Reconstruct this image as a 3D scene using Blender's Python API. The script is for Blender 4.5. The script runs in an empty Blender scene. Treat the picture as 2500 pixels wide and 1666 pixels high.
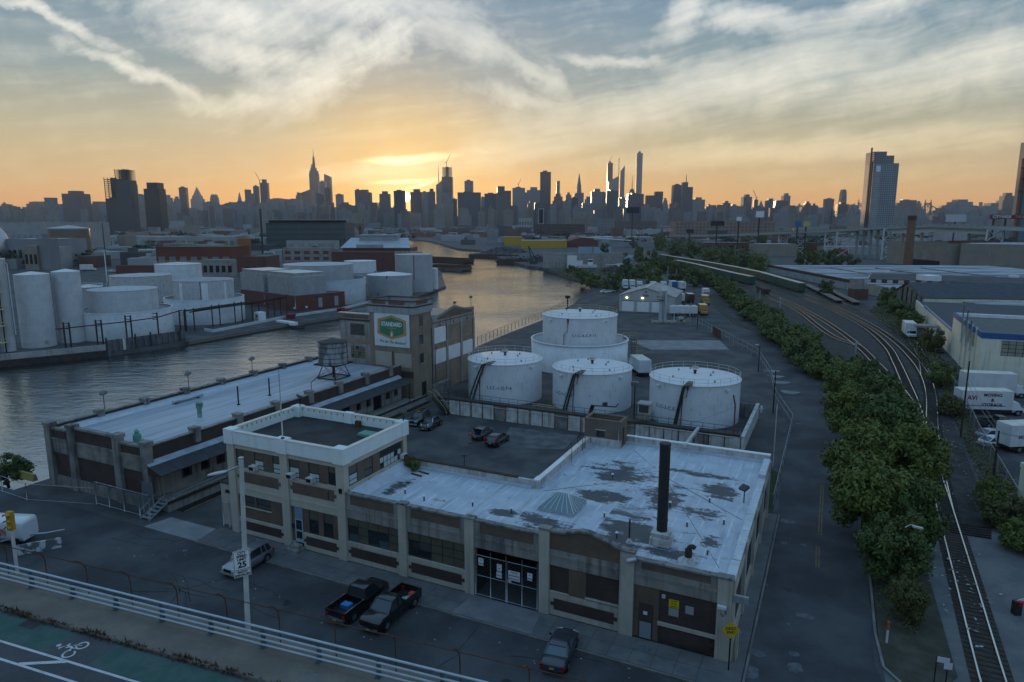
import bpy,math,random
from math import sin,cos,tan,pi,radians as R,hypot,atan2,degrees,sqrt
from mathutils import Vector,Matrix
random.seed(7)
S=bpy.context.scene
C=S.collection
#  camera
H0,FPX,PITCH=30.0,1660.0,R(9.9)
cd=bpy.data.cameras.new('camera');cam=bpy.data.objects.new('camera',cd);C.objects.link(cam)
cd.sensor_width=36;cd.lens=FPX/2500*36;cd.clip_start=0.5;cd.clip_end=40000
cam.location=(0,0,H0);cam.rotation_euler=(pi/2-PITCH,0,0)
S.camera=cam
#  view
S.view_settings.view_transform='Standard';S.view_settings.look='None'
S.view_settings.exposure=0.92;S.view_settings.gamma=1.0;S.view_settings.use_curve_mapping=False
S.cycles.max_bounces=6;S.cycles.diffuse_bounces=3;S.cycles.glossy_bounces=3
S.cycles.transparent_max_bounces=8;S.cycles.volume_bounces=1
S.cycles.sample_clamp_indirect=4.0
SUN_AZ,SUN_EL=R(-8.75),R(2.05)
#  node helper
class NT:
 def __init__(s,nt):s.nt=nt;nt.nodes.clear();s.n=nt.nodes;s.l=nt.links
 def node(s,t,**k):
  n=s.n.new(t)
  for a,b in k.items():setattr(n,a,b)
  return n
 def put(s,sock,v):
  if v is None:return
  if hasattr(v,'is_output')or isinstance(v,bpy.types.NodeSocket):s.l.new(v,sock)
  elif isinstance(v,(tuple,list))and len(v)==3 and sock.type=='RGBA':sock.default_value=(*v,1)
  else:sock.default_value=v
 def m(s,op,a,b=None,c=None,clamp=False):
  n=s.node('ShaderNodeMath',operation=op,use_clamp=clamp)
  for i,v in enumerate((a,b,c)):s.put(n.inputs[i],v)
  return n.outputs[0]
 def vm(s,op,a,b=None):
  n=s.node('ShaderNodeVectorMath',operation=op)
  s.put(n.inputs[0],a);s.put(n.inputs[1],b);return n.outputs[0]
 def mix(s,f,a,b,mode='MIX'):
  n=s.node('ShaderNodeMixRGB',blend_type=mode);s.put(n.inputs[0],f);s.put(n.inputs[1],a);s.put(n.inputs[2],b);return n.outputs[0]
 def noise(s,vec,scale,detail=4,rough=.55,dist=0.0):
  n=s.node('ShaderNodeTexNoise');s.put(n.inputs['Vector'],vec);n.inputs['Scale'].default_value=scale
  n.inputs['Detail'].default_value=detail;n.inputs['Roughness'].default_value=rough;n.inputs['Distortion'].default_value=dist
  return n.outputs['Fac']
 def mapr(s,v,a,b,c=0.0,d=1.0,smooth=True):
  n=s.node('ShaderNodeMapRange',interpolation_type='SMOOTHSTEP' if smooth else 'LINEAR')
  for i,x in enumerate((v,a,b,c,d)):s.put(n.inputs[i],x)
  return n.outputs[0]
 def mapping(s,vec,loc=(0,0,0),rot=(0,0,0),scale=(1,1,1)):
  n=s.node('ShaderNodeMapping');s.put(n.inputs[0],vec)
  n.inputs[1].default_value=loc;n.inputs[2].default_value=rot;n.inputs[3].default_value=scale;return n.outputs[0]
 def ramp(s,f,stops):
  n=s.node('ShaderNodeValToRGB');s.put(n.inputs[0],f);e=n.color_ramp.elements
  while len(e)<len(stops):e.new(.5)
  for i,(p,c)in enumerate(stops):e[i].position=p;e[i].color=(*c,1)
  return n.outputs[0]
 def sep(s,v):
  n=s.node('ShaderNodeSeparateXYZ');s.put(n.inputs[0],v);return n.outputs
 def comb(s,x=0.,y=0.,z=0.):
  n=s.node('ShaderNodeCombineXYZ');s.put(n.inputs[0],x);s.put(n.inputs[1],y);s.put(n.inputs[2],z);return n.outputs[0]
def lin(r,g,b):
 f=lambda c:(c/255/12.92 if c/255<=.04045 else((c/255+.055)/1.055)**2.4)
 return(f(r),f(g),f(b))
#  world: dusk sky with high cirrus
W=bpy.data.worlds.new('World');S.world=W;W.use_nodes=True
w=NT(W.node_tree)
tc=w.node('ShaderNodeTexCoord').outputs['Generated']
x,y,z=w.sep(w.vm('NORMALIZE',tc))
az=w.m('MULTIPLY',w.m('ARCTAN2',x,y),180/pi)
el=w.m('MULTIPLY',w.m('ARCSINE',z),180/pi)
sunv=(sin(SUN_AZ)*cos(SUN_EL),cos(SUN_AZ)*cos(SUN_EL),sin(SUN_EL))
dotn=w.node('ShaderNodeVectorMath',operation='DOT_PRODUCT');w.put(dotn.inputs[0],w.vm('NORMALIZE',tc));dotn.inputs[1].default_value=sunv
sang=w.m('MULTIPLY',w.m('ARCCOSINE',w.m('MINIMUM',dotn.outputs['Value'],0.9999999)),180/pi)
nish=w.node('ShaderNodeTexSky',sky_type='NISHITA',sun_disc=False,sun_elevation=SUN_EL,sun_rotation=SUN_AZ,altitude=30,air_density=1.0,dust_density=1.6,ozone_density=1.6)
nsky=w.mix(1.0,nish.outputs[0],(0.10,0.10,0.10),'MULTIPLY')
elr=w.m('DIVIDE',w.m('MAXIMUM',el,0.0),90.0)
def E(d):return d/90.0
K=.64
def lk(r,g,b,k=1.0):q=lin(r,g,b);return(q[0]*K*k,q[1]*K*k,q[2]*K*k)
west=w.ramp(elr,[(0,lk(216,150,84)),(E(1.6),lk(218,164,96)),(E(3.6),lk(205,172,116)),(E(6.5),lk(178,170,138)),(E(10.5),lk(132,151,152)),(E(16.5),lk(98,133,156)),(E(30),lk(112,148,182,1.25)),(E(55),lk(110,152,192,1.4)),(1,lk(110,152,192,1.4))])
east=w.ramp(elr,[(0,lk(140,142,148)),(E(4),lk(150,154,162)),(E(10),lk(138,158,176,1.1)),(E(20),lk(120,152,184,1.25)),(E(40),lk(110,152,190,1.4)),(1,lk(110,152,192,1.4))])
side=w.mapr(sang,30,130)
base=w.mix(side,west,east)
base=w.mix(0.12,base,nsky)
# warm glow round the sun
def glow(col,a,b,k):
 f=w.m('MULTIPLY',w.mapr(sang,a,b),k);return f
base=w.mix(w.m('MULTIPLY',w.mapr(sang,12,1.0),.50),base,lk(255,206,112),'MIX')
base=w.mix(w.m('MULTIPLY',w.mapr(sang,5.0,.3),.75),base,(.95,.62,.22),'MIX')
# cirrus: fibrous streaks in bands, thick in some places and thin in others
v2=w.comb(w.m('MULTIPLY',az,1.0),w.m('MULTIPLY',el,1.0),0.0)
wz=w.node('ShaderNodeTexNoise');w.put(wz.inputs['Vector'],v2);wz.inputs['Scale'].default_value=.16;wz.inputs['Detail'].default_value=2
warp=w.vm('ADD',v2,w.vm('MULTIPLY',w.vm('SUBTRACT',wz.outputs['Color'],(.5,.5,.5)),(3.0,1.6,0)))
wb=w.node('ShaderNodeTexNoise');w.put(wb.inputs['Vector'],v2);wb.inputs['Scale'].default_value=.22;wb.inputs['Detail'].default_value=6;wb.inputs['Roughness'].default_value=.62
warpb=w.vm('ADD',v2,w.vm('MULTIPLY',w.vm('SUBTRACT',wb.outputs['Color'],(.5,.5,.5)),(9.0,2.6,0)))
def fib(rot,sx,sy,off=0.0,det=8):
 return w.noise(w.mapping(w.mapping(warp,(off,off*.7,0),(0,0,R(rot)),(1,1,1)),scale=(sx,sy,1)),1.0,det,.66,.0)
f1=fib(30,.16,1.1);f2=fib(-9,.09,1.15,7.3);f4=fib(-30,.20,1.2,13.0);puff=w.noise(warp,.42,8,.68)
def blob(cx,cy,rx,ry,rot=0.0,src=None):
 n=w.node('ShaderNodeVectorMath',operation='SUBTRACT');w.put(n.inputs[0],src or warpb);n.inputs[1].default_value=(cx,cy,0)
 q=w.vm('DIVIDE',w.mapping(n.outputs[0],rot=(0,0,-R(rot))),(rx*1.1,ry*1.18,1))
 L=w.node('ShaderNodeVectorMath',operation='LENGTH');w.put(L.inputs[0],q)
 return w.mapr(L.outputs['Value'],1.5,0.0)
def mx(*a):
 r=a[0]
 for b in a[1:]:r=w.m('MAXIMUM',r,b)
 return r
def cover(mass,tex,k,sh=1.6):return w.mapr(w.m('ADD',w.m('MULTIPLY',mass,.80),w.m('MULTIPLY',w.m('SUBTRACT',tex,.5),sh)),.14,.92,0.0,k,False)
texA=w.m('ADD',w.m('MULTIPLY',f4,.45),w.m('MULTIPLY',puff,.55));texC=w.m('ADD',w.m('MULTIPLY',f2,.55),w.m('MULTIPLY',puff,.45));texB=w.m('ADD',w.m('MULTIPLY',f1,.45),w.m('MULTIPLY',puff,.55))
massA=mx(blob(-21,15.0,9.5,2.3,-7),blob(-12,16.8,10,2.4,6),blob(-20.5,12.4,6.0,1.5,-8),blob(-15.0,11.2,7.0,1.9,33),blob(-19.5,8.9,5.0,1.1,5),blob(-10,14.0,5.0,1.6,26),blob(-33,13.4,6,.55,-22),blob(-27,10.2,6,.6,-17))
massB=mx(blob(-3.5,14.3,6.5,1.4,-20),blob(1.8,11.7,4.5,1.0,-32),blob(0.6,9.6,4.5,.9,-12),blob(-7,16.5,5,1.6,-10))
massC=mx(blob(9,8.6,12,2.0,8),blob(20,10.8,14,2.3,8),blob(0,5.6,9.5,1.5,12),blob(-10,4.2,7,.8,4),blob(13,15.6,3.2,1.7,40),blob(34,10.5,12,2.2,8),blob(22,5.4,18,1.1,3),blob(28,15.2,9,1.3,16),blob(8,12.4,5,.5,-8),blob(19,14.6,6,.9,-10))
anyw=w.mapr(texC,.42,.82,0.0,.45)
cld=mx(cover(massA,texA,1.0),cover(massB,texB,.72),cover(massC,texC,.80,1.7),anyw)
cld=w.m('MULTIPLY',cld,w.mapr(el,0.8,3.2))
ccol=w.ramp(elr,[(0,lk(250,196,118)),(E(3),lk(246,212,150)),(E(6),lk(236,218,178)),(E(10),lk(236,230,212)),(E(17),lk(232,232,226)),(E(40),lk(206,214,224)),(1,lk(206,214,226))])
ccol=w.mix(w.mapr(sang,60,150),ccol,lk(188,196,204))
ccol=w.mix(w.m('MULTIPLY',w.mapr(sang,13,2),.55),ccol,(1.0,.76,.40))
sky=w.mix(w.m('MULTIPLY',cld,.90),base,ccol)
# two bright slivers of cloud just above the sun, and the sun itself, half veiled
sl=mx(blob(-8.75,3.35,2.0,.16,6,warp),blob(-7.0,3.2,1.4,.13,16,warp),blob(-8.4,5.0,3.2,.28,2,warp))
sky=w.mix(w.m('MULTIPLY',sl,.85),sky,(1.3,1.0,.5))
sky=w.mix(w.mapr(sang,.50,.22),sky,(9.0,7.0,3.6))
# below the horizon: the dim ground-level haze
sky=w.mix(w.mapr(el,-.2,-2.0),sky,lk(110,106,108))
bg=w.node('ShaderNodeBackground');w.put(bg.inputs[0],sky);bg.inputs[1].default_value=1.0
w.l.new(bg.outputs[0],w.node('ShaderNodeOutputWorld').inputs[0])
#  sun
sd=bpy.data.lights.new('sun','SUN');sd.energy=.8;sd.angle=R(.53);sd.color=(1.0,.62,.30)
so=bpy.data.objects.new('sun',sd);C.objects.link(so)
so.rotation_euler=Vector(sunv).to_track_quat('Z','Y').to_euler()
#  from the photograph's pixels to places on the ground
def ray(px,py):
 u=(px-1250)/FPX;v=(833-py)/FPX
 return(u,cos(PITCH)+v*sin(PITCH),-sin(PITCH)+v*cos(PITCH))
def P(px,py,z=0.0):
 d=ray(px,py);t=(z-H0)/d[2];return Vector((d[0]*t,d[1]*t,z))
def At(px,py,Y):
 d=ray(px,py);t=Y/d[1];return Vector((d[0]*t,Y,H0+d[2]*t))
def Hp(b,py):
 d=ray(1250+FPX*b[0]/(b[1]*cos(PITCH)+(H0-b[2])*sin(PITCH)),py)
 return H0+hypot(b[0],b[1])*d[2]/hypot(d[0],d[1])
B0=Vector((-27.4,62.76,0));RZ=R(-25.546)
def UV(u,v,z=0.0):
 return Vector((B0.x+u*cos(RZ)-v*sin(RZ),B0.y+u*sin(RZ)+v*cos(RZ),z))
def toUV(p):
 dx,dy=p[0]-B0.x,p[1]-B0.y
 return(dx*cos(RZ)+dy*sin(RZ),-dx*sin(RZ)+dy*cos(RZ))
#  mesh helper
class M:
 def __init__(s):s.v=[];s.f=[];s.sm=set()
 def face(s,pts,smooth=False):
  n=len(s.v);s.v+=[tuple(p)for p in pts];s.f.append(tuple(range(n,n+len(pts))))
  if smooth:s.sm.add(len(s.f)-1)
  return s
 def hexa(s,p):
  n=len(s.v);s.v+=[tuple(q)for q in p]
  for q in((3,2,1,0),(4,5,6,7),(0,1,5,4),(1,2,6,5),(2,3,7,6),(3,0,4,7)):s.f.append(tuple(n+i for i in q))
  return s
 def box(s,x0,x1,y0,y1,z0,z1):
  s.hexa([(x0,y0,z0),(x1,y0,z0),(x1,y1,z0),(x0,y1,z0),(x0,y0,z1),(x1,y0,z1),(x1,y1,z1),(x0,y1,z1)]);return s
 def beam(s,a,b,w_,h_=None,up=(0,0,1)):
  a=Vector(a);b=Vector(b);h_=h_ or w_;d=(b-a)
  if d.length<1e-6:return s
  d.normalize();u=Vector(up)
  if abs(d.dot(u))>.98:u=Vector((1,0,0))
  r=d.cross(u).normalized()*w_/2;u=r.cross(d).normalized()*h_/2
  s.hexa([a-r-u,a+r-u,b+r-u,b-r-u,a-r+u,a+r+u,b+r+u,b-r+u]);return s
 def tube(s,pts,r,n=6,caps=True):
  pts=[Vector(p)for p in pts];rs=r if isinstance(r,(list,tuple))else[r]*len(pts);base=len(s.v)
  for i,p in enumerate(pts):
   d=(pts[min(i+1,len(pts)-1)]-pts[max(i-1,0)]).normalized()
   u=Vector((0,0,1))if abs(d.z)<.95 else Vector((1,0,0))
   a=d.cross(u).normalized();b=a.cross(d)
   for k in range(n):
    t=2*pi*k/n;s.v.append(tuple(p+(a*cos(t)+b*sin(t))*rs[i]))
  for i in range(len(pts)-1):
   for k in range(n):
    s.f.append((base+i*n+k,base+i*n+(k+1)%n,base+(i+1)*n+(k+1)%n,base+(i+1)*n+k));s.sm.add(len(s.f)-1)
  if caps:
   s.f.append(tuple(base+k for k in range(n)));s.f.append(tuple(base+(len(pts)-1)*n+k for k in reversed(range(n))))
  return s
 def cyl(s,x,y,z0,z1,r,n=40,r2=None,cap=True,a0=0.0,a1=2*pi):
  r2=r if r2 is None else r2;b=len(s.v);full=a1-a0>6.28;k=n if full else n+1
  for zz,rr in((z0,r),(z1,r2)):
   for i in range(k):
    t=a0+(a1-a0)*i/n;s.v.append((x+rr*cos(t),y+rr*sin(t),zz))
  for i in range(n):
   j=(i+1)%k;s.f.append((b+i,b+j,b+k+j,b+k+i));s.sm.add(len(s.f)-1)
  if cap and full:
   s.face([(x+r2*cos(2*pi*i/n),y+r2*sin(2*pi*i/n),z1)for i in range(n)])
   s.face([(x+r*cos(2*pi*i/n),y+r*sin(2*pi*i/n),z0)for i in reversed(range(n))])
  return s
 def cone(s,x,y,z0,r,z1,n=40,rings=1):
  b=len(s.v);s.v+=[(x+r*cos(2*pi*i/n),y+r*sin(2*pi*i/n),z0)for i in range(n)]+[(x,y,z1)]
  for i in range(n):s.f.append((b+i,b+(i+1)%n,b+n));s.sm.add(len(s.f)-1)
  return s
 def ringwall(s,x,y,z0,z1,r0,r1,n=56):
  b=len(s.v)
  for zz,rr in((z0,r1),(z1,r1),(z1,r0),(z0,r0)):
   s.v+=[(x+rr*cos(2*pi*i/n),y+rr*sin(2*pi*i/n),zz)for i in range(n)]
  for q in range(3):
   for i in range(n):
    j=(i+1)%n;s.f.append((b+q*n+i,b+q*n+j,b+(q+1)*n+j,b+(q+1)*n+i))
    if q!=1:s.sm.add(len(s.f)-1)
  return s
 def prism(s,poly,z0,z1,bottom=True):
  a=sum(poly[i][0]*poly[(i+1)%len(poly)][1]-poly[(i+1)%len(poly)][0]*poly[i][1]for i in range(len(poly)))
  if a<0:poly=poly[::-1]
  n=len(poly);s.face([(p[0],p[1],z1)for p in poly])
  if bottom:s.face([(p[0],p[1],z0)for p in reversed(poly)])
  for i in range(n):
   p,q=poly[i],poly[(i+1)%n];s.face([(p[0],p[1],z0),(q[0],q[1],z0),(q[0],q[1],z1),(p[0],p[1],z1)])
  return s
 def slab(s,poly,y0,y1):
  a=sum(poly[i][0]*poly[(i+1)%len(poly)][1]-poly[(i+1)%len(poly)][0]*poly[i][1]for i in range(len(poly)))
  if a<0:poly=poly[::-1]
  n=len(poly);s.face([(p[0],y0,p[1])for p in poly]);s.face([(p[0],y1,p[1])for p in reversed(poly)])
  for i in range(n):
   p,q=poly[i],poly[(i+1)%n];s.face([(p[0],y0,p[1]),(p[0],y1,p[1]),(q[0],y1,q[1]),(q[0],y0,q[1])])
  return s
 def slabx(s,poly,x0,x1):
  t=M().slab(poly,x0,x1);n=len(s.v);s.v+=[(p[1],p[0],p[2])for p in t.v];s.f+=[tuple(n+i for i in reversed(q))for q in t.f];return s
 def loft(s,rings,smooth=True,caps=True):
  b=len(s.v);n=len(rings[0])
  for r in rings:s.v+=[tuple(p)for p in r]
  for i in range(len(rings)-1):
   for k in range(n):
    s.f.append((b+i*n+k,b+i*n+(k+1)%n,b+(i+1)*n+(k+1)%n,b+(i+1)*n+k))
    if smooth:s.sm.add(len(s.f)-1)
  if caps:
   s.face(list(reversed(rings[0])));s.face(rings[-1])
  return s
 def grid_wall(s,a0,a1,z0,z1,holes,t0,t1,side=False):
  xs=sorted({a0,a1,*[h[0]for h in holes],*[h[1]for h in holes]});zs=sorted({z0,z1,*[h[2]for h in holes],*[h[3]for h in holes]})
  xs=[q for q in xs if a0<=q<=a1];zs=[q for q in zs if z0<=q<=z1]
  for i in range(len(zs)-1):
   run=None
   for j in range(len(xs)-1):
    cx=(xs[j]+xs[j+1])/2;cz=(zs[i]+zs[i+1])/2
    hole=any(h[0]<cx<h[1]and h[2]<cz<h[3]for h in holes)
    if not hole and run is None:run=xs[j]
    if run is not None and(hole or j==len(xs)-2):
     e=xs[j]if hole else xs[j+1]
     if side:s.box(t0,t1,run,e,zs[i],zs[i+1])
     else:s.box(run,e,t0,t1,zs[i],zs[i+1])
     run=None
  return s
 def xf(s,mat):
  s.v=[tuple(mat@Vector(p))for p in s.v];return s
 def add(s,o,mat=None):
  n=len(s.v);k=len(s.f)
  s.v+=[tuple(mat@Vector(p))for p in o.v]if mat else o.v
  s.f+=[tuple(n+i for i in q)for q in o.f];s.sm|={k+i for i in o.sm};return s
 def mesh(s,name):
  me=bpy.data.meshes.new(name);me.from_pydata(s.v,[],s.f)
  if s.sm:
   fl=[False]*len(s.f)
   for i in s.sm:fl[i]=True
   me.polygons.foreach_set('use_smooth',fl)
  me.update();return me
 def build(s,name,mat,parent=None,label=None):
  me=s.mesh(name);o=bpy.data.objects.new(name,me);C.objects.link(o)
  if mat:me.materials.append(mat)
  if parent:o.parent=parent
  if label:o['label']=label
  return o
def boxes(name,mat,parent,bs):
 for b in bs:M().box(*b).build(name,mat,parent)
def tag(o,label=None,cat=None,group=None,kind=None):
 if label:o['label']=label
 if cat:o['category']=cat
 if group:o['group']=group
 if kind:o['kind']=kind
 return o
def thing(name,label,cat,loc=(0,0,0),rz=0.0,group=None):
 o=bpy.data.objects.new(name,None);C.objects.link(o);o.location=loc;o.rotation_euler=(0,0,rz);o.empty_display_size=.3
 return tag(o,label,cat,group)
def copy_tree(o,parent=None,loc=None,rz=None,label=None,scale=None):
 c=o.copy();C.objects.link(c);c.parent=parent
 if loc is not None:c.location=loc
 if rz is not None:c.rotation_euler=(0,0,rz)
 if scale is not None:c.scale=(scale,)*3 if not isinstance(scale,(tuple,list))else scale
 if label:c['label']=label
 for ch in list(o.children):copy_tree(ch,c)
 return c
def structure(o):o['kind']='structure';return o
def stuff(o):o['kind']='stuff';return o
_fonts={}
def text(s,size,mat,parent,mtx,name='lettering',depth=.006,bold=0.0,shear=0.0,xs=1.0,space=1.0):
 cu=bpy.data.curves.new(name,'FONT');cu.body=s;cu.size=size;cu.extrude=depth;cu.offset=bold;cu.shear=shear;cu.align_x='CENTER';cu.align_y='CENTER';cu.space_character=space
 cu.resolution_u=3
 t=bpy.data.objects.new(name,cu);C.objects.link(t);bpy.context.view_layer.update()
 me=bpy.data.meshes.new_from_object(t.evaluated_get(bpy.context.evaluated_depsgraph_get()))
 bpy.data.objects.remove(t);bpy.data.curves.remove(cu)
 me.transform(mtx@Matrix.Diagonal((xs,1,1,1)));me.materials.clear();me.materials.append(mat);me.name=name
 o=bpy.data.objects.new(name,me);C.objects.link(o);o.parent=parent;return o
def face_front(x,y,z,rz=0.0):
 return Matrix.Translation((x,y,z))@Matrix.Rotation(rz,4,'Z')@Matrix.Rotation(pi/2,4,'X')
#  materials
MT={}
def mat(name,col,col2=None,scale=.6,rough=.85,metal=0.0,bump=0.0,spec=.3,streak=None,streak_amt=.6,obj=False,stretch=(1,1,1),grain=.0,emit=None,lo=.35,hi=.68,speck=None,coat=0.0):
 if name in MT:return MT[name]
 m_=bpy.data.materials.new(name);m_.use_nodes=True;n=NT(m_.node_tree)
 bs=n.node('ShaderNodeBsdfPrincipled');out=n.node('ShaderNodeOutputMaterial');n.l.new(bs.outputs[0],out.inputs[0])
 pos=n.node('ShaderNodeTexCoord').outputs['Object']if obj else n.node('ShaderNodeNewGeometry').outputs['Position']
 c=col
 if col2 is not None:
  f=n.mapr(n.noise(n.mapping(pos,scale=stretch),scale,6,.6),lo,hi);c=n.mix(f,col,col2)
 if streak is not None:
  g=n.noise(n.mapping(pos,scale=(1.3,1.3,.07)),1.6,5,.65);g2=n.noise(pos,.22,3)
  f=n.m('MULTIPLY',n.mapr(n.m('ADD',n.m('MULTIPLY',g,.7),n.m('MULTIPLY',g2,.3)),.47,.66),streak_amt);c=n.mix(f,c,streak)
 if speck is not None:
  f=n.mapr(n.noise(pos,3.5,3,.7),.62,.75);c=n.mix(n.m('MULTIPLY',f,.7),c,speck)
 if grain:
  f=n.noise(pos,9.0,3,.7);c=n.mix(grain,c,n.mix(f,(0,0,0),(1,1,1)),'OVERLAY')
 n.put(bs.inputs['Base Color'],c)
 bs.inputs['Roughness'].default_value=rough;bs.inputs['Metallic'].default_value=metal
 bs.inputs['Specular IOR Level'].default_value=spec
 if coat:bs.inputs['Coat Weight'].default_value=coat;bs.inputs['Coat Roughness'].default_value=.05
 if emit:bs.inputs['Emission Color'].default_value=(*emit[:3],1);bs.inputs['Emission Strength'].default_value=emit[3]
 if bump:
  b=n.node('ShaderNodeBump');b.inputs['Strength'].default_value=bump;b.inputs['Distance'].default_value=.05
  n.put(b.inputs['Height'],n.noise(pos,max(scale*6,4),5,.7));n.l.new(b.outputs[0],bs.inputs['Normal'])
 MT[name]=m_;return m_
def brick(name,c1,c2,mortar,sc=4.0):
 m_=bpy.data.materials.new(name);m_.use_nodes=True;n=NT(m_.node_tree)
 bs=n.node('ShaderNodeBsdfPrincipled');out=n.node('ShaderNodeOutputMaterial');n.l.new(bs.outputs[0],out.inputs[0])
 p=n.node('ShaderNodeTexCoord').outputs['Object'];X,Y,Z=n.sep(p)
 b=n.node('ShaderNodeTexBrick');n.put(b.inputs['Vector'],n.comb(n.m('ADD',X,Y),Z,0.));b.inputs['Scale'].default_value=sc
 for k,v in(('Color1',c1),('Color2',c2),('Mortar',mortar)):b.inputs[k].default_value=(*v,1)
 b.inputs['Mortar Size'].default_value=.012;b.inputs['Brick Width'].default_value=.9;b.inputs['Row Height'].default_value=.3
 f=n.mapr(n.noise(p,.5,5,.6),.35,.7);c=n.mix(n.m('MULTIPLY',f,.45),b.outputs['Color'],tuple(q*.45 for q in c1))
 n.put(bs.inputs['Base Color'],c);bs.inputs['Roughness'].default_value=.9;MT[name]=m_;return m_
def glass(name,col=(.02,.03,.035),rough=.08):
 return mat(name,col,rough=rough,spec=.9)
# ground
asphalt=mat('asphalt',(.038,.039,.041),(.078,.078,.080),.16,.88,bump=.35,speck=(.085,.085,.085),grain=.25)
asphalt_old=mat('asphalt_old',(.044,.044,.045),(.092,.089,.085),.2,.9,bump=.4,speck=(.03,.03,.03),grain=.3)
gravel=mat('gravel',(.105,.105,.108),(.155,.15,.145),.35,.95,bump=.8,speck=(.16,.155,.15),grain=.4)
ballast=mat('ballast',(.030,.028,.027),(.060,.056,.052),.5,.95,bump=1.0,speck=(.09,.085,.08),grain=.5)
dirt=mat('dirt',(.060,.055,.047),(.095,.088,.075),.3,.95,bump=.6,grain=.3)
grass=mat('grass',(.018,.030,.010),(.040,.050,.018),.6,.95,bump=1.0)
sidewalk=mat('sidewalk',(.105,.105,.105),(.155,.150,.145),.4,.9,bump=.2,grain=.2,speck=(.07,.07,.07))
deck_conc=mat('deck_concrete',(.135,.115,.092),(.185,.160,.130),.5,.9,bump=.2,grain=.2,speck=(.08,.07,.06))
kerbmat=mat('kerb',(.13,.12,.11),(.20,.19,.17),.6,.9,bump=.2)
green_lane=mat('green_lane',(.035,.085,.070),(.060,.105,.090),1.2,.85,bump=.15,speck=(.05,.06,.058),grain=.2)
road_paint=mat('road_paint',(.50,.50,.49),(.30,.30,.30),2.5,.7,lo=.5,hi=.75)
yellow_line=mat('yellow_line',(.25,.16,.04),(.08,.07,.05),1.5,.8)
slab_conc=mat('slab_concrete',(.17,.175,.18),(.24,.24,.235),.4,.9,bump=.2,grain=.2,speck=(.10,.10,.10))
# buildings
cream=mat('cream_concrete',(.40,.36,.29),(.46,.42,.35),.5,.85,obj=True,streak=(.20,.19,.175),streak_amt=.55,grain=.12)
cream_clean=mat('cream_paint',(.42,.375,.305),(.48,.43,.355),.7,.8,obj=True,streak=(.33,.31,.27),streak_amt=.35)
cream_dirty=mat('cream_stained',(.30,.27,.235),(.20,.19,.175),.5,.88,obj=True,streak=(.07,.072,.07),streak_amt=.85,grain=.2)
mint=mat('mint_white_paint',(.62,.68,.67),(.68,.73,.715),.8,.7,obj=True,streak=(.48,.50,.48),streak_amt=.3)
coping=mat('coping_warm_light',(.66,.60,.50),(.56,.51,.43),1.0,.8,obj=True)  # cream coping; warm rim light on tops is painted into this colour
brick_dk=brick('dark_brown_brick',(.050,.033,.028),(.070,.045,.036),(.055,.045,.04))
brick_br=brick('brown_brick',(.125,.085,.058),(.155,.105,.070),(.13,.11,.09))
brick_tan=brick('tan_brick',(.235,.175,.120),(.275,.205,.140),(.23,.19,.15))
brick_red=brick('red_brick',(.115,.042,.030),(.140,.052,.036),(.10,.07,.06))
brick_pale=brick('pale_brick',(.27,.24,.20),(.30,.265,.225),(.24,.22,.19))
conc_grey=mat('grey_concrete',(.235,.22,.20),(.30,.285,.26),.5,.88,obj=True,streak=(.085,.08,.075),streak_amt=.75,grain=.2)
conc_dirty=mat('stained_concrete',(.26,.24,.215),(.15,.14,.13),.7,.9,obj=True,streak=(.045,.043,.04),streak_amt=.9,grain=.25)
white_peel=mat('peeling_white_paint',(.48,.48,.46),(.36,.35,.33),1.2,.85,obj=True,streak=(.17,.12,.085),streak_amt=.75,grain=.3,speck=(.22,.2,.18))
roof_grey=mat('grey_membrane',(.25,.275,.305),(.41,.43,.46),.9,.6,obj=True,stretch=(1,.07,1),grain=.2,spec=.4,speck=(.17,.18,.2))
roof_tar=mat('tar_roof',(.022,.021,.021),(.042,.040,.038),.5,.8,obj=True,bump=.4,grain=.3)
roof_dark=mat('dark_shingle',(.035,.036,.038),(.055,.056,.058),.8,.75,obj=True,stretch=(1,6,1),bump=.4)
slate_blue=mat('dark_blue_roof',(.040,.043,.050),(.058,.062,.070),.5,.7,obj=True,grain=.2)
white_metal=mat('white_metal',(.62,.64,.65),(.70,.71,.72),.4,.5,obj=True,streak=(.42,.42,.41),streak_amt=.35)
grey_metal=mat('grey_metal',(.26,.275,.285),(.32,.33,.34),.6,.55,obj=True,metal=.2,streak=(.16,.16,.16),streak_amt=.4)
galv=mat('galvanised_steel',(.33,.36,.38),(.42,.45,.47),1.5,.42,metal=.55)
steel_dk=mat('dark_steel',(.022,.022,.023),(.045,.040,.036),2.0,.6,metal=.3)
rust=mat('rust',(.090,.038,.018),(.050,.028,.018),2.0,.85)
rust_dk=mat('dark_rust',(.040,.024,.017),(.065,.035,.022),1.5,.85)
red_pipe=mat('red_pipe',(.16,.022,.018),(.10,.02,.016),2.0,.6)
yel_rail=mat('yellow_rail',(.42,.36,.15),(.50,.46,.26),2.0,.6)
white_rail=mat('white_rail',(.55,.54,.48),(.45,.43,.36),2.0,.6)
black_p=mat('black_paint',(.012,.012,.013),rough=.5)
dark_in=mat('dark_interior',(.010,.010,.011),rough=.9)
timber=mat('weathered_timber',(.10,.085,.070),(.15,.13,.11),3.0,.9,bump=.3)
timber_dk=mat('dark_timber',(.030,.024,.020),(.050,.040,.032),1.0,.9,bump=.5)
tie=mat('railway_tie',(.032,.026,.022),(.050,.042,.036),1.0,.95)
railm=mat('rail_steel',(.74,.68,.58),(.60,.54,.46),.3,.25,metal=.85,spec=.6)
copper=mat('verdigris',(.10,.25,.19),(.14,.31,.25),2.0,.7)
blind=mat('window_blind',(.36,.46,.45),(.42,.51,.50),2.0,.6)
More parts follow.
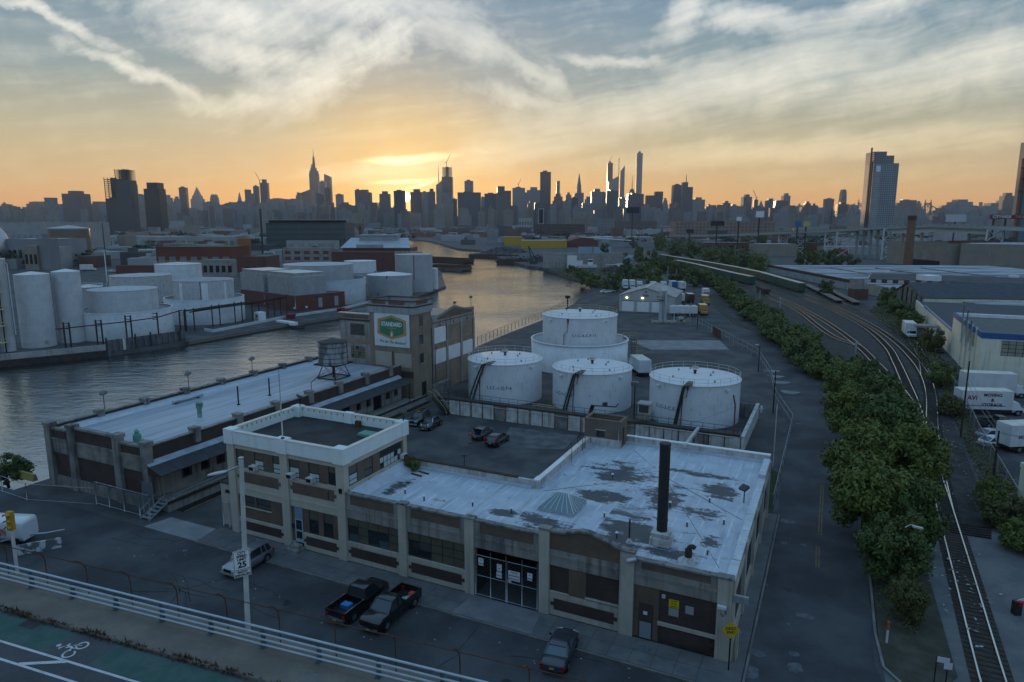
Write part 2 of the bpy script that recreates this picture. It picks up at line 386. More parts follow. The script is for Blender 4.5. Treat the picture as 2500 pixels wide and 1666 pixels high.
pane_dk=glass('dark_pane',(.020,.026,.030),.12)
pane_tan=mat('dusty_tan_pane',(.095,.078,.052),(.125,.105,.072),1.2,.35,spec=.5)
pane_grey=mat('dusty_grey_pane',(.052,.058,.060),(.075,.080,.080),1.2,.3,spec=.5)
pane_blue=glass('blue_pane',(.05,.085,.095),.15)
frame_dk=mat('dark_frame',(.020,.026,.028),rough=.6)
door_grey=mat('grey_door',(.22,.25,.27),rough=.6)
ac_white=mat('appliance_white',(.60,.61,.60),(.52,.52,.50),3.,.6)
sign_white=mat('sign_white',(.66,.68,.68),(.58,.60,.60),1.0,.6,obj=True)
sign_yellow=mat('sign_yellow',(.62,.40,.015),rough=.6)
ink=mat('ink_black',(.010,.010,.010),rough=.7)
stencil=mat('stencil_paint',(.030,.035,.040),rough=.7)
green_dk=mat('emblem_green',(.035,.16,.085),(.055,.20,.11),.8,.6,obj=True,stretch=(3,3,.4))
emb_gold=mat('emblem_gold',(.43,.27,.10),(.36,.23,.085),1.5,.6,obj=True)
emb_cream=mat('emblem_cream',(.52,.42,.26),rough=.6)
ink_green=mat('ink_green',(.02,.11,.075),rough=.6)
# vehicles
tyre=mat('tyre_rubber',(.012,.012,.012),rough=.85)
rimm=mat('wheel_rim',(.30,.31,.32),rough=.3,metal=.8)
car_black=mat('black_car_paint',(.006,.006,.007),rough=.25,spec=.6,coat=.6)
car_silver=mat('silver_car_paint',(.30,.31,.33),rough=.28,metal=.6,coat=.6)
car_navy=mat('navy_car_paint',(.020,.028,.042),rough=.28,spec=.6,coat=.6)
car_green=mat('black_green_car_paint',(.010,.015,.013),rough=.25,spec=.6,coat=.6)
car_dkred=mat('dark_maroon_car_paint',(.030,.014,.014),rough=.3,spec=.6,coat=.5)
car_grey=mat('grey_car_paint',(.16,.17,.18),rough=.3,metal=.4,coat=.5)
car_white=mat('white_car_paint',(.62,.63,.64),rough=.35,coat=.4)
car_glass=glass('car_glass',(.016,.024,.028),.05)
chrome=mat('chrome',(.62,.63,.65),rough=.12,metal=1.0)
lamp_red=mat('tail_lamp_red',(.32,.012,.012),rough=.3)
lamp_clr=mat('head_lamp_clear',(.55,.58,.60),rough=.15)
plate_y=mat('licence_plate',(.50,.34,.06),rough=.5)
trunk_m=mat('bark',(.045,.036,.028),(.070,.058,.046),2.0,.95)
box_white=mat('box_body_white',(.58,.60,.62),(.50,.52,.53),.6,.55,obj=True,streak=(.38,.38,.37),streak_amt=.4)
orange_truck=mat('orange_truck_paint',(.45,.20,.02),rough=.5)
graffiti=mat('graffiti_white',(.48,.50,.50),(.10,.12,.12),1.6,.7,lo=.46,hi=.54)
container_green=mat('container_green',(.020,.060,.042),(.030,.075,.055),.5,.6,obj=True,streak=(.012,.03,.022),streak_amt=.6)
container_lid_glow=mat('container_lid_glow',(.50,.40,.29),(.38,.31,.24),.8,.5)  # wagon tops: warm sky glow painted into the lid colour
cont_blue=mat('container_blue',(.25,.36,.46),rough=.6)
# white roof with patches where the coating has worn away to tar
def roof_worn():
 m_=bpy.data.materials.new('worn_white_roof');m_.use_nodes=True;n=NT(m_.node_tree)
 bs=n.node('ShaderNodeBsdfPrincipled');out=n.node('ShaderNodeOutputMaterial');n.l.new(bs.outputs[0],out.inputs[0])
 p=n.node('ShaderNodeTexCoord').outputs['Object'];X,Y,Z=n.sep(p)
 p2=n.comb(X,Y,0.)
 big=n.noise(p2,.16,6,.62,.3);med=n.noise(n.mapping(p2,rot=(0,0,0),scale=(.35,.9,1)),1.1,6,.65)
 def bl(cx,cy,rx,ry):
  q=n.vm('DIVIDE',n.vm('SUBTRACT',p2,(cx,cy,0)),(rx,ry,1));L=n.node('ShaderNodeVectorMath',operation='LENGTH');n.put(L.inputs[0],q)
  return n.mapr(L.outputs['Value'],1.3,.2)
 bs_=[bl(39.0,4.2,3.4,4.2),bl(41.5,2.2,3.5,1.6),bl(34.0,16.5,3.6,4.4),bl(34.5,10.3,3.6,1.9),bl(31.5,3.0,3.0,1.6),bl(39.5,12.0,2.0,3.5),bl(43.0,10.5,2.5,1.8),bl(43.6,16.0,1.8,2.6),bl(28.0,3.3,1.6,1.2),bl(16.6,4.6,1.0,3.2),bl(44.5,5.5,1.0,1.0),bl(41.5,19.5,4.0,.9)]
 a=bs_[0]
 for b in bs_[1:]:a=n.m('MAXIMUM',a,b)
 wear=n.m('ADD',n.m('MULTIPLY',a,.56),n.m('ADD',n.m('ADD',n.m('MULTIPLY',n.m('SUBTRACT',med,.5),1.7),n.m('MULTIPLY',n.m('SUBTRACT',n.noise(p2,2.6,5,.7),.5),.9)),n.m('MULTIPLY',n.m('SUBTRACT',big,.5),.7)))
 wm=n.mapr(wear,.20,.46)
 strip=n.m('MULTIPLY',n.m('MULTIPLY',n.mapr(X,36.0,36.05),n.mapr(X,39.8,38.0)),n.m('MULTIPLY',n.mapr(Y,0.,.6),n.mapr(Y,10.5,7.0)))
 wm=n.m('MAXIMUM',wm,n.m('MULTIPLY',strip,n.mapr(med,.40,.56)))
 seam=n.m('ABSOLUTE',n.m('SUBTRACT',n.m('FRACT',n.m('ADD',n.m('MULTIPLY',X,.93),n.m('MULTIPLY',n.noise(p2,.3,2),.25))),.5))
 sl=n.m('MULTIPLY',n.mapr(seam,.10,.0),n.mapr(n.noise(p2,.45,4),.42,.62))
 c=n.mix(n.mapr(n.noise(p2,.5,6,.65),.3,.7),(.36,.40,.45),(.47,.50,.54))
 c=n.mix(n.m('MULTIPLY',n.mapr(n.noise(n.mapping(p2,scale=(1,.15,1)),1.4,5),.5,.72),.55),c,(.22,.235,.26))
 c=n.mix(n.m('MULTIPLY',sl,.75),c,(.66,.67,.68))
 c=n.mix(n.m('MULTIPLY',wm,.93),c,n.mix(n.noise(p2,2.5,4),(.022,.021,.021),(.055,.052,.05)))
 n.put(bs.inputs['Base Color'],c);bs.inputs['Roughness'].default_value=.62;bs.inputs['Specular IOR Level'].default_value=.35
 return m_
roof_white=roof_worn()
# tank paint: white with faint plate seams and runs
def tankmat(name,c1,c2,st,amt,ribs=0):
 m_=bpy.data.materials.new(name);m_.use_nodes=True;n=NT(m_.node_tree)
 bs=n.node('ShaderNodeBsdfPrincipled');out=n.node('ShaderNodeOutputMaterial');n.l.new(bs.outputs[0],out.inputs[0])
 p=n.node('ShaderNodeTexCoord').outputs['Object'];X,Y,Z=n.sep(p)
 ang=n.m('ARCTAN2',Y,X)
 q=n.comb(n.m('MULTIPLY',ang,6.0),n.m('MULTIPLY',Z,.25),0.)
 run=n.noise(q,2.2,6,.7);c=n.mix(n.mapr(n.noise(p,.4,5),.3,.7),c1,c2)
 c=n.mix(n.m('MULTIPLY',n.mapr(run,.52,.74),amt),c,st)
 hs=n.m('ABSOLUTE',n.m('SUBTRACT',n.m('FRACT',n.m('MULTIPLY',Z,.42)),.5));c=n.mix(n.m('MULTIPLY',n.mapr(hs,.03,.0),.22),c,st)
 if ribs:
  r_=n.m('FRACT',n.m('MULTIPLY',ang,ribs/(2*pi)));c=n.mix(n.m('MULTIPLY',n.mapr(r_,.12,0.),.18),c,st)
 n.put(bs.inputs['Base Color'],c);bs.inputs['Roughness'].default_value=.5;bs.inputs['Specular IOR Level'].default_value=.4
 return m_
tank_white=tankmat('tank_white',(.56,.59,.61),(.65,.675,.69),(.33,.30,.26),.6)
tank_top=mat('tank_roof_white',(.60,.60,.60),(.66,.63,.61),.6,.6,streak=(.42,.40,.38),streak_amt=.5)
tank_grey=tankmat('tank_grey',(.30,.32,.34),(.36,.375,.39),(.24,.25,.26),.5,120)
tank_old=tankmat('tank_stained',(.40,.41,.41),(.46,.465,.46),(.10,.09,.085),.95)
tank_pale=tankmat('tank_pale',(.42,.44,.45),(.50,.515,.52),(.25,.23,.20),.75)
# water
def watermat():
 m_=bpy.data.materials.new('creek_water');m_.use_nodes=True;n=NT(m_.node_tree)
 bs=n.node('ShaderNodeBsdfPrincipled');out=n.node('ShaderNodeOutputMaterial');n.l.new(bs.outputs[0],out.inputs[0])
 bs.inputs['Base Color'].default_value=(.012,.018,.016,1);bs.inputs['Roughness'].default_value=.06;bs.inputs['IOR'].default_value=4.0
 bs.inputs['Specular IOR Level'].default_value=.7
 p=n.node('ShaderNodeNewGeometry').outputs['Position']
 a=n.noise(n.mapping(p,rot=(0,0,R(20)),scale=(.55,1.0,1)),.9,5,.62,.4);b=n.noise(n.mapping(p,rot=(0,0,R(-15)),scale=(.4,1.0,1)),.28,3,.55)
 cal=n.mapr(n.noise(p,.02,3),.35,.65,.55,1.15)
 h=n.m('MULTIPLY',n.m('ADD',n.m('MULTIPLY',a,.55),n.m('MULTIPLY',b,.9)),cal)
 bp=n.node('ShaderNodeBump');bp.inputs['Strength'].default_value=.80;bp.inputs['Distance'].default_value=.34;n.put(bp.inputs['Height'],h);n.l.new(bp.outputs[0],bs.inputs['Normal'])
 return m_
water_m=watermat()
# foliage
def leafmat(name,a,b,c_):
 m_=bpy.data.materials.new(name);m_.use_nodes=True;n=NT(m_.node_tree)
 bs=n.node('ShaderNodeBsdfPrincipled');out=n.node('ShaderNodeOutputMaterial');n.l.new(bs.outputs[0],out.inputs[0])
 p=n.node('ShaderNodeNewGeometry').outputs['Position']
 c=n.mix(n.mapr(n.noise(p,.55,4),.35,.65),a,b);c=n.mix(n.mapr(n.noise(p,5.0,2),.5,.72),c,c_)
 n.put(bs.inputs['Base Color'],c);bs.inputs['Roughness'].default_value=.6;bs.inputs['Specular IOR Level'].default_value=.25
 try:bs.inputs['Subsurface Weight'].default_value=0.0
 except Exception:pass
 MT[name]=m_;return m_
leaf_a=leafmat('leaf_green',(.072,.100,.018),(.115,.135,.026),(.155,.160,.036))
leaf_b=leafmat('leaf_deep_green',(.045,.075,.018),(.078,.104,.022),(.110,.125,.030))
leaf_c=leafmat('leaf_olive',(.080,.078,.022),(.10,.095,.028),(.060,.070,.02))
# far facades: rows of windows far too small to tell apart
def facade(name,wall,win,sx,sz,f=.5,rough=.6,mortar=.3,spec=.5,warm=0.0):
 m_=bpy.data.materials.new(name);m_.use_nodes=True;n=NT(m_.node_tree)
 bs=n.node('ShaderNodeBsdfPrincipled');out=n.node('ShaderNodeOutputMaterial');n.l.new(bs.outputs[0],out.inputs[0])
 p=n.node('ShaderNodeTexCoord').outputs['Object'];X,Y,Z=n.sep(p)
 u=n.m('FRACT',n.m('DIVIDE',n.m('ADD',X,n.m('MULTIPLY',Y,1.01)),sx));v=n.m('FRACT',n.m('DIVIDE',Z,sz))
 wn=n.m('MULTIPLY',n.mapr(n.m('ABSOLUTE',n.m('SUBTRACT',u,.5)),f*.5+.04,f*.5-.04),n.mapr(n.m('ABSOLUTE',n.m('SUBTRACT',v,.5)),.34,.26))
 c=n.mix(n.mapr(n.noise(p,.06,3),.3,.7),wall,tuple(q*.78 for q in wall))
 c=n.mix(wn,c,win);n.put(bs.inputs['Base Color'],c)
 n.put(bs.inputs['Roughness'],n.mapr(wn,0.,1.,rough,max(.32,rough*.6)));bs.inputs['Specular IOR Level'].default_value=spec*.5
 MT[name]=m_;return m_
FAC=[facade('facade_brown',(.16,.12,.10),(.03,.03,.035),3.6,3.4),facade('facade_grey',(.22,.22,.23),(.04,.045,.05),3.2,3.4),facade('facade_pale',(.25,.24,.225),(.06,.06,.065),3.4,3.3),facade('facade_glass',(.06,.075,.085),(.035,.045,.055),1.8,3.6,.8,.25),facade('facade_dark',(.060,.055,.055),(.025,.027,.03),2.6,3.5,.7,.3),facade('facade_tan',(.26,.215,.165),(.05,.045,.045),3.3,3.2)]
# == ground, water, roads
def sheet(name,poly,z,m_,base=None):
 o=M()
 if base is None:o.face([(p[0],p[1],z)for p in poly])
 else:o.prism(poly,base,z)
 return structure(o.build(name,m_))
def ccw(poly):
 a=sum(poly[i][0]*poly[(i+1)%len(poly)][1]-poly[(i+1)%len(poly)][0]*poly[i][1]for i in range(len(poly)))
 return poly if a>0 else poly[::-1]
WZ=-2.0
right_bank=[UV(-31,-500),UV(-31,74),UV(-22,79)]+[P(*q)for q in((1165,846),(1240,814),(1321,783),(1400,742))]+[P(q[0],q[1],WZ)for q in((1460,703),(1427,690),(1375,677),(1326,660),(1285,655),(1234,640),(1171,615),(1120,611.5),(1076,598.5),(1040,590.5),(1000,587))]
left_bank=[P(q[0],q[1],WZ)for q in((0,898),(263,871),(461,843),(674,804),(832,779),(1048,717),(1088,703),(1077,668),(1036,634),(1024,618),(1005,605),(993,588))]
d0=(left_bank[0]-left_bank[1]);left_bank=[left_bank[0]+d0*20]+left_bank
far_r=right_bank[-1];far_l=left_bank[-1]
gr=M();gr.prism(ccw([(p[0],p[1])for p in right_bank]+[(far_r.x-40,far_r.y+90),(-200,9000),(9000,9000),(9000,-600)]),-4,0)
structure(gr.build('ground',asphalt_old))
gl=M();gl.prism(ccw([(p[0],p[1])for p in left_bank]+[(far_l.x-120,far_l.y+70),(-420,9000),(-9000,9000),(-9000,-600)]),-4,-1.0)
structure(gl.build('ground',asphalt_old))
wt=M();wt.face([(-2500,-600,WZ),(600,-600,WZ),(600,1600,WZ),(-2500,1600,WZ)]);structure(wt.build('creek_water',water_m))
bed=M();bed.face([(-9500,-900,-4.2),(9500,-900,-4.2),(9500,9200,-4.2),(-9500,9200,-4.2)]);structure(bed.build('creek_bed',dirt))
def uvpoly(*q):return[UV(u,v)for u,v in q]
sheet('street',uvpoly((-60,-30),(90,-42),(78,-6),(58,-3.2),(48.6,-3.1),(-60,-3.1)),.004,asphalt)
sheet('side_road',uvpoly((48.0,-3.1),(57.8,-3.2),(56.1,4),(55.9,20),(54.6,50),(53,80),(47,115),(38,140),(24,168),(14,200),(2,250),(-12,250),(0,205),(10,172),(24,150),(35,118),(44,80),(46.6,62),(48,27)),.008,asphalt)
# pavements are real steps
sw=sheet('pavement',uvpoly((-1.5,-3.1),(47.0,-3.1),(48.0,-2.0),(48.0,27),(47.0,27),(47.0,-.1),(-1.5,-.1)),.13,sidewalk,base=0)
kb=M()
for a,b in(((-1.5,-3.26),(46.8,-3.26)),((46.8,-3.26),(48.16,-2.0)),((48.16,-2.0),(48.16,27))):
 kb.beam(UV(*a,.07),UV(*b,.07),.16,.15)
structure(kb.build('kerb',kerbmat))
jm=M()
for i in range(0,31):
 u=-1.2+i*1.55;jm.beam(UV(u,-3.05,.131),UV(u,-.15,.131),.03,.006)
jm.beam(UV(-1.4,-1.6,.131),UV(46.8,-1.6,.131),.03,.006)
structure(jm.build('pavement_joint',mat('joint',(.045,.045,.045))))
sheet('driveway_apron',uvpoly((26.6,-3.1),(33.4,-3.1),(32.9,-.2),(27.0,-.2)),.137,mat('apron',(.14,.14,.142),(.19,.19,.19),.5,.9,grain=.2))
sheet('driveway_apron',uvpoly((-9,-3.1),(-1.6,-3.1),(-2.0,-.4),(-8.4,-.4)),.012,slab_conc)
# tree island and the gravel strip beside the rails
sheet('verge',uvpoly((57.6,2.4),(59.2,1.6),(61.0,5),(60.6,30),(59.5,60),(57,84),(52,112),(44,135),(34,155),(25,172),(18,196),(10,250),(2,250),(14,200),(24.4,168),(38.4,140),(47.4,115),(53.4,80),(55,50),(56.3,20),(56.5,4)),.10,mat('verge_soil',(.040,.040,.026),(.070,.066,.050),.7,.95,bump=.8,grain=.3,speck=(.03,.045,.015)),base=0)
kb=M();pts=[UV(*q,.08)for q in((59.6,.9),(58.0,1.9),(56.6,3.9),(56.25,8),(56.2,20),(55.2,45))]
for a,b in zip(pts,pts[1:]):kb.beam(a,b,.18,.17)
structure(kb.build('kerb',kerbmat))
sheet('gravel_lot',[P(*q)for q in((2180,1790),(2140,1520),(2160,1330),(2200,1262),(2380,1283),(2480,1300),(2700,1400),(3000,1790))],.012,gravel)
sheet('rail_bed',[P(*q)for q in((2240,1276),(2175,1150),(2120,1000),(2050,900),(1960,820),(1850,740),(1780,706),(1700,664),(1640,640),(1590,622),(1660,612),(1740,630),(1880,662),(2000,690),(2100,735),(2220,830),(2290,930),(2330,1040),(2370,1140),(2430,1290))],.02,ballast)
sheet('concrete_slab',uvpoly((4.3,124.4),(12.9,113.8),(29.7,121.9),(25.5,134.5)),.008,slab_conc)
sheet('dirt_strip',[P(*q)for q in((2300,950),(2345,930),(2420,1100),(2500,1290),(2600,1420),(2440,1300),(2385,1140))],.03,dirt)
sheet('grass_strip',uvpoly((42.4,45.4),(47.2,40),(47.4,27.2),(42.2,26.6)),.012,grass)
sheet('yard_patch',uvpoly((12,34),(20.5,37),(20,43.6),(9.5,43)),.008,mat('yard_patch_m',(.12,.12,.12),(.062,.062,.062),.5,.9,grain=.3))
for q in((41,101),(42.2,96),(43.5,91),(45.6,83.5)):
 pm=M();n=18;pm.face([UV(q[0]+(1.3+.4*sin(3*t))*cos(t)*1.1,q[1]+(1.0+.3*cos(2*t))*sin(t)*1.6,.010)for t in[2*pi*i/n for i in range(n)]])
 structure(pm.build('concrete_patch',slab_conc))
# worn patches, covers and litter on the side road
def disc(name,p,rx,ry,m_,z,n=20,jag=0.0,rz=RZ):
 o=M();pts=[]
 for i in range(n):
  t=2*pi*i/n;k=1+jag*random.uniform(-1,1);a=rx*k*cos(t);b=ry*k*sin(t)
  pts.append((p[0]+a*cos(rz)-b*sin(rz),p[1]+a*sin(rz)+b*cos(rz),z))
 o.face(pts);return structure(o.build(name,m_))
patch_m=mat('road_patch',(.13,.135,.14),(.075,.078,.08),1.5,.9,grain=.3)
for px,py,rx,ry in((1965,1504,.75,.38),(1849,1595,.55,.45),(1826,1640,.7,.8),(1938,1597,.35,.3),(1915,1326,.3,.35),(1962,1332,.3,.3),(1867,1427,.3,.3),(1940,1630,.5,.6),(1923,1273,.8,.5),(1950,1035,.4,.3),(1564,1588,.75,.45),(1566,1620,.35,.2)):
 disc('road_patch',P(px,py),rx,ry,patch_m,.135 if 1500<px<1600 else .013,jag=.18)
dl=M()
for y0,y1 in((17,21.5),(24,38)):
 for o in(-.12,.12):dl.beam(UV(52.1+o,y0,.012),UV(52.0+o,y1,.012),.1,.004)
structure(dl.build('road_line',yellow_line))
# long dark cracks and tyre marks in street and yard
ck=M()
for i in range(46):
 a=UV(random.uniform(-12,47),random.uniform(-15,-3.6),.009)if i<26 else UV(random.uniform(-1,27),random.uniform(11,43),.006)
 th=RZ+random.gauss(0,.25)+(0 if random.random()<.7 else pi/2)
 for k in range(random.randint(2,6)):
  b=a+Vector((cos(th),sin(th),0))*random.uniform(.6,1.8);ck.beam(a,b,random.uniform(.03,.08),.003);a=b;th+=random.gauss(0,.35)
structure(ck.build('tarmac_crack',mat('crack',(.018,.018,.019))))
cov=M();cov.cyl(0,0,0,.006,.38,20);cb=None
for u,v,zz in((24.5,17,.006),(21,12.8,.006),(14,-7.5,.01),(34,-8.5,.01),(50,12,.012)):
 if cb is None:cb=cov.build('manhole_cover',steel_dk);cb.location=UV(u,v,zz);o=cb
 else:o=copy_tree(cb,None,UV(u,v,zz))
 structure(o)
# == bridge approach in the foreground
RQ=atan2(-0.3417,0.9398);RZ0=10.5
def RA(a,n,z=0.0):return Vector((a*cos(RQ)-n*sin(RQ),a*sin(RQ)+n*cos(RQ),RZ0+z))
def rpoly(a0,a1,n0,n1):return[RA(a0,n0),RA(a1,n0),RA(a1,n1),RA(a0,n1)]
sheet('bridge_road',rpoly(-90,60,-6,21.0),RZ0,mat('bridge_asphalt',(.055,.057,.060),(.080,.080,.082),.3,.9,bump=.3,speck=(.12,.12,.12),grain=.3),base=RZ0-.9)
sheet('bridge_footway',rpoly(-90,60,21.0,23.75),RZ0+.14,deck_conc,base=RZ0-.9)
rw=M();rw.prism(rpoly(-90,60,23.0,23.5),0,RZ0-.9);rw.prism(rpoly(-90,60,-5.9,-5.4),0,RZ0-.9);structure(rw.build('bridge_retaining_wall',conc_grey))
for i,(a0,a1)in enumerate(((-90,-29.9),(-27.2,60))):
 sheet('green_cycle_lane',rpoly(a0,a1,19.32,20.86),RZ0+.004,green_lane)
for n0 in(18.28,19.20):
 sheet('lane_line',rpoly(-90,60,n0-.065,n0+.065),RZ0+.008,road_paint)
for a in(-36,-30.0,-22,-14):
 o=M();p0=RA(a-.2,18.3,.012);p1=RA(a+1.7,19.18,.012);o.beam(p0,p1,.2,.002);structure(o.build('lane_hatching',road_paint))
# cyclist symbol painted in the gap
bs_=M()
def bsym(x_,y_):return RA(-28.75-y_,19.93+x_,.009)
def ringp(cx,cy,r,wd,a0=0,a1=2*pi,n=22):
 for i in range(n):
  t0=a0+(a1-a0)*i/n;t1=a0+(a1-a0)*(i+1)/n
  bs_.face([bsym(cx+(r-wd)*cos(t0),cy+(r-wd)*sin(t0)),bsym(cx+(r-wd)*cos(t1),cy+(r-wd)*sin(t1)),bsym(cx+r*cos(t1),cy+r*sin(t1)),bsym(cx+r*cos(t0),cy+r*sin(t0))])
def barp(a,b,wd):
 dx,dy=b[0]-a[0],b[1]-a[1];L=hypot(dx,dy);nx,ny=-dy/L*wd/2,dx/L*wd/2
 bs_.face([bsym(a[0]+nx,a[1]+ny),bsym(b[0]+nx,b[1]+ny),bsym(b[0]-nx,b[1]-ny),bsym(a[0]-nx,a[1]-ny)])
ringp(.34,0,.29,.085);ringp(-.34,0,.29,.085,.9,2*pi-.2)
for a,b,w_ in(((-.30,.30),(.02,.16),.12),((-.02,.12),(.10,.45),.12),((.10,.45),(-.18,.86),.15),((-.2,.78),(-.02,.62),.10),((-.02,.62),(.26,.66),.10),((.22,.40),(.34,.02),.06)):barp(a,b,w_)
ringp(-.02,1.05,.11,.11)
structure(bs_.build('cycle_symbol',road_paint))
# dead weeds along the kerb
wd=M()
for i in range(2600):
 a=random.uniform(-40,4);cl=.5+.5*sin(a*1.7)*sin(a*.63+1)
 if random.random()>.25+.75*cl:continue
 n=21.0+random.gauss(0,.07);p=RA(a,n,.02 if n<21 else .14);h=random.uniform(.05,.22)*(.5+cl);t=random.uniform(0,pi)
 q=Vector((cos(t),sin(t),0))*random.uniform(.02,.06);l=Vector((random.gauss(0,.08),random.gauss(0,.08),h))
 wd.face([p-q,p+q,p+l])
stuff(tag(wd.build('kerb_weeds',mat('dead_weed',(.085,.050,.026),(.045,.032,.02),3,.95)),'dry brown weeds growing along the kerb of the bridge footway','weeds'))
# skid marks and plates on the footway
sm=M()
for a,n,L in((-13.6,21.9,.7),(-12.6,21.9,.6),(-11.9,21.9,.5),(-11.0,21.9,.8),(-9.4,21.7,.5),(-16.0,21.7,.55),(-9,22,.9)):
 for o in(0,.1):sm.beam(RA(a+o,n-L/2,.142),RA(a+o+.25,n+L/2,.142),.045,.003)
structure(sm.build('scuff_mark',mat('scuff',(.035,.035,.036))))
sheet('footway_plate',[RA(-17.6,21.55),RA(-16.6,21.55),RA(-16.6,22.15),RA(-17.6,22.15)],RZ0+.146,mat('plate',(.16,.15,.13),(.11,.105,.095),2,.7))
sheet('drain_grate',[RA(-33.2,20.35),RA(-32.2,20.35),RA(-32.2,20.95),RA(-33.2,20.95)],RZ0+.010,mat('grate',(.03,.03,.03),(.015,.015,.015),9,.6))
# railings: four long tubes on forked posts
gv_blue=mat('weathered_blue_grey_rail',(.34,.40,.45),(.42,.47,.50),1.2,.45,metal=.35,obj=True)
gr_=thing('bridge_railing','pale blue grey metal tube railing running the length of the bridge footway','railing',RA(0,22.88,.14),RQ)
for k,(zz,r)in enumerate(((1.06,.055),(.74,.05),(.46,.05),(.20,.05))):
 M().tube([(-90,-.06,zz),(60,-.06,zz)],r,8).build('rail_tube',gv_blue,gr_)
pst=M();pst.slabx([(-.10,0),(.16,0),(.13,.5),(.02,1.04),(-.05,1.04),(-.02,.5),(-.06,.25)],-.07,.07);pst.box(-.13,.13,-.15,.2,0,.03)
pme=pst.mesh('railing_post');pme.materials.append(mat('railing_post_paint',(.05,.08,.10),(.08,.11,.13),2,.5))
for i in range(-16,12):
 o=bpy.data.objects.new('railing_post',pme);C.objects.link(o);o.parent=gr_;o.location=(-35.83+3.05*(i+0)+0.0,.02,0)
# rusty throw fence behind it, its posts curling over the footway
fn=thing('curved_fence','rusty fence of curled posts carrying one thin top rail behind the bridge railing','fence',RA(0,23.35,.14),RQ)
fp=M();fp.tube([(0,0,0),(0,0,1.35),(0,-.06,1.7),(0,-.22,1.98),(0,-.45,2.18),(0,-.72,2.3)],.03,6);fm=fp.mesh('fence_post');fm.materials.append(rust)
for i in range(-16,12):
 o=bpy.data.objects.new('fence_post',fm);C.objects.link(o);o.parent=fn;o.location=(-35.2+3.05*i,0,0)
M().tube([(-90,-.74,2.31),(60,-.74,2.31)],.022,6).build('top_rail',rust,fn)
# == railway
def spline(pts,step=2.0):
 out=[];n=len(pts)
 for i in range(n-1):
  p0=pts[max(i-1,0)];p1=pts[i];p2=pts[i+1];p3=pts[min(i+2,n-1)];k=max(2,int((p2-p1).length/step))
  for j in range(k):
   t=j/k;out.append(.5*((2*p1)+(p2-p0)*t+(2*p0-5*p1+4*p2-p3)*t*t+(3*p1-p0-3*p2+p3)*t**3))
 out.append(pts[-1]);return out
def offs(line,d):
 r=[]
 for i,p in enumerate(line):
  t=(line[min(i+1,len(line)-1)]-line[max(i-1,0)]).normalized();r.append(p+Vector((t.y,-t.x,0))*d)
 return r
def strip(line,w_,z0,z1):
 m_=M();a=offs(line,-w_/2);b=offs(line,w_/2)
 for i in range(len(line)-1):
  A,B_,C_,D=a[i],b[i],b[i+1],a[i+1]
  m_.face([(A.x,A.y,z1),(B_.x,B_.y,z1),(C_.x,C_.y,z1),(D.x,D.y,z1)])
  m_.face([(A.x,A.y,z0),(A.x,A.y,z1),(D.x,D.y,z1),(D.x,D.y,z0)]);m_.face([(B_.x,B_.y,z1),(B_.x,B_.y,z0),(C_.x,C_.y,z0),(C_.x,C_.y,z1)])
 return m_
tb_=strip(spline([P(*q)for q in((2466,1790),(2423,1664),(2355,1417),(2307.7,1250),(2290,1190))]),2.6,0,.03);structure(tb_.build('track_bed',mat('track_bed_soil',(.040,.030,.024),(.065,.05,.04),.8,.95,bump=.6,grain=.3,speck=(.02,.016,.014))))
TRK=[('bright single railway track crossing the gravel in front, then curving away as the main line',[(2466,1790),(2423,1664),(2355,1417),(2307.7,1250),(2283.3,1168.7),(2250,1063.5),(2228,1000),(2195,950),(2145,895),(2095,845),(2040,803),(1990,772),(1925,738),(1870,716),(1800,692),(1740,672)],.0),('railway track curving in from the right that joins the main line by the gravel',[(2307.7,1250),(2290.9,1168.7),(2279.7,1095),(2275.7,1047),(2273,968),(2259,920),(2232,880),(2190,838),(2140,803),(2075,768),(2005,736),(1945,714),(1880,695),(1830,680)],.004),('railway track that crosses over between the two curving lines',[(2250,1063.5),(2236,1000),(2217,950),(2188,885),(2166,848),(2120,806),(2058,770),(1985,738),(1905,710),(1830,688)],.008),('outermost railway track on the right side of the curve beside the weeds',[(2259,920),(2248,868),(2215,822),(2165,790),(2110,764),(2060,744),(2010,724)],.012),('inner railway track leaving the junction on the left beside the bushes',[(2095,845),(2040,826),(2000,800),(1960,768),(1925,748),(1880,732),(1850,715),(1790,690)],.016)]
tie_me=M();tie_me.box(-1.25,1.25,-.11,.11,0,.06);TL=[]
for lab,px,dz in TRK:
 L=spline([P(*q)for q in px],2.2);TL.append(L)
 t=thing('railway_track',lab,'railway track',L[0])
 off=Vector((L[0].x,L[0].y,0));L2=[p-off for p in L]
 for s in(-1,1):strip(offs(L2,s*.7525),.11,.05,.19+dz).build('rail',railm,t)
 tm=M();dist=0.0;lastp=L2[0];nxt=0.0
 for i in range(len(L2)-1):
  seg=L2[i+1]-L2[i];ln=seg.length;a=0.0
  while nxt<dist+ln:
   q=L2[i]+seg*((nxt-dist)/ln);nxt+=.62
   if(q+off).y>330:nxt+=1.0
   tm.add(tie_me,Matrix.Translation((q.x,q.y,.015+dz*.5))@Matrix.Rotation(atan2(seg.y,seg.x)-pi/2,4,'Z'))
  dist+=ln
 stuff(tm.build('railway_tie',tie,t))
cr=M()
for i in range(5):cr.beam(P(2236,1266+i*5,.1),P(2420,1290+i*6,.1),.22,.12)
tag(cr.build('crossing_timbers',timber_dk),'row of loose dark timbers laid across the track at the edge of the gravel','timbers')
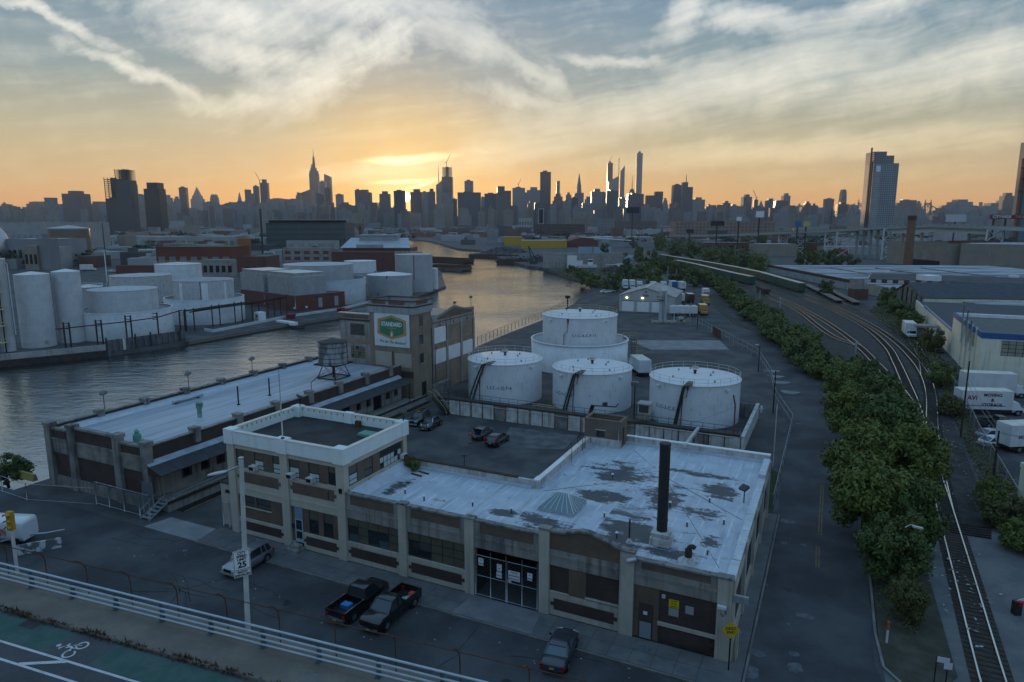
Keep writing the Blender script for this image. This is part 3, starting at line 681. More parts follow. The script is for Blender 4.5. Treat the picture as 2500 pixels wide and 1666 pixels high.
# == the brick and concrete works on the street corner
def uvthing(name,label,cat,group=None,u=0,v=0,z=0):return thing(name,label,cat,UV(u,v,z),RZ,group)
def stepped(u0,u1,z0,z1,y0,y1,st=.26):
 m_=M();h=(z1-z0)/3
 m_.box(u0+st,u1-st,y0,y1,z0,z0+h);m_.box(u0,u1,y0,y1,z0+h,z0+2*h);m_.box(u0+st,u1-st,y0,y1,z0+2*h,z1);return m_
def sash(parent,u0,u1,z0,z1,v,top,bot,split=.5,side=False,rail=True):
 """sash window: frame part with an upper and a lower pane as sub-parts"""
 f=M();t=.06
 def bx(m_,a,b,c,d,y0,y1):
  if side:m_.box(v-y1,v-y0,a,b,c,d)
  else:m_.box(a,b,v+y0,v+y1,c,d)
 bx(f,u0,u0+t,z0,z1,0,.07);bx(f,u1-t,u1,z0,z1,0,.07);bx(f,u0+t,u1-t,z1-t,z1,0,.07);bx(f,u0+t,u1-t,z0,z0+t,0,.07)
 zm=z0+(z1-z0)*split
 if rail:bx(f,u0+t,u1-t,zm-.04,zm+.04,0,.07)
 fo=f.build('window',frame_dk,parent)
 for a,b,mm in((z0+t,zm-.04,bot),(zm+.04,z1-t,top)):
  p=M();bx(p,u0+t,u1-t,a,b,.03,.045);p.build('pane',mm,fo)
 if bot is blind:
  p=M();bx(p,u0+t,u1-t,z0+(zm-z0)*.42,z0+(zm-z0)*.42+.06,.01,.03);p.build('meeting_rail',frame_dk,fo)
 return fo
def multipane(parent,u0,u1,z0,z1,v,nu,nz,pick,side=False,bar=.045):
 f=M()
 def bx(m_,a,b,c,d,y0,y1):
  if side:m_.box(v-y1,v-y0,a,b,c,d)
  else:m_.box(a,b,v+y0,v+y1,c,d)
 du=(u1-u0)/nu;dz=(z1-z0)/nz
 for i in range(nu+1):bx(f,u0+i*du-bar/2,u0+i*du+bar/2,z0,z1,0,.05)
 for j in range(nz+1):
  for i in range(nu):bx(f,u0+i*du+bar/2,u0+(i+1)*du-bar/2,z0+j*dz-bar/2,z0+j*dz+bar/2,.005,.045)
 fo=f.build('window',frame_dk,parent)
 for i in range(nu):
  for j in range(nz):
   p=M();e=random.uniform(-.008,.008);bx(p,u0+i*du+bar/2,u0+(i+1)*du-bar/2,z0+j*dz+bar/2,z0+(j+1)*dz-bar/2,.022+e,.032+e)
   p.build('pane',pick(i,j),fo)
 return fo
# ---------------- two-storey office
of=uvthing('office_building','two storey cream office with mint white parapet band and dark flat roof','building')
wl=M()
for a,b in((0,.92),(6.70,7.60),(13.22,14.1)):wl.box(a,b,-.14,.4,.13,9.2)
for a,b in((.92,6.70),(7.60,13.22)):
 for z0,z1 in((4.15,6.9),(8.72,9.2)):wl.box(a,b,0,.4,z0,z1)
 wl.box(a,b,-.05,0,4.75,4.92);wl.box(a,b,-.07,0,6.62,6.9)
wl.box(.92,6.70,0,.4,.13,1.78);wl.box(7.6,7.95,0,.4,.13,.68);wl.box(9.0,13.22,0,.4,.13,1.78);wl.box(.92,6.70,-.04,0,1.5,1.78);wl.box(9.0,13.22,-.04,0,1.5,1.78)
# right, rear and left walls
wl.box(13.7,14.1,.4,.55,6.0,9.2);wl.box(13.7,14.1,9.0,9.6,6.0,9.2);wl.box(13.7,14.1,.55,9.0,8.75,9.2);wl.box(13.8,14.08,.55,9.0,0,6.88)
wl.box(0,.4,.4,9.6,0,9.2);wl.box(.4,13.7,9.2,9.6,0,9.2)
wl.build('wall',cream_clean,of)
inf=M();inf.grid_wall(.92,6.70,6.9,8.72,[(1.0,1.95,6.95,8.72),(3.3,4.45,6.95,8.72),(5.6,6.66,6.95,8.72)],.10,.3)
inf.grid_wall(7.6,13.22,6.9,8.72,[(7.64,8.8,6.95,8.72),(9.92,11.15,6.95,8.72),(12.2,13.2,6.95,8.72)],.10,.3)
inf.grid_wall(.55,9.0,6.88,8.75,[(.7,1.9,6.9,8.75),(2.95,4.15,6.9,8.6),(5.25,8.7,6.9,8.75)],13.75,14.0,side=True)
inf.build('upper_brick_infill',brick_br,of)
inf=M();inf.grid_wall(.92,6.70,1.78,4.15,[(1.75,3.0,3.0,4.1),(3.23,5.05,3.0,4.1)],.08,.3);inf.box(7.6,7.95,.08,.3,.68,4.15)
inf.grid_wall(9.0,13.22,1.78,4.15,[(9.69,10.8,1.82,4.12),(11.38,12.48,1.82,4.12)],.08,.3);inf.build('ground_brick_infill',brick_br,of)
for a,b in((1.05,6.55),(7.75,13.1)):stepped(a,b,5.47,6.5,-.03,0).build('brick_panel',brick_br,of)
for a,b in((1.05,6.55),(9.05,13.1)):stepped(a,b,.62,1.46,-.03,0).build('brick_panel',brick_dk,of)
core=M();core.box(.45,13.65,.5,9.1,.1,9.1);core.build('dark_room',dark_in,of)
bnd=M();bnd.box(-.1,14.2,-.2,.2,9.2,10.42);bnd.box(13.8,14.2,.2,9.7,9.2,10.42);bnd.box(-.1,.3,.2,9.7,9.2,10.42);bnd.box(.3,13.8,9.3,9.7,9.2,10.42)
for a,b,c,d in((-.16,1.0,-.27,.75),(6.45,7.7,-.27,.5),(13.0,14.27,-.27,.75),(13.3,14.27,8.75,9.76),(-.16,.9,8.75,9.76),(6.6,7.6,9.2,9.76)):bnd.box(a,b,c,d,9.2-.06,10.58)
bnd.build('parapet',mint,of)
cp=M();cp.box(1.02,6.43,-.24,.24,10.42,10.5);cp.box(7.72,12.98,-.24,.24,10.42,10.5);cp.box(13.76,14.24,.77,8.73,10.42,10.5);cp.box(-.14,.34,.77,8.73,10.42,10.5);cp.box(.92,6.58,9.26,9.74,10.42,10.5);cp.box(7.62,13.28,9.26,9.74,10.42,10.5)
cp.build('coping',coping,of)
rf=M();rf.box(.3,13.8,.2,9.3,9.2,9.45);rf.build('roof',roof_tar,of)
M().box(10.6,12.2,6.3,7.5,9.45,9.7).build('roof_hatch',copper,of)
M().box(8.4,8.9,8.7,9.1,9.45,10.0).build('roof_vent',rust,of)
bl=M()
for i in range(13):bl.box(.30,.34,1.0+i*.62,1.05+i*.62,10.12,10.34)
for i in range(16):bl.box(1.0+i*.78,1.05+i*.78,9.26,9.30,10.12,10.34)
stuff(bl.build('parapet_bracket',steel_dk,of))
for u0,u1,sp in((1.0,1.95,.5),(3.3,4.45,.52),(5.6,6.66,.55),(7.64,8.8,.55),(9.92,11.15,.42),(12.2,13.2,.62)):
 sash(of,u0,u1,6.95,8.72,.12,pane_tan,pane_dk if u0>12 else blind,sp)
 M().box(u0-.1,u1+.1,-.1,.12,6.88,6.95).build('sill',cream,of)
sash(of,.7,1.9,6.9,8.75,14.0,pane_tan,blind,.52,side=True);sash(of,2.95,4.15,6.9,8.6,13.98,pane_tan,pane_grey,.4,side=True)
multipane(of,5.25,8.7,6.9,8.0,14.0,6,2,lambda i,j:blind if(i+j)%5 else pane_dk,side=True)
M().box(13.93,13.98,5.25,8.7,8.0,8.75).build('transom_board',frame_dk,of)
for u,v,z,side in((3.05,-.35,6.97,0),(7.66,-.35,6.97,0),(10.0,-.35,6.97,0),(13.95,8.2,7.0,1)):
 if side:o=uvthing('air_conditioner','boxy white air conditioner jutting from the office side wall above the pale low roof','air conditioner','window air conditioners on the office',14.2,8.85,6.9)
 else:o=uvthing('air_conditioner',{3.05:'white window air conditioner left of the flagpole pier on the office front',7.66:'white window air conditioner just right of the flagpole pier on the office front',10.0:'lowest hanging white air conditioner, in the middle window right of the flagpole pier'}[u],'air conditioner','window air conditioners on the office',u+.4,-.3,6.97)
 b=M().box(-.33,.33,-.22,.40,0,.46).build('casing',ac_white,o);M().box(-.27,.27,-.242,-.222,.06,.40).build('grille',black_p,o)
 if side:o.rotation_euler[2]=RZ+pi/2
# front door with blue-grey transom, and its steps
dr=M();dr.grid_wall(8.0,8.95,.68,2.95,[(8.12,8.83,1.0,1.75),(8.12,8.83,1.9,2.85)],.02,.09);dro=dr.build('door',mat('door_pale_blue',(.32,.37,.41),rough=.5),of)
for a,b in((1.0,1.75),(1.9,2.85)):M().box(8.12,8.83,.05,.06,a,b).build('door_pane',pane_dk,dro)
M().box(8.0,8.95,.04,.12,2.95,4.12).build('transom_panel',mat('transom_blue',(.20,.26,.33),(.17,.22,.29),2,.5),of)
M().box(7.72,9.15,-1.15,-.14,.13,.4).box(7.9,9.0,-.8,-.14,.4,.66).build('doorstep',conc_grey,of)
M().box(8.25,8.5,-.16,-.02,2.0,2.4).build('letter_box',steel_dk,of).location=(-.55,.1,0)
sash(of,1.75,3.0,3.0,4.1,.1,pane_grey,pane_grey,.4,rail=False);sash(of,3.23,5.05,3.0,4.1,.1,pane_grey,pane_grey,.45)
M().box(1.65,5.15,-.02,.12,2.9,3.0).build('sill',cream,of)
for a,b in((9.69,10.8),(11.38,12.48)):sash(of,a,b,1.82,4.12,.1,pane_tan,pane_dk,.58)
dp=M();dp.tube([(13.72,-.2,6.9),(13.72,-.2,6.5)],.16,8);dp.tube([(12.2,-.06,6.3),(12.2,-.06,5.5)],.03,5);dp.build('floodlight',black_p,of)
# left annex: low gate-house wall and hoop rail
an=uvthing('gatehouse','small pale block with a slot window against the left end of the office','outbuilding')
M().grid_wall(-2.3,-.05,.05,4.4,[(-1.75,-1.0,3.35,3.8)],.8,1.6).box(-2.3,-.05,1.6,4.2,.05,4.3).build('wall',cream,an);M().box(-1.75,-1.0,.95,1.0,3.35,3.8).build('pane',pane_dk,an)
M().box(-2.36,-.02,.75,4.2,4.4,4.5).build('roof',roof_tar,an)
hp=M();hp.tube([(-1.9,.5,.05),(-1.9,.5,2.3),(-1.75,.5,2.55),(-1.2,.5,2.6),(-1.05,.5,2.3),(-1.05,.5,.05)],.05,6);tag(hp.build('pipe_hoop',galv),'grey pipe hoop guarding the pale block left of the office','pipe guard').matrix_world=Matrix.Translation(UV(0,0))@Matrix.Rotation(RZ,4,'Z')
fp_=uvthing('flagpole','tall slim white flagpole rising from the middle pier of the office parapet','flagpole',None,7.25,-.1,10.58)
M().tube([(0,0,0),(0,0,2.5),(0,0,6.4)],[.06,.055,.03],8).build('pole',white_rail,fp_);M().box(-.12,.12,-.12,.12,0,.12).build('base',steel_dk,fp_)
# ---------------- single-storey workshop, L-shaped
ws=uvthing('workshop','long single storey cream and brick workshop with a patchy white roof on the street corner','building')
PIL=[(13.3,14.1),(19.72,20.5),(26.18,27.0),(32.72,33.55),(39.1,40.15),(46.0,46.95)]
boxes('pilaster',cream,ws,[(a,b,-.16,.4,.13,7.0 if i==3 else(6.62 if i<5 else 6.2))for i,(a,b)in enumerate(PIL)if i])
boxes('pilaster_cap',conc_dirty,ws,[(a-.06,b+.06,-.22,.46,*((7.0,7.18)if i==3 else(6.62,6.74)if i<5 else(6.2,6.3)))for i,(a,b)in enumerate(PIL)if i])
wl=M();bays=[(14.1,19.72),(20.5,26.18),(27.0,32.72),(33.55,39.1),(40.15,46.0)]
for i,(a,b)in enumerate(bays):
 wl.box(a,b,0,.35,4.24,5.5);wl.box(a,b,-.06,0,5.0,5.18)
wl.box(33.55,39.1,-.05,0,4.25,4.55)
wl.build('lintel_beam',cream_dirty,ws)
for a,b in bays[:2]+[bays[3]]:M().box(a,b,0,.4,.13,2.02).box(a,b,-.05,0,1.62,2.02).build('plinth',cream,ws)
M().box(41.95,46.0,-.05,.06,1.5,1.78).build('sill_band',cream,ws)
for a,b in bays[:2]+[bays[3]]:stepped(a+.12,b-.12,.62,1.52,-.03,0).build('brick_panel',brick_dk,ws)
stepped(41.95,45.9,.45,1.4,-.02,.05).build('brick_panel',brick_dk,ws)
pp=M()
for i,(a,b)in enumerate(bays):
 zt=6.45 if i<3 else 6.1
 if i!=3:pp.box(a,b,.05,.35,5.5,zt)
pp.slab([(33.55,5.5),(39.1,5.5),(39.1,6.5),(37.6,7.1),(36.6,7.35),(36.1,7.35),(34.6,6.95),(33.55,6.85)],.05,.35)
pp.build('parapet_brick',brick_br,ws)
for i,(a,b)in enumerate(bays):
 if i!=3:zt=6.45 if i<3 else 6.1;boxes('parapet_corner',cream_dirty,ws,[(a,a+.5,.0,.05,5.5,zt),(b-.5,b,.0,.05,5.5,zt)])
boxes('parapet_coping',conc_dirty,ws,[(a,b,-.08,.42,6.45 if i<3 else 6.1,6.6 if i<3 else 6.24)for i,(a,b)in enumerate(bays)if i!=3])
pf=M()
ln=[(33.5,6.95),(34.6,7.03),(36.1,7.45),(36.6,7.45),(37.6,7.2),(39.15,6.58)]
for p,q in zip(ln,ln[1:]):pf.hexa([(p[0],-.1,p[1]-.1),(q[0],-.1,q[1]-.1),(q[0],.42,q[1]-.1),(p[0],.42,p[1]-.1),(p[0],-.1,p[1]+.06),(q[0],-.1,q[1]+.06),(q[0],.42,q[1]+.06),(p[0],.42,p[1]+.06)])
pf.build('arched_coping',conc_dirty,ws)
pat1={(0,0):pane_blue,(0,1):pane_dk,(1,1):pane_tan,(2,0):pane_dk,(2,1):pane_dk,(3,0):pane_blue,(3,1):pane_dk}
pat2={(0,0):pane_dk,(0,1):pane_dk,(1,0):pane_dk,(1,1):pane_grey}
multipane(ws,14.2,19.6,2.04,4.22,.12,5,3,lambda i,j:pat1.get((i,j),pane_tan))
multipane(ws,20.6,26.1,2.04,4.22,.12,5,3,lambda i,j:pat2.get((i,j),pane_tan))
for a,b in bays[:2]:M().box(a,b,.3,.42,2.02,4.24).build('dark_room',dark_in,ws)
bk=M();bk.box(33.62,35.12,.1,.35,2.02,4.24);bk.box(36.5,39.05,.1,.35,2.2,4.24);bk.box(42.0,46.0,.1,.35,1.78,4.24);bk.box(40.15,46,.1,.4,.13,1.45);bk.box(40.15,42.0,.1,.35,2.9,3.0);bk.build('bricked_up_opening',brick_dk,ws)
bk=M();bk.box(35.12,36.5,.02,.35,2.02,4.24);bk.box(36.5,39.1,.02,.2,1.95,2.2);bk.box(40.15,40.58,.04,.35,.13,4.24);bk.box(41.58,42.0,.04,.35,.13,4.24);bk.box(40.58,41.58,.04,.35,2.88,4.24);bk.build('brick_infill',brick_br,ws)
M().box(40.6,41.56,.0,.09,.13,2.86).build('door',mat('door_brown',(.055,.042,.038),(.07,.05,.045),2,.7),ws)
M().box(40.66,41.5,-.02,0,.2,1.45).build('kick_plate',door_grey,ws);M().box(40.9,41.2,-.025,0,2.05,2.3).build('door_notice',sign_white,ws)
M().box(36.45,39.15,-.08,.1,2.12,2.22).box(33.58,35.15,-.08,.1,2.02,2.1).build('sill',cream,ws)
# gateway
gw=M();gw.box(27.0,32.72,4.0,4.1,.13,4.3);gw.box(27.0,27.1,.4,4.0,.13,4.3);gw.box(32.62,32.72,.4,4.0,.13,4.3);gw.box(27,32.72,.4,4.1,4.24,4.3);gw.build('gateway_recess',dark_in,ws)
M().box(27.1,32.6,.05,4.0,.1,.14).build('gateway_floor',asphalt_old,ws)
# right-hand wall
rw_=M()
for v in(0,6.3,12.8,19.3,25.4):rw_.box(46.6,47.12,v,v+.7,.13,6.15)
rw_.box(46.6,46.98,.7,25.4,4.3,5.3);rw_.box(46.6,46.98,.7,25.4,.13,1.2);rw_.box(46.98,47.04,.7,25.4,4.9,5.05);rw_.build('side_wall',cream,ws)
rw_=M();rw_.box(46.62,46.93,.7,25.4,5.3,6.05);rw_.box(46.62,46.85,.7,25.4,1.2,4.3);rw_.build('side_brick',brick_dk,ws)
for v in(8.3,14.8,21.3):multipane(ws,v,v+3.4,1.6,4.0,46.9,4,3,lambda i,j:pane_dk,side=True)
# inner and back parapets, painted white, and courtyard faces
ip=M();ip.box(14.1,28.3,9.3,9.6,5.9,6.75);ip.box(28.3,28.65,9.3,23.4,5.9,6.85);ip.box(32.1,47.0,25.7,26.05,5.9,6.75);ip.box(14.1,14.3,.4,9.3,5.9,6.75);ip.build('roof_parapet',white_peel,ws)
ip=M();ip.box(14.1,26.5,9.24,9.66,6.75,6.84);ip.build('parapet_top',rust_dk,ws)
ip=M();ip.box(28.24,28.72,9.24,16.0,6.85,6.95);ip.box(28.2,28.76,9.0,10.0,6.86,7.0);ip.box(32.1,47.05,25.64,26.1,6.75,6.85);ip.build('parapet_coping',white_metal,ws)
ip=M();ip.box(28.24,28.72,16,22.5,6.85,6.97);ip.build('parapet_coping',coping,ws)
up=M();up.hexa([(14.3,.4,6.0),(15.3,.4,6.0),(15.3,8.6,6.0),(14.3,8.6,6.0),(14.3,.4,6.6),(14.5,.4,6.45),(14.5,8.6,6.5),(14.3,8.6,6.7)]);up.box(14.3,28.0,9.0,9.3,6.0,6.22);up.box(28.65,28.9,9.6,23.4,6.0,6.2);up.box(32.1,46.6,25.4,25.7,6.0,6.22);up.build('roof_upstand',mat('upstand',(.46,.50,.55),(.38,.42,.47),1.2,.6),ws)
fc=M();fc.box(14.1,28.3,9.3,9.6,0,5.9);fc.box(28.3,28.65,9.6,26,0,5.9);fc.box(28.65,47,25.7,26,0,5.9);fc.build('courtyard_wall',brick_pale,ws)
rf=M();rf.prism([(14.1,.35),(46.62,.35),(46.62,25.7),(28.65,25.7),(28.65,9.3),(14.1,9.3)],5.7,6.0);rf.build('roof',roof_white,ws)
rc=M()
vs=[0.3,3.0,5.5,8.2,11.5,14.0,17.0,20.5,23.0,25.4]
for i in range(len(vs)-1):rc.box(46.45+random.uniform(-.04,.04),47.06,vs[i],vs[i+1]-.05,6.0,6.18+random.uniform(-.02,.03)+(.35 if i>6 else 0))
rc.build('roof_edge',mat('roof_edge_white',(.52,.55,.58),(.40,.42,.45),1.2,.6),ws)
# penthouse
ph=uvthing('roof_penthouse','square brown block with open top standing on the back of the workshop roof','roof hut',None,28.0,23.4,6.0)
w_=M();w_.grid_wall(0,4.1,.9,2.9,[(1.35,2.3,1.0,1.75)],0,.25);w_.box(0,.25,.25,2.4,0,2.9);w_.grid_wall(.25,2.15,0,2.9,[(.7,1.4,.2,2.1)],3.85,4.1,side=True);w_.box(0,4.1,2.15,2.4,0,2.9);w_.build('wall',brick('hut_brick',(.135,.105,.080),(.155,.120,.092),(.13,.11,.09)),ph)
M().box(-.02,4.12,-.03,.25,0,.9).build('white_base',white_peel,ph);M().box(1.35,2.3,.1,.14,1.0,1.75).build('window',pane_dk,ph);M().box(1.25,2.4,-.05,.06,1.76,1.86).build('lintel',cream,ph)
M().box(.25,3.85,.25,2.15,2.1,2.3).build('roof',mat('hut_roof',(.06,.07,.068),(.08,.09,.085),1,.8),ph);M().box(3.9,3.95,.7,1.4,.2,2.1).build('door',dark_in,ph)
c_=M()
for a in((-.05,4.15,-.05,.3),(-.05,4.15,2.1,2.45),(-.05,.3,.3,2.1),(3.8,4.15,.3,2.1)):c_.box(*a,2.9,2.98)
c_.build('coping',brick_br,ph);M().tube([(3.9,-.12,0),(3.9,-.12,2.2),(4.0,-.12,2.45)],.05,6).build('drain_pipe',galv,ph)
# tall black flue with flared white base
fl=uvthing('flue_stack','tall black steel flue rising from a square white base on the workshop roof','chimney',None,41.2,3.7,6.0)
M().cyl(0,0,.75,7.9,.40,28).build('flue',mat('flue_black',(.018,.019,.020),(.030,.028,.027),1.2,.6,obj=True),fl)
b_=M();b_.loft([[(x_*r,y_*r,zz)for x_,y_ in((-1,-1),(1,-1),(1,1),(-1,1))]for r,zz in((.78,0),(.76,.55),(.62,.6),(.70,.95),(.44,1.0))],smooth=False);b_.build('base',white_peel,fl)
rg=M()
for zz in(7.75,1.8):rg.ringwall(0,0,zz,zz+.12,.4,.43,28)
rg.build('band',steel_dk,fl)
for i,(u,v)in enumerate(((29.5,8.2),(45.9,.8),(46.3,9.6),(33.8,22.5))):
 wq=M();wq.tube([UV(41.2,3.7,11.3),UV(u,v,6.4)],.018,4);tag(wq.build('guy_wire',steel_dk),['thin guy wire running from the black flue down past the skylight','thin guy wire running from the black flue to the front street corner of the roof','thin guy wire running from the black flue to the right roof edge','thin guy wire running from the black flue back towards the brown roof hut'][i],'wire','guy wires holding the flue')
# skylight
sk=uvthing('skylight','hipped glass skylight with pale bars on the worn white roof','skylight',None,30.4,5.0,6.0)
M().box(0,3.2,0,3.2,0,.3).build('curb',mat('skylight_curb',(.36,.40,.44),(.28,.31,.34),1.5,.7),sk)
A_=[(0.0,0.0,.3),(3.2,0,.3),(3.2,3.2,.3),(0,3.2,.3)];r0,r1=Vector((1.15,1.6,1.3)),Vector((2.05,1.6,1.3))
gl_=glass('skylight_glass',(.10,.16,.17),.15)
def roofpanes(a,b,c,d,n):
 a,b,c,d=map(Vector,(a,b,c,d))
 for i in range(n):
  t0,t1=i/n,(i+1)/n;p=[a.lerp(b,t0),a.lerp(b,t1),d.lerp(c,t1),d.lerp(c,t0)]
  o=M();o.face(p if(p[2]-p[3]).length>.02 else p[:3]);o.build('pane',gl_,sk)
  br.beam(p[0],p[3],.045)
 br.beam(b,c,.06)
br=M();roofpanes(A_[0],A_[1],r1,r0,6);roofpanes(A_[1],A_[2],r1,r1,6);roofpanes(A_[2],A_[3],r0,r1,6);roofpanes(A_[3],A_[0],r0,r0,6);br.beam(r0,r1,.16,.1)
br.build('glazing_bars',mat('bar_pale',(.50,.54,.55),rough=.6),sk)
# vents, pipes and lamps on the roof
VL=['nearest the office','second from the office along the street parapet','above the second big window bay','above the gateway','in the dark stain by the roof hut','right of the flue in mid roof','nearest the right roof edge','halfway between the flue and the right edge','just behind the flue','nearest the front street corner','in the black stain left of the flue','beside the skylight']
vp=None
for i,(u,v,h)in enumerate(((18.2,3.2,.5),(20.6,2.6,.55),(25.0,3.4,.5),(28.6,3.6,.5),(33.9,14.8,.5),(43.2,13.0,.45),(45.0,9.0,.5),(42.4,7.3,.5),(40.3,10.6,.5),(44.7,3.2,.5),(37.9,3.0,.5),(35.9,6.1,.7))):
 if vp is None:
  vp=thing('vent_pipe','x','vent pipe',UV(u,v,6.0),RZ,'short vent pipes dotted over the workshop roof');M().cyl(0,0,0,.42,.07,8).build('pipe',mat('vent_dark',(.06,.06,.06),rough=.7),vp);M().cone(0,0,.45,.13,.56,8).cyl(0,0,.40,.45,.13,8).build('cap',white_metal,vp);o=vp
 else:o=copy_tree(vp,None,UV(u,v,6.0))
 o['label']='small capped vent pipe on the workshop roof, '+VL[i]
q=uvthing('roof_pipe','thin dark pipe standing in a white collar beside the flue base','pipe',None,39.0,2.6,6.0);M().cyl(0,0,0,1.9,.07,8).build('pipe',steel_dk,q);M().cone(0,0,0,.28,.5,10).build('collar',white_peel,q)
q=uvthing('roof_ventilator','squat rusty gooseneck ventilator in a heap of white coating by the street parapet','ventilator',None,43.6,1.7,6.0);M().cyl(0,0,.2,.9,.26,12).tube([(0,0,.9),(.05,0,1.05),(.25,.1,1.12),(.42,.15,1.0)],.17,10).build('duct',rust_dk,q);M().cone(0,0,0,.75,.5,12).build('collar',white_peel,q)
def flood(name,label,base,h,rz,big=1.0):
 q=thing(name,label,'floodlight',base,rz);M().cyl(0,0,0,h,.05*big,8).build('pole',steel_dk,q)
 M().hexa([Vector(p)*big+Vector((0,0,h))for p in((-.35,-.3,-.05),(.35,-.3,-.05),(.35,.25,.2),(-.35,.25,.2),(-.35,-.38,.12),(.35,-.38,.12),(.35,.17,.42),(-.35,.17,.42))]).build('lamp_head',mat('lamp_head',(.05,.05,.048),(.08,.075,.06),2,.6),q);return q
flood('floodlight','brown boxy floodlight on a bent post over the right roof edge',UV(45.9,14.2,6.0),1.2,RZ-.6)
flood('floodlight','dark floodlight on a thin post above the white inner parapet of the courtyard',UV(20.6,9.75,5.2),2.7,RZ+.5,.8)
flood('floodlight','dark floodlight on a post on the inner roof corner by the ladder hoop',UV(28.9,17.0,6.0),2.0,RZ+pi,.5)
for lab,u,v in(('left dark double floodlight at the back corner of the office roof',.75,9.2),('pale square floodlight at the right back corner of the office roof',13.9,9.4)):flood('floodlight',lab,UV(u,v,10.5),.9,RZ+(.4 if u>5 else 2.6),1.1)
lh=uvthing('ladder_hoop','rusty caged ladder hoop over the inner roof parapet','ladder',None,28.4,21.0,6.2)
l_=M()
for s in(-.35,.35):l_.tube([(-.2,s,-4),(-.2,s,1.2),(.0,s,1.6),(.4,s,1.2),(.4,s,-.1)],.04,5)
l_.tube([(-.2,-.35,1.2),(-.1,-.2,1.75),(-.1,.2,1.75),(-.2,.35,1.2)],.04,5);l_.build('rail',rust_dk,lh);M().add(l_).xf(Matrix.Identity(4))
r_=M()
for i in range(14):r_.box(-.22,-.18,-.35,.35,-3.8+i*.35,-3.76+i*.35)
r_.build('rung',rust_dk,lh)
for i,(u,v,m_)in enumerate(((16.0,7.5,rust),(16.3,8.3,red_pipe))):tag(M().beam(UV(u,v,6.06),UV(u+1.3,v-.2,6.06),.12).build('loose_pipe',m_),['short rusty pipe lying on the white roof near the shrubs','short red pipe lying on the white roof right beside the shrubs'][i],'pipe')
q=uvthing('roof_drain','square dark drain sump in the pale low roof beside the office','drain',None,17.0,5.4,6.0);M().box(-.4,.4,-.4,.4,0,.03).build('frame',mat('drain_grey',(.25,.26,.27),rough=.7),q);M().box(-.22,.22,-.22,.22,.03,.05).build('grate',black_p,q)
# chain-link gates with notices
gt=None
mesh_wire=mat('chain_link',(.16,.17,.175),rough=.5,metal=.5)
def chain(m_,a,b,z0,z1,step=.35,w_=.012,side=False):
 n=int((b-a+z1-z0)/step)
 for i in range(n):
  t=i*step
  for dr_ in(0,1):
   x0,zz0=(a+max(0,t-(z1-z0)),z0+min(t,z1-z0));x1,zz1=(a+min(t,b-a),z0+max(0,t-(b-a)))
   if dr_:x0,x1=a+b-x0,a+b-x1
   m_.beam((x0,0,zz0),(x1,0,zz1),w_)
for i,(a,b)in enumerate(((27.1,29.85),(29.95,32.55))):
 g=uvthing('chain_link_gate',['left leaf of the chain link gate in the workshop gateway','right leaf of the chain link gate in the workshop gateway, with the large notice'][i],'gate','gateway gate leaves',a,-.02,.14)
 L=b-a;f=M()
 for u in(0,L/2,L):f.tube([(u,0,0),(u,0,3.9 if u else 3.55)],.04,6)
 for zz in(.08,1.75,3.5):f.tube([(0,0,zz),(L,0,zz)],.03,6)
 f.build('frame',galv,g);c_=M();chain(c_,0,L,.08,3.5,.32,.010);stuff(c_.build('mesh',mesh_wire,g))
def notice(lab,u,z,w_,h,lines,size,bgm=sign_white,ik=ink,v=-.1,rot=0.0,parent=None,cat='sign',base=None):
 s_=thing('notice_board',lab,cat,base or UV(u,v,z),RZ);bd=M();bd.box(-w_/2,w_/2,-.015,.01,-h/2,h/2);b_=bd.build('board',bgm,s_)
 n=len(lines)
 for k,tx in enumerate(lines):
  if tx:text(tx,size,ik,s_,face_front(0,-.019,h/2-h*(k+.5)/n),depth=.002,bold=.004)
 return s_
notice('small white notice high on the left gate leaf',27.65,3.15,.45,.62,('NO','PARKING'),.13)
notice('white notice near the middle of the gate, upper of two on the left leaf',29.3,2.95,.42,.70,('P','NO','PARKING'),.12)
notice('square white notice below another on the left gate leaf',29.28,2.35,.48,.42,('DRIVEWAY',),.1)
notice('large white notice board on the right gate leaf',30.6,2.6,1.0,.8,('TRUCKS','ENTRANCE','ON 37TH ST'),.17)
notice('small white notice on the far right of the gateway gate',31.95,2.85,.42,.62,('NO','PARKING'),.12)
notice('tiny pale red tag hanging below the large gate notice',30.2,2.05,.34,.24,('',),.1,mat('tag_pink',(.5,.38,.38),rough=.6))
notice('yellow notice on the dark bricked opening near the corner',43.05,3.35,.72,.62,('NOTICE','PRIVATE','PROPERTY'),.11,sign_yellow,v=.08)
notice('grey notice below the yellow one on the bricked opening',43.05,2.7,.70,.58,('',),.1,mat('notice_grey',(.30,.31,.31),rough=.6),v=.08)
notice('grey notice right of the yellow one on the bricked opening',44.15,3.15,.58,.6,('',),.1,mat('notice_grey',(.30,.31,.31),rough=.6),v=.08)
notice('small white house number plate over the corner bay',42.3,3.75,.24,.28,('37',),.16,v=.08)
q=uvthing('wall_lamp','dark cylinder lamp on the parapet pier right of the arched pediment','lamp',None,40.0,-.6,6.2);M().tube([(-.3,.0,0),(.35,.3,.12)],.18,12).build('lamp_body',mat('lamp_silver',(.4,.42,.45),rough=.4,metal=.4),q);M().tube([(.2,.35,.05),(.2,.8,.0)],.03,5).build('arm',steel_dk,q)
q=uvthing('wall_lamp','small white lamp and coiled cable on the corner pier above the yellow sign','lamp',None,46.4,-.35,4.1);M().box(-.32,.25,-.15,.1,0,.2).build('lamp_body',sign_white,q);M().tube([(.1,.1,0),(.25,.05,-.3),(.05,.05,-.6),(-.1,.08,-.4)],.03,5).build('cable',black_p,q)
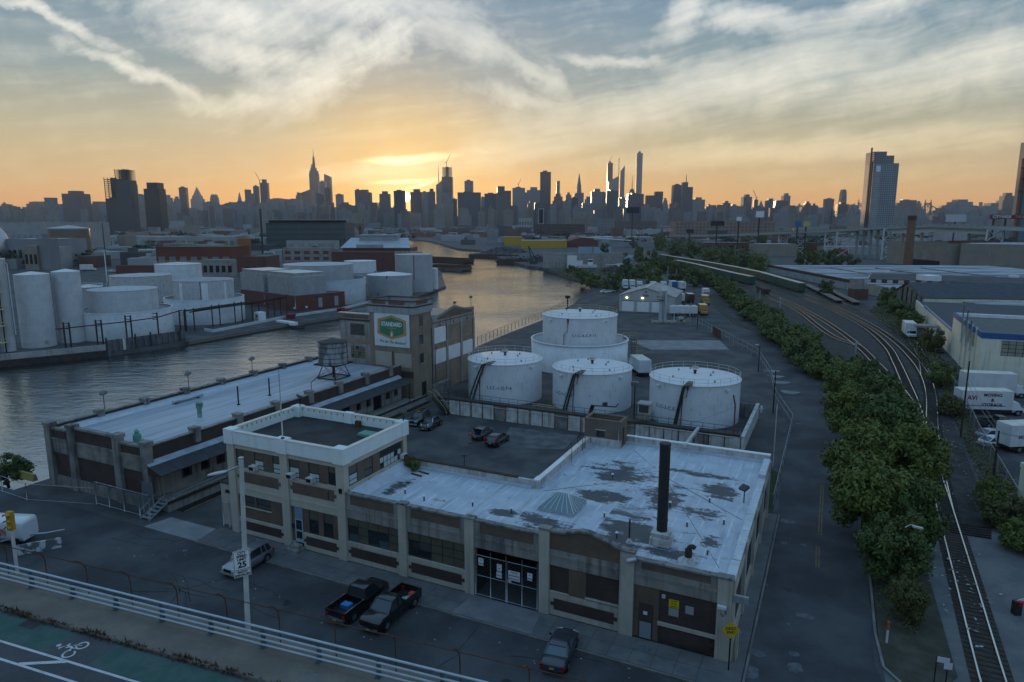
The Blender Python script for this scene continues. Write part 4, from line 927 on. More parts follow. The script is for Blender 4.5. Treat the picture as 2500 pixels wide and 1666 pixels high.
q=uvthing('street_sign_arm','grey box arm reaching off the corner pier over the side road','bracket',None,46.9,.1,4.6);M().box(0,1.1,-.15,.1,0,.5).build('box',grey_metal,q)
# yellow diamond sign
de=uvthing('dead_end_sign','yellow diamond DEAD END sign on a black post at the street corner','sign',None,47.1,-1.0,.13)
M().cyl(0,0,0,3.35,.05,8).build('post',black_p,de);dm=M();dm.slab([(0,-.62),(.62,0),(0,.62),(-.62,0)],-.02,0);do=dm.build('plate',sign_yellow,de);do.location=(0,-.06,3.0);do.rotation_euler=(0,0,.42)
for tx,dz in(('DEAD',.12),('END',-.16)):text(tx,.27,ink,do,face_front(0,-.025,dz),depth=.002,bold=.006)
q=uvthing('corner_pipe','row of thin pale pipes standing behind the yellow sign post at the corner','pipe',None,47.35,.3,.13)
for i in range(3):M().cyl(.1*i,.15*i,0,2.6-.3*i,.05,8).build('pipe',(yel_rail,white_rail,galv)[i],q)
# == long riverside shed
sh=uvthing('riverside_shed','long low flat roofed shed with a stained concrete end wall beside the creek','building')
US=(-28.95,-24.6,-16.75,-11.9)
w_=M()
for a,b in((-28.95,-27.95),(-24.75,-23.85),(-17.0,-16.05),(-12.5,-11.6)):w_.box(a,b,-.3,.5,0,7.35 if a<-20 and a>-28 or a>-18 else 7.1)
for a,b in((-28.0,-24.7),(-23.9,-16.9),(-16.1,-12.4)):w_.box(a,b,-.05,.4,0,1.3);w_.box(a,b,-.05,.4,4.05,5.75);w_.box(a,b,-.12,.4,5.6,5.78)
for a,b in((-28.0,-24.7),(-16.1,-12.4)):w_.box(a,b,-.1,.45,6.72,6.95)
w_.box(-23.9,-16.9,-.1,.45,7.25,7.5);w_.box(-20.9,-20.6,-.08,.2,1.0,1.6);w_.box(-18.6,-18.4,-.08,.2,1.0,1.6)
w_.build('end_wall',conc_dirty,sh)
for a,b in((-29.05,-27.85),(-24.85,-23.75),(-17.1,-15.95),(-12.6,-11.5)):M().box(a,b,-.4,.6,7.1 if a<-28 or a>-13 else 7.35,7.5 if a<-28 or a>-13 else 7.75).build('pier_cap',conc_dirty,sh)
for a,b,z0,z1 in((-27.9,-24.8,5.82,6.7),(-23.8,-17.0,5.8,7.25),(-16.0,-12.5,5.82,6.7),(-27.9,-24.8,1.3,4.05),(-23.8,-17.0,1.3,4.05),(-16.0,-12.5,1.3,4.05)):
 if z0>5 and z1<7:M().slab([(a+.25,z0),(b-.25,z0),(b,z0+.25),(b,z1-.25),(b-.25,z1),(a+.25,z1),(a,z1-.25),(a,z0+.25)],.02,.3).build('brick_panel',brick_dk,sh)
 else:M().box(a,b,.1,.35,z0,z1).build('brick_panel',brick_dk,sh)
# long sides
M().box(-28.9,-28.5,.5,46.2,0,6.95).build('creek_wall',brick_dk,sh);M().box(-12.3,-11.9,.5,46.2,4.9,6.85).build('yard_parapet',brick_dk,sh)
c_=M();c_.box(-29.0,-28.4,.5,46.2,6.95,7.06);c_.build('coping',conc_dirty,sh);c_=M();c_.box(-12.4,-11.8,.5,46.2,6.85,6.98);c_.build('coping',conc_grey,sh)
pr=M();pr.box(-29.2,-28.3,-.45,.45,5.8,7.45);pm=pr.mesh('pier')
for k in range(1,8):
 for u in(-28.75,-12.1):
  M().box(u-.5,u+.5,k*6.15-.4,k*6.15+.4,5.7,7.25).box(u-.56,u+.56,k*6.15-.46,k*6.15+.46,7.25,7.4).build('pier',conc_dirty,sh)
M().box(-28.5,-12.3,.5,46.2,5.9,6.2).build('roof',roof_grey,sh)
M().hexa([(-28.5,.5,6.2),(-27.3,.5,6.2),(-27.3,46.2,6.2),(-28.5,46.2,6.2),(-28.5,.5,6.62),(-28.3,.5,6.55),(-28.3,46.2,6.55),(-28.5,46.2,6.62)]).build('roof_upstand',mat('upstand',(.4,.4,.4)),sh)
# loading canopy, dock and wall under it
cn=M();n=22
for i in range(n):
 a,b=-0.3+i*45.7/n,-.3+(i+1)*45.7/n-.03
 cn.hexa([(-11.9,a,5.0),(-9.55,a,4.15),(-9.55,b,4.15),(-11.9,b,5.0),(-11.9,a,5.1),(-9.55,a,4.25),(-9.55,b,4.25),(-11.9,b,5.1)])
cn.build('canopy',roof_dark,sh);M().hexa([(-11.9,-.3,5.1),(-11.3,-.3,4.9),(-11.3,45.4,4.9),(-11.9,45.4,5.1),(-11.9,-.3,5.35),(-11.3,-.3,4.95),(-11.3,45.4,4.95),(-11.9,45.4,5.35)]).build('canopy_flashing',mat('flashing',(.36,.41,.47),(.26,.30,.34),.8,.6),sh)
M().slab([(-11.9,4.98),(-9.55,4.13),(-11.9,4.0)],-.28,-.2).build('canopy_gable',rust_dk,sh)
holes=[(4,5.0,2.3,3.4),(6.4,7.4,2.3,3.4),(8.6,9.6,2.3,3.4),(11,13.4,1.2,3.7),(29.0,30,2.2,3.2),(30.6,32.6,1.2,3.8),(34.2,35,2.2,3.1),(36.6,37.4,2.2,3.1),(38.2,40.4,1.2,3.8),(41.6,42.4,2.2,3.1),(43.9,44.6,2.2,3.1),(17,19.5,1.2,3.7),(23,25.4,1.2,3.7)]
M().grid_wall(.5,45.8,1.2,4.95,holes,-12.0,-11.75,side=True).build('dock_wall',cream_dirty,sh);M().box(-12.3,-12.1,.5,45.8,1.2,4.9).build('dark_room',dark_in,sh)
fr=M()
for h in holes:
 if h[2]>2:
  for a,b,c,d in((h[0]-.08,h[0],h[2],h[3]),(h[1],h[1]+.08,h[2],h[3]),(h[0]-.08,h[1]+.08,h[3],h[3]+.08),(h[0]-.08,h[1]+.08,h[2]-.08,h[2])):fr.box(-11.78,-11.7,a,b,c,d)
fr.build('window_frame',frame_dk,sh)
M().box(-11.75,-9.7,.3,50.5,0,1.15).build('dock',conc_grey,sh);M().box(-9.72,-9.6,.3,50.5,.85,1.16).build('dock_edge',timber_dk,sh)
po=M()
for v in(14.5,30,45.2):po.cyl(-9.75,v,1.15,4.2,.09,8)
po.build('canopy_post',steel_dk,sh)
rl=M()
for zz in(1.6,2.0,2.35):rl.tube([(-9.7,1.0,zz-.3),(-9.7,14,zz)],.03,5)
for v in(1,4,7,10.5,14):rl.tube([(-9.7,v,1.15),(-9.7,v,2.1)],.03,5)
tg=uvthing('dock_railing','grey tube railing along the near end of the loading dock','railing');rl.build('rail',galv,tg)
stp=uvthing('dock_steps','grey steel steps up to the near end of the loading dock','steps',None,-10.2,-2.0,0)
for i in range(5):M().box(-.7,.5,i*.42,i*.42+.35,.22*i+.18,.22*i+.23).build('tread',galv,stp)
M().beam((-.72,0,0),(-.72,2.2,1.15),.06,.16).beam((.52,0,0),(.52,2.2,1.15),.06,.16).tube([(.52,0,0),(.52,0,.95),(.52,2.1,2.1)],.03,5).tube([(-.72,0,0),(-.72,0,.95),(-.72,2.1,2.1)],.03,5).build('handrail',galv,stp)
sheet('rail_pit',uvpoly((-9.6,1),(-8.3,1),(-8.3,50),(-9.6,50)),.012,dark_in)
yc=M();yc.beam(UV(-8.2,1,.07),UV(-8.2,50,.07),.16,.14);structure(yc.build('yellow_kerb',mat('yellow_kerb_paint',(.20,.15,.06),(.12,.10,.06),1,.8)))
# roof furniture of the shed
q=uvthing('gooseneck_vent','tall verdigris green gooseneck vent in the middle of the shed roof','vent',None,-17.3,11.2,6.2);M().tube([(0,0,.25),(0,0,1.3),(.05,0,1.7),(.12,0,2.2)],[.27,.29,.42,.40],14).build('duct',copper,q);M().cyl(0,0,0,.3,.36,14).build('collar',white_metal,q)
q=uvthing('gooseneck_vent','squat verdigris green vent near the front corner of the shed roof','vent',None,-16.2,2.1,6.2);M().cyl(0,0,.0,.9,.42,12).cyl(0,0,.9,1.25,.28,12,.2).cone(.0,0,1.25,.32,1.6,12).tube([(.3,0,.3),(.9,0,.35),(1.0,0,.1)],.2,8).build('duct',copper,q)
for u,v,h,lab in((-18.5,18.3,2.5,'black vent pipe on the shed roof, nearer the green vent'),(-18.4,23.7,2.5,'black vent pipe on the shed roof, nearer the water tower')):
 q=uvthing('roof_pipe',lab,'pipe',None,u,v,6.2);M().cyl(0,0,0,h,.10,8).build('pipe',steel_dk,q);M().cyl(0,0,0,.12,.22,10).build('flange',steel_dk,q)
q=uvthing('roof_pipe','red standpipe with a slanting arm on the shed roof','pipe',None,-13,26.1,6.2);M().tube([(0,0,0),(0,0,1.9),(.7,.6,2.7)],.06,6).build('pipe',red_pipe,q);M().cyl(0,0,0,.1,.18,10).build('flange',red_pipe,q)
q=uvthing('roof_duct','silver tube duct lying along the creek side of the shed roof','duct',None,-26.4,14.6,6.45);M().tube([(0,0,0),(.1,4.6,.1)],.22,12).build('tube',galv,q);M().box(-.3,.3,.3,.5,-.25,-.2).box(-.3,.3,3.8,4,-.25,-.15).build('cradle',steel_dk,q)
for k,(v,lab)in enumerate(((6.9,'lamp post on the creek parapet of the shed, nearest the street'),(19.1,'lamp post on the creek parapet of the shed, above the green vent'),(30.6,'lamp post on the creek parapet of the shed, nearest the water tower'))):
 q=uvthing('lamp_post',lab,'lamp','lamp posts on the shed parapet',-28.75,v,7.0);M().cyl(0,0,0,2.1,.045,8).build('pole',steel_dk,q);M().hexa([(-.42,-.25,2.05),(.42,-.25,2.05),(.42,.25,2.25),(-.42,.25,2.25),(-.42,-.25,2.2),(.42,-.25,2.2),(.42,.25,2.55),(-.42,.25,2.55)]).build('lamp_head',mat('lamp_head_grey',(.10,.105,.11),rough=.5),q)
# chain-link fence and sliding gate in front of the shed
cf=uvthing('chain_link_gate','grey sliding chain link gate standing in front of the shed end wall','gate',None,-18.6,-1.6,0);f=M()
for u in(0,2.2,4.6,7.0,8.6):f.tube([(u,0,0),(u,0,2.6)],.045,6)
for zz in(.15,2.55):f.tube([(0,0,zz),(8.6,0,zz)],.035,6)
f.build('frame',galv,cf);c_=M();chain(c_,2.2,8.6,.15,2.55,.22,.012);stuff(c_.build('mesh',mesh_wire,cf))
g2=uvthing('mesh_fence','tall grey mesh fence panel turned side on by the dock steps','fence panel',None,-10.6,-1.7,0);f=M();f.box(-1.6,0,1.0,1.05,0,3.4)
g2m=mat('mesh_panel',(.17,.185,.195),(.11,.12,.125),6,.6,metal=.3);f.build('mesh',g2m,g2);M().tube([(0,1.02,0),(0,1.02,3.5)],.05,6).tube([(-1.6,1.02,0),(-1.6,1.02,3.5)],.05,6).build('post',galv,g2)
f2=uvthing('chain_link_fence','low chain link fence running left from the shed towards the creek','fence',None,-34.5,-3.0,0);f=M()
pts=[(-6,-.5),(-2,-.8),(3,-1),(8,-1.2),(15.9,1.2)]
for a,b in zip(pts,pts[1:]):
 for zz in(.1,1.9):f.tube([(*a,zz),(*b,zz)],.03,5)
 f.tube([(*a,0),(*a,2.0)],.04,5)
f.build('frame',galv,f2)
bt=uvthing('barrier','yellow concrete barrier lying by the creek left of the shed','barrier',None,-33.2,-.4,0);M().slabx([(-.3,0),(.3,0),(.12,.8),(-.12,.8)],-1.6,1.6).build('block',mat('barrier_yellow',(.33,.24,.06),(.22,.17,.06),2,.8),bt)
# == rooftop water tower
wt_=uvthing('water_tower','old round timber water tower on an open steel stand upon the shed roof','water tower',None,-17.8,36.5,6.2)
M().cyl(0,0,2.35,5.75,2.25,36,2.15).build('tank',mat('tank_timber',(.10,.10,.105),(.30,.31,.33),.7,.85,obj=True,stretch=(1.2,1.2,.25),streak=(.035,.035,.04),streak_amt=.8,lo=.45,hi=.6),wt_)
M().cone(0,0,5.75,2.3,6.3,24).cyl(0,0,5.68,5.75,2.32,24).build('roof',steel_dk,wt_)
h_=M()
for zz in(2.6,3.3,4.1,5.0):h_.ringwall(0,0,zz,zz+.06,2.2,2.27,36)
h_.build('hoop',steel_dk,wt_);M().box(-2.1,2.1,-2.1,2.1,2.15,2.35).build('platform',timber_dk,wt_)
l_=M();cs=[(-1.75,-1.75),(1.75,-1.75),(1.75,1.75),(-1.75,1.75)]
for i,(a,b)in enumerate(cs):
 c,d=cs[(i+1)%4];l_.beam((a,b,.05),(a*.62,b*.62,2.2),.13);l_.beam((a,b,.12),(c,d,.12),.14);l_.beam((a,b,.15),(c*.66,d*.66,2.1),.04);l_.beam((c,d,.15),(a*.66,b*.66,2.1),.04)
l_.beam((0,0,0),(0,0,2.2),.2);l_.build('stand',steel_dk,wt_)
# == tower block with the painted sign
tw=uvthing('sign_tower_building','brown brick works building with a square tower that carries a big white painted sign','building')
# tower
w_=M();w_.box(-18.6,-10.0,47,52.5,0,15.2);w_.build('tower_wall',mat('tower_concrete',(.20,.155,.11),(.25,.20,.15),.4,.9,obj=True,streak=(.12,.105,.09),streak_amt=.6),tw)
w_=M();w_.box(-18.8,-9.8,46.8,52.7,15.2,16.3);w_.box(-18.7,-9.9,46.9,47.2,16.6,17.3);w_.box(-18.7,-18.4,47.2,52.6,16.6,17.3);w_.box(-10.2,-9.9,47.2,52.6,16.6,17.3);w_.box(-18.4,-10.2,52.3,52.6,16.6,17.3);w_.box(-18.7,-9.9,46.9,52.6,16.3,16.6);w_.build('tower_cornice',mat('grey_cornice',(.27,.275,.28),(.32,.32,.32),.8,.85,obj=True,streak=(.15,.15,.15)),tw)
c_=M();c_.box(-18.9,-9.7,46.7,47.3,17.3,17.45);c_.box(-18.9,-18.3,47.3,52.7,17.3,17.45);c_.box(-10.3,-9.7,47.3,52.7,17.3,17.45);c_.box(-18.3,-10.3,52.2,52.7,17.3,17.45);c_.build('tower_coping',brick_dk,tw)
M().box(-18.85,-9.75,46.74,52.75,16.28,16.5).build('tower_band',brick_dk,tw)
for a,b in((-18.0,-15.2),(-14.6,-11.4)):M().slab([(a+.2,16.7),(b-.2,16.7),(b,16.85),(b,17.05),(b-.2,17.2),(a+.2,17.2),(a,17.05),(a,16.85)],46.86,46.9).build('brick_panel',brick_br,tw)
M().slabx([(48.2,16.7),(51.2,16.7),(51.5,16.95),(51.2,17.2),(48.2,17.2),(47.9,16.95)],-9.9,-9.86).build('brick_panel',brick_br,tw)
for z0,z1 in((13.0,14.8),(9.9,11.6),(6.8,8.4)):M().box(-10.02,-9.96,48.9,50.0,z0,z1).build('window',pane_dk if z0<12 else pane_grey,tw);M().box(-10.0,-9.88,48.7,50.2,z0-.15,z0).build('sill',cream_dirty,tw)
M().box(-17.6,-14.3,46.93,47.0,6.3,8.7).box(-13.7,-10.4,46.93,47.0,6.3,8.6).build('bricked_up_opening',mat('pale_infill',(.33,.30,.255),(.37,.335,.285),.6,.9),tw)
M().tube([(-14.05,46.9,6.3),(-14.05,46.9,8.9)],.05,5).build('pipe',red_pipe,tw)
M().box(-12.5,-10.1,46.9,47.0,4.6,5.7).build('dark_opening',brick_dk,tw)
# painted sign: white board, green six-sided emblem with gold edge, lettering and script line
sg=thing('painted_sign','big white sign with green six sided emblem reading STANDARD on the tower front','sign',UV(-14.1,46.96,12.45),RZ)
bw,bh=7.0,5.6
M().box(-bw/2,bw/2,-.08,0,-bh/2,bh/2).build('board',mat('sign_board_white',(.60,.62,.63),(.54,.56,.57),.6,.6,obj=True,streak=(.42,.43,.44),streak_amt=.5),sg)
HX=[(0,2.42),(2.72,1.65),(2.78,-.72),(0,-1.5),(-2.78,-.72),(-2.72,1.65)]
def hexs(k,y,mm,nm):M().slab([(p[0]*k,(p[1]-.45)*k+.45)for p in HX],y,-.08).build(nm,mm,sg)
hexs(1.04,-.10,emb_gold,'emblem_border');hexs(.84,-.115,green_dk,'emblem_panel')
text('STANDARD',.98,sign_white,sg,face_front(0,-.125,.92),depth=.008,bold=.035,xs=.80,space=.98)
text('HEATING OIL',.30,emb_cream,sg,face_front(.15,-.12,.28),depth=.002,xs=.95,space=1.05)
fl_=M();fl_.slab([(0,.2),(.16,-.1),(.36,-.45),(.38,-.85),(.2,-1.2),(0,-1.3),(-.2,-1.2),(-.38,-.85),(-.34,-.45),(-.12,-.1)],-.13,-.115);fl_.build('flame',emb_gold,sg)
fl_=M();fl_.slab([(.02,-.25),(.14,-.6),(.16,-.9),(0,-1.15),(-.16,-.9),(-.12,-.6)],-.14,-.13);fl_.build('flame',sign_white,sg)
text('"We Set The Standard"',.62,ink_green,sg,face_front(0,-.09,-2.05,0)@Matrix.Rotation(R(-2),4,'Z'),depth=.003,bold=.01,shear=.35,xs=.93)
# left wing
w_=M();w_.grid_wall(-25.2,-18.6,0,14.7,[(-23.0,-20.0,11.0,13.0),(-23.0,-20.0,7.0,9.1)],47.3,47.7);w_.box(-25.2,-24.8,47.7,60,0,14.7);w_.build('left_wing_wall',conc_grey,tw)
M().box(-25.0,-19.0,47.9,48,6,14).build('dark_room',dark_in,tw)
M().box(-25.3,-18.6,47.2,47.3,13.45,13.75).build('brick_band',brick_dk,tw);M().slab([(-24.2,13.95),(-19.4,13.95),(-19.1,14.15),(-19.1,14.35),(-19.4,14.5),(-24.2,14.5),(-24.5,14.35),(-24.5,14.15)],47.22,47.3).build('brick_panel',brick_br,tw);M().box(-24.6,-18.6,47.24,47.3,9.6,10.5).build('brick_panel',brick_tan,tw)
multipane(tw,-23.0,-20.0,11.0,13.0,47.35,6,4,lambda i,j:pane_dk)
tanw=mat('pale_tan_pane',(.20,.17,.09),(.12,.10,.06),1.5,.4)  # plain tan pane colour, paler than the other panes
multipane(tw,-23.0,-20.0,7.0,9.1,47.35,6,4,lambda i,j:pane_dk if(i*3+j*5)%7==0 else tanw)
M().box(-25.3,-18.6,47.15,47.8,14.7,14.82).build('coping',coping,tw);M().hexa([(-25.0,47.7,14.0),(-12,47.7,14.0),(-12,70,13.0),(-25,70,13.0),(-25,47.7,14.3),(-12,47.7,14.3),(-12,70,13.2),(-25,70,13.2)]).build('roof',mat('gravel_roof',(.16,.165,.17),(.22,.22,.22),.8,.9,bump=.4),tw)
# right wing: chamfered front bay and the long side facing the tanks
w_=M();w_.box(-15,-11.6,55.2,55.5,0,13.5);w_.box(-11.9,-11.55,55.5,70.5,11.6,13.35)
for v in(55.2,60.0,65.2,70.0):w_.box(-11.9,-11.45,v,v+.6,0,11.8)
w_.slabx([(55.2,13.3),(70.6,13.3),(70.6,13.9),(67,14.1),(63.5,14.9),(62.8,14.9),(59,14.0),(55.2,13.6)],-11.85,-11.6);w_.build('right_wing_wall',conc_grey,tw)
M().slabx([(57.2,13.0),(69.6,13.0),(69.8,13.5),(67,13.8),(63.4,14.5),(62.9,14.5),(59.2,13.7),(57.0,13.3)],-11.6,-11.53).build('brick_panel',brick_br,tw)
M().box(-11.56,-11.5,55.3,70.5,12.5,12.62).build('red_line',mat('red_line',(.10,.03,.025),rough=.8),tw)
for i,v in enumerate((55.8,60.6,65.8)):
 e=v+(4.2 if i==0 else 4.6 if i==1 else 4.2)
 for z0,z1,mm in((0,2.9,brick_tan),(2.9,3.0,conc_grey),(3.0,5.0,brick_tan),(7.7,8.7,brick_tan)):M().box(-11.85,-11.62,v,e,z0,z1).build('brick_panel',mm,tw)
 top_board=i==0
 M().box(-11.85,-11.56,v+.1,e-.1,5.1,7.6).build('boarded_window',white_metal,tw)
 M().box(-11.85,-11.56 if top_board else-11.62,v+.1,e-.1,8.8,11.5).build('boarded_window' if top_board else 'brick_panel',white_metal if top_board else brick_tan,tw)
 dm=M();dm.slabx([(v+1.9,11.95),(v+2.1,12.2),(v+2.3,11.95),(v+2.1,11.7)],-11.55,-11.50);dm.build('diamond_tile',red_pipe,tw)
M().box(-14.8,-12.2,55.1,55.2,4.5,11.2).build('brick_panel',brick_tan,tw);M().slab([(-14.6,12.7),(-12.6,12.7),(-12.3,12.95),(-12.6,13.2),(-14.6,13.2)],55.1,55.2).build('brick_panel',brick_br,tw)
M().box(-10.05,-9.95,49.3,50.6,1.15,3.5).build('door',dark_in,tw)
w_=M();w_.box(-10.5,-9.6,52.7,58,0,2.2);w_.build('low_wall',conc_dirty,tw)
M().tube([(-11.2,55.6,0),(-11.2,55.6,7),(-11.0,55.7,8.5)],.06,6).build('standpipe',red_pipe,tw)
for v,h in((67.0,2.2),(63.5,1.4)):
 q=uvthing('lamp_post','taller lamp post on the far roof edge of the sign tower building' if h>2 else 'shorter lamp post on the far roof edge of the sign tower building','lamp',None,-11.9 if h>2 else-13.5,v+3,13.4);M().cyl(0,0,0,h,.05,8).build('pole',steel_dk,q);M().box(-.25,.25,-.2,.2,h,h+.4).build('lamp_head',mat('lamp_head_grey',(.1,.1,.1)),q)
# == tank farm behind the rust-streaked wall
wa=uvthing('bund_wall','long white peeling retaining wall with rust streaks between the car yard and the tanks','wall')
n=23;L0=-4.4;seg=(41.9-L0)/n
rst=mat('bund_panel_paint',(.58,.59,.57),(.42,.40,.36),.9,.85,obj=True,streak=(.16,.075,.03),streak_amt=.75,grain=.3)
for i in range(n):M().box(L0+i*seg+.02,L0+(i+1)*seg-.02,45.3+random.uniform(-.01,.01),45.6,0,2.35).build('wall_panel',rst if i%5 else conc_dirty,wa)
for i in range(1,n):
 M().box(L0+i*seg-.05,L0+i*seg+.05,45.22,45.3,0,2.3).build('rib',rust if i%3 else red_pipe,wa)
M().box(L0,41.9,45.35,46.6,2.36,2.5).build('walkway',steel_dk,wa)
M().box(L0,41.9,45.2,45.34,2.3,2.44).build('capping',rust_dk,wa)
M().tube([(-4,45.15,2.0),(20,45.15,1.95),(27.8,45.15,1.9)],.05,5).build('pipe',galv,wa)
M().tube([(29.0,45.1,2.25),(41,45.1,2.15)],.06,5).build('pipe',white_rail,wa)
for i in range(9):M().box(42.0,42.3,45.3+i*2.05,45.3+(i+1)*2.05-.03,0,2.3).build('side_panel',rst,wa)
M().box(41.9,42.4,45.2,63.7,2.3,2.42).build('side_capping',white_peel,wa)
M().box(26.8,42.3,63.6,63.9,0,2.2).box(26.6,26.8,50,63.8,0,1.8).build('rear_wall',conc_dirty,wa)
wr=uvthing('walkway_railing','dark railing with yellow mid rails along the walkway on top of the bund wall','railing',None,0,45.5,2.5)
f=M()
for i in range(31):f.tube([(L0+.3+i*1.52,0,0),(L0+.3+i*1.52,0,1.05)],.03,5)
f.tube([(L0+.3,0,1.05),(41.7,0,1.05)],.03,5);f.build('post',steel_dk,wr)
M().tube([(L0+.3,0,.55),(12,0,.55)],.025,5).build('mid_rail',steel_dk,wr);M().tube([(12.0,0,.55),(16.8,0,.55)],.05,5).tube([(12.0,0,.8),(16.8,0,.8)],.05,5).build('yellow_rail',yel_rail,wr);M().tube([(16.8,0,.55),(41.7,0,.55)],.025,5).build('mid_rail',steel_dk,wr)
st=uvthing('yard_stairs','dark steel stairs with yellow handrails down from the bund walkway to the yard','stairs',None,-4.6,45.0,0)
for i in range(11):M().box(2.2-i*.22,2.5-i*.22,-1.0,.1,.18+.22*i,.22+.22*i).build('tread',steel_dk,st)
M().beam((2.5,-1.05,.1),(0,-1.05,2.6),.08,.25).beam((2.5,.12,.1),(0,.12,2.6),.08,.25).build('stringer',steel_dk,st)
for s in(-1.05,.12):M().tube([(2.5,s,0),(2.5,s,1.0),(0,s,3.55),(-.8,s,3.6)],.035,5).build('handrail',yel_rail,st)
tag(M().beam(P(1705,1046,2.7),P(1672,1090,6.95),.35).build('pipe_bridge',white_peel),'white square duct running from the tank wall over to the workshop roof','duct')
tag(M().cyl(0,0,0,2.8,.12,8).build('support',galv),'slim grey post holding the white duct by the tank wall','post').location=UV(36.4,44.3,0)
def on_cyl(me,r):
 for v in me.vertices:
  x_,y_,z_=v.co;a=x_/r;rr=r+.015-y_*0;v.co=(rr*sin(a),-rr*cos(a),z_)
def tank(lab,c,r,h,words=None,wz=0,wa_=0.0,stair=None,top_lab=None,pipe=None,rail=True,body=None,roofm=None,roof_rise=.45,z0=0.0,size=.55,railm=None,ticks=True,group=None):
 """c: world centre; angles run from the side that faces the camera"""
 rz=-atan2(c[0],c[1])
 t=thing('storage_tank',lab,'tank',(c[0],c[1],z0),rz,group)
 body=body or tank_white
 M().cyl(0,0,0,h,r,72,cap=False).build('shell',body,t)
 m_=M();m_.cyl(0,0,h-.02,h+.06,r+.12,72);m_.cone(0,0,h+.06,r+.05,h+.06+roof_rise,72);m_.build('roof',roofm or tank_top,t)
 if rail:
  f=M();n=22
  for i in range(n):
   a=2*pi*i/n;f.tube([((r-.05)*sin(a),-(r-.05)*cos(a),h),((r-.05)*sin(a),-(r-.05)*cos(a),h+1.05)],.03,5)
  for zz in(.55,1.05):
   f.tube([((r-.05)*sin(2*pi*i/48),-(r-.05)*cos(2*pi*i/48),h+zz)for i in range(49)],.028,5)
  f.build('guard_rail',railm or white_rail,t)
 if words:
  o=text(words,size,stencil,t,Matrix.Rotation(pi/2,4,'X')@Matrix.Translation((0,wz,0)),depth=.0,bold=.012,xs=.95,space=1.12)
  on_cyl(o.data,r);o.rotation_euler=(0,0,wa_)
 if stair:
  a0,a1=stair;n=20;inn,out=r+.12,r+.85;sm_=M()
  def pt(a,rr,zz):return(rr*sin(a),-rr*cos(a),zz)
  for i in range(n):
   a=a0+(a1-a0)*i/n;zz=.25+(h-.2)*i/n;b=a+(a1-a0)/n*.8
   M().hexa([pt(a,inn,zz),pt(a,out,zz),pt(b,out,zz),pt(b,inn,zz),pt(a,inn,zz+.05),pt(a,out,zz+.05),pt(b,out,zz+.05),pt(b,inn,zz+.05)]).build('stair_tread',galv,t)
  for rr in(inn,out):
   ln=[pt(a0+(a1-a0)*i/8,rr,.1+h*i/8)for i in range(9)]
   for p,q in zip(ln,ln[1:]):sm_.beam(p,q,.06,.28)
  sm_.build('stringer',steel_dk,t)
  hr=M();hr.tube([pt(a0+(a1-a0)*i/8,out,1.05+h*i/8)for i in range(9)],.03,5)
  for i in range(0,9,2):hr.tube([pt(a0+(a1-a0)*i/8,out,.1+h*i/8),pt(a0+(a1-a0)*i/8,out,1.05+h*i/8)],.025,5)
  hr.build('handrail',yel_rail,t)
  b=a1+.02;M().hexa([pt(a1,r-2.2,h+.22),pt(a1,out,h+.22),pt(a1+1.1/r,out,h+.22),pt(a1+1.1/r,r-2.2,h+.22),pt(a1,r-2.2,h+.27),pt(a1,out,h+.27),pt(a1+1.1/r,out,h+.27),pt(a1+1.1/r,r-2.2,h+.27)]).build('landing',mat('grating',(.06,.058,.055),rough=.7),t)
 if pipe:
  for a in pipe:
   q=lambda rr,zz,aa:(rr*sin(aa),-rr*cos(aa),zz)
   M().tube([q(r+.2,0,a),q(r+.2,h*.72,a+.02),q(r+.2,h*.75,a+.10),q(r+.2,h*.92,a+.12)],.07,6).build('foam_pipe',red_pipe,t);M().tube([q(r+.2,h*.92,a+.12),q(r+.2,h*1.0,a+.12)],.16,8).build('foam_chamber',red_pipe,t)
 if ticks:
  m_=M()
  for a,rr in((.6,.75),(-.9,.6),(2.2,.5),(3.3,.7),(-2.4,.55),(1.4,.35)):m_.cyl(rr*r*sin(a),-rr*r*cos(a),h+.06,h+.10+(1-rr)*roof_rise+.28,.14,8)
  stuff(m_.build('roof_nozzle',grey_metal,t));M().cyl(0,0,h+roof_rise,h+roof_rise+.5,.2,10).cyl(0,0,h+roof_rise+.5,h+roof_rise+.62,.3,10).build('roof_vent',steel_dk,t)
  M().box(-.5,.5,r-1.5,r-.9,h+.1,h+.5).build('gauge_box',cream,t)
  for a in(-.85,.75):M().xf(Matrix.Identity(4)).box(-.3,.3,-.45,0,0,.22).xf(Matrix.Rotation(a,4,'Z')@Matrix.Translation((0,-r-.02,h-.75))).build('overflow_box',tank_top,t)
 return t
t1=tank('white tank left of the front three, stencilled 1 with a dark stair on its left',(-1.2,116),6.4,6.75,'L.I.C-1-C.F-6',2.9,-.16,stair=(-1.02,-.55),pipe=(-.72,),size=.75)
t2=tank('white tank in the middle of the front three, its stencil half hidden by the stair',(13.4,111.1),6.56,6.3,'L.I.C-2-C.F-7',2.6,-.80,stair=(-.66,-.40),pipe=(-.46,),size=.75)
o=text('88',.85,stencil,t2,Matrix.Rotation(pi/2,4,'X')@Matrix.Translation((0,1.5,0)),bold=.05,depth=0);on_cyl(o.data,6.56);o.rotation_euler=(0,0,.33)
t3=tank('white tank standing furthest right and nearest in the walled bund, stencilled 3',(28.4,103.1),6.82,6.4,'L.I.C-3-C.F-8',2.6,-.62,stair=(-.36,-.20),pipe=(-.25,),size=.75)
rg_=thing('ring_wall','wide low white ring wall around the tall back tank','containment wall',(14.3,142,0),-atan2(14.3,142));M().ringwall(0,0,0,5.75,10.0,10.15,80).build('shell',tank_white,rg_);M().ringwall(0,0,5.75,5.95,9.95,10.3,80).build('rim',tank_top,rg_)
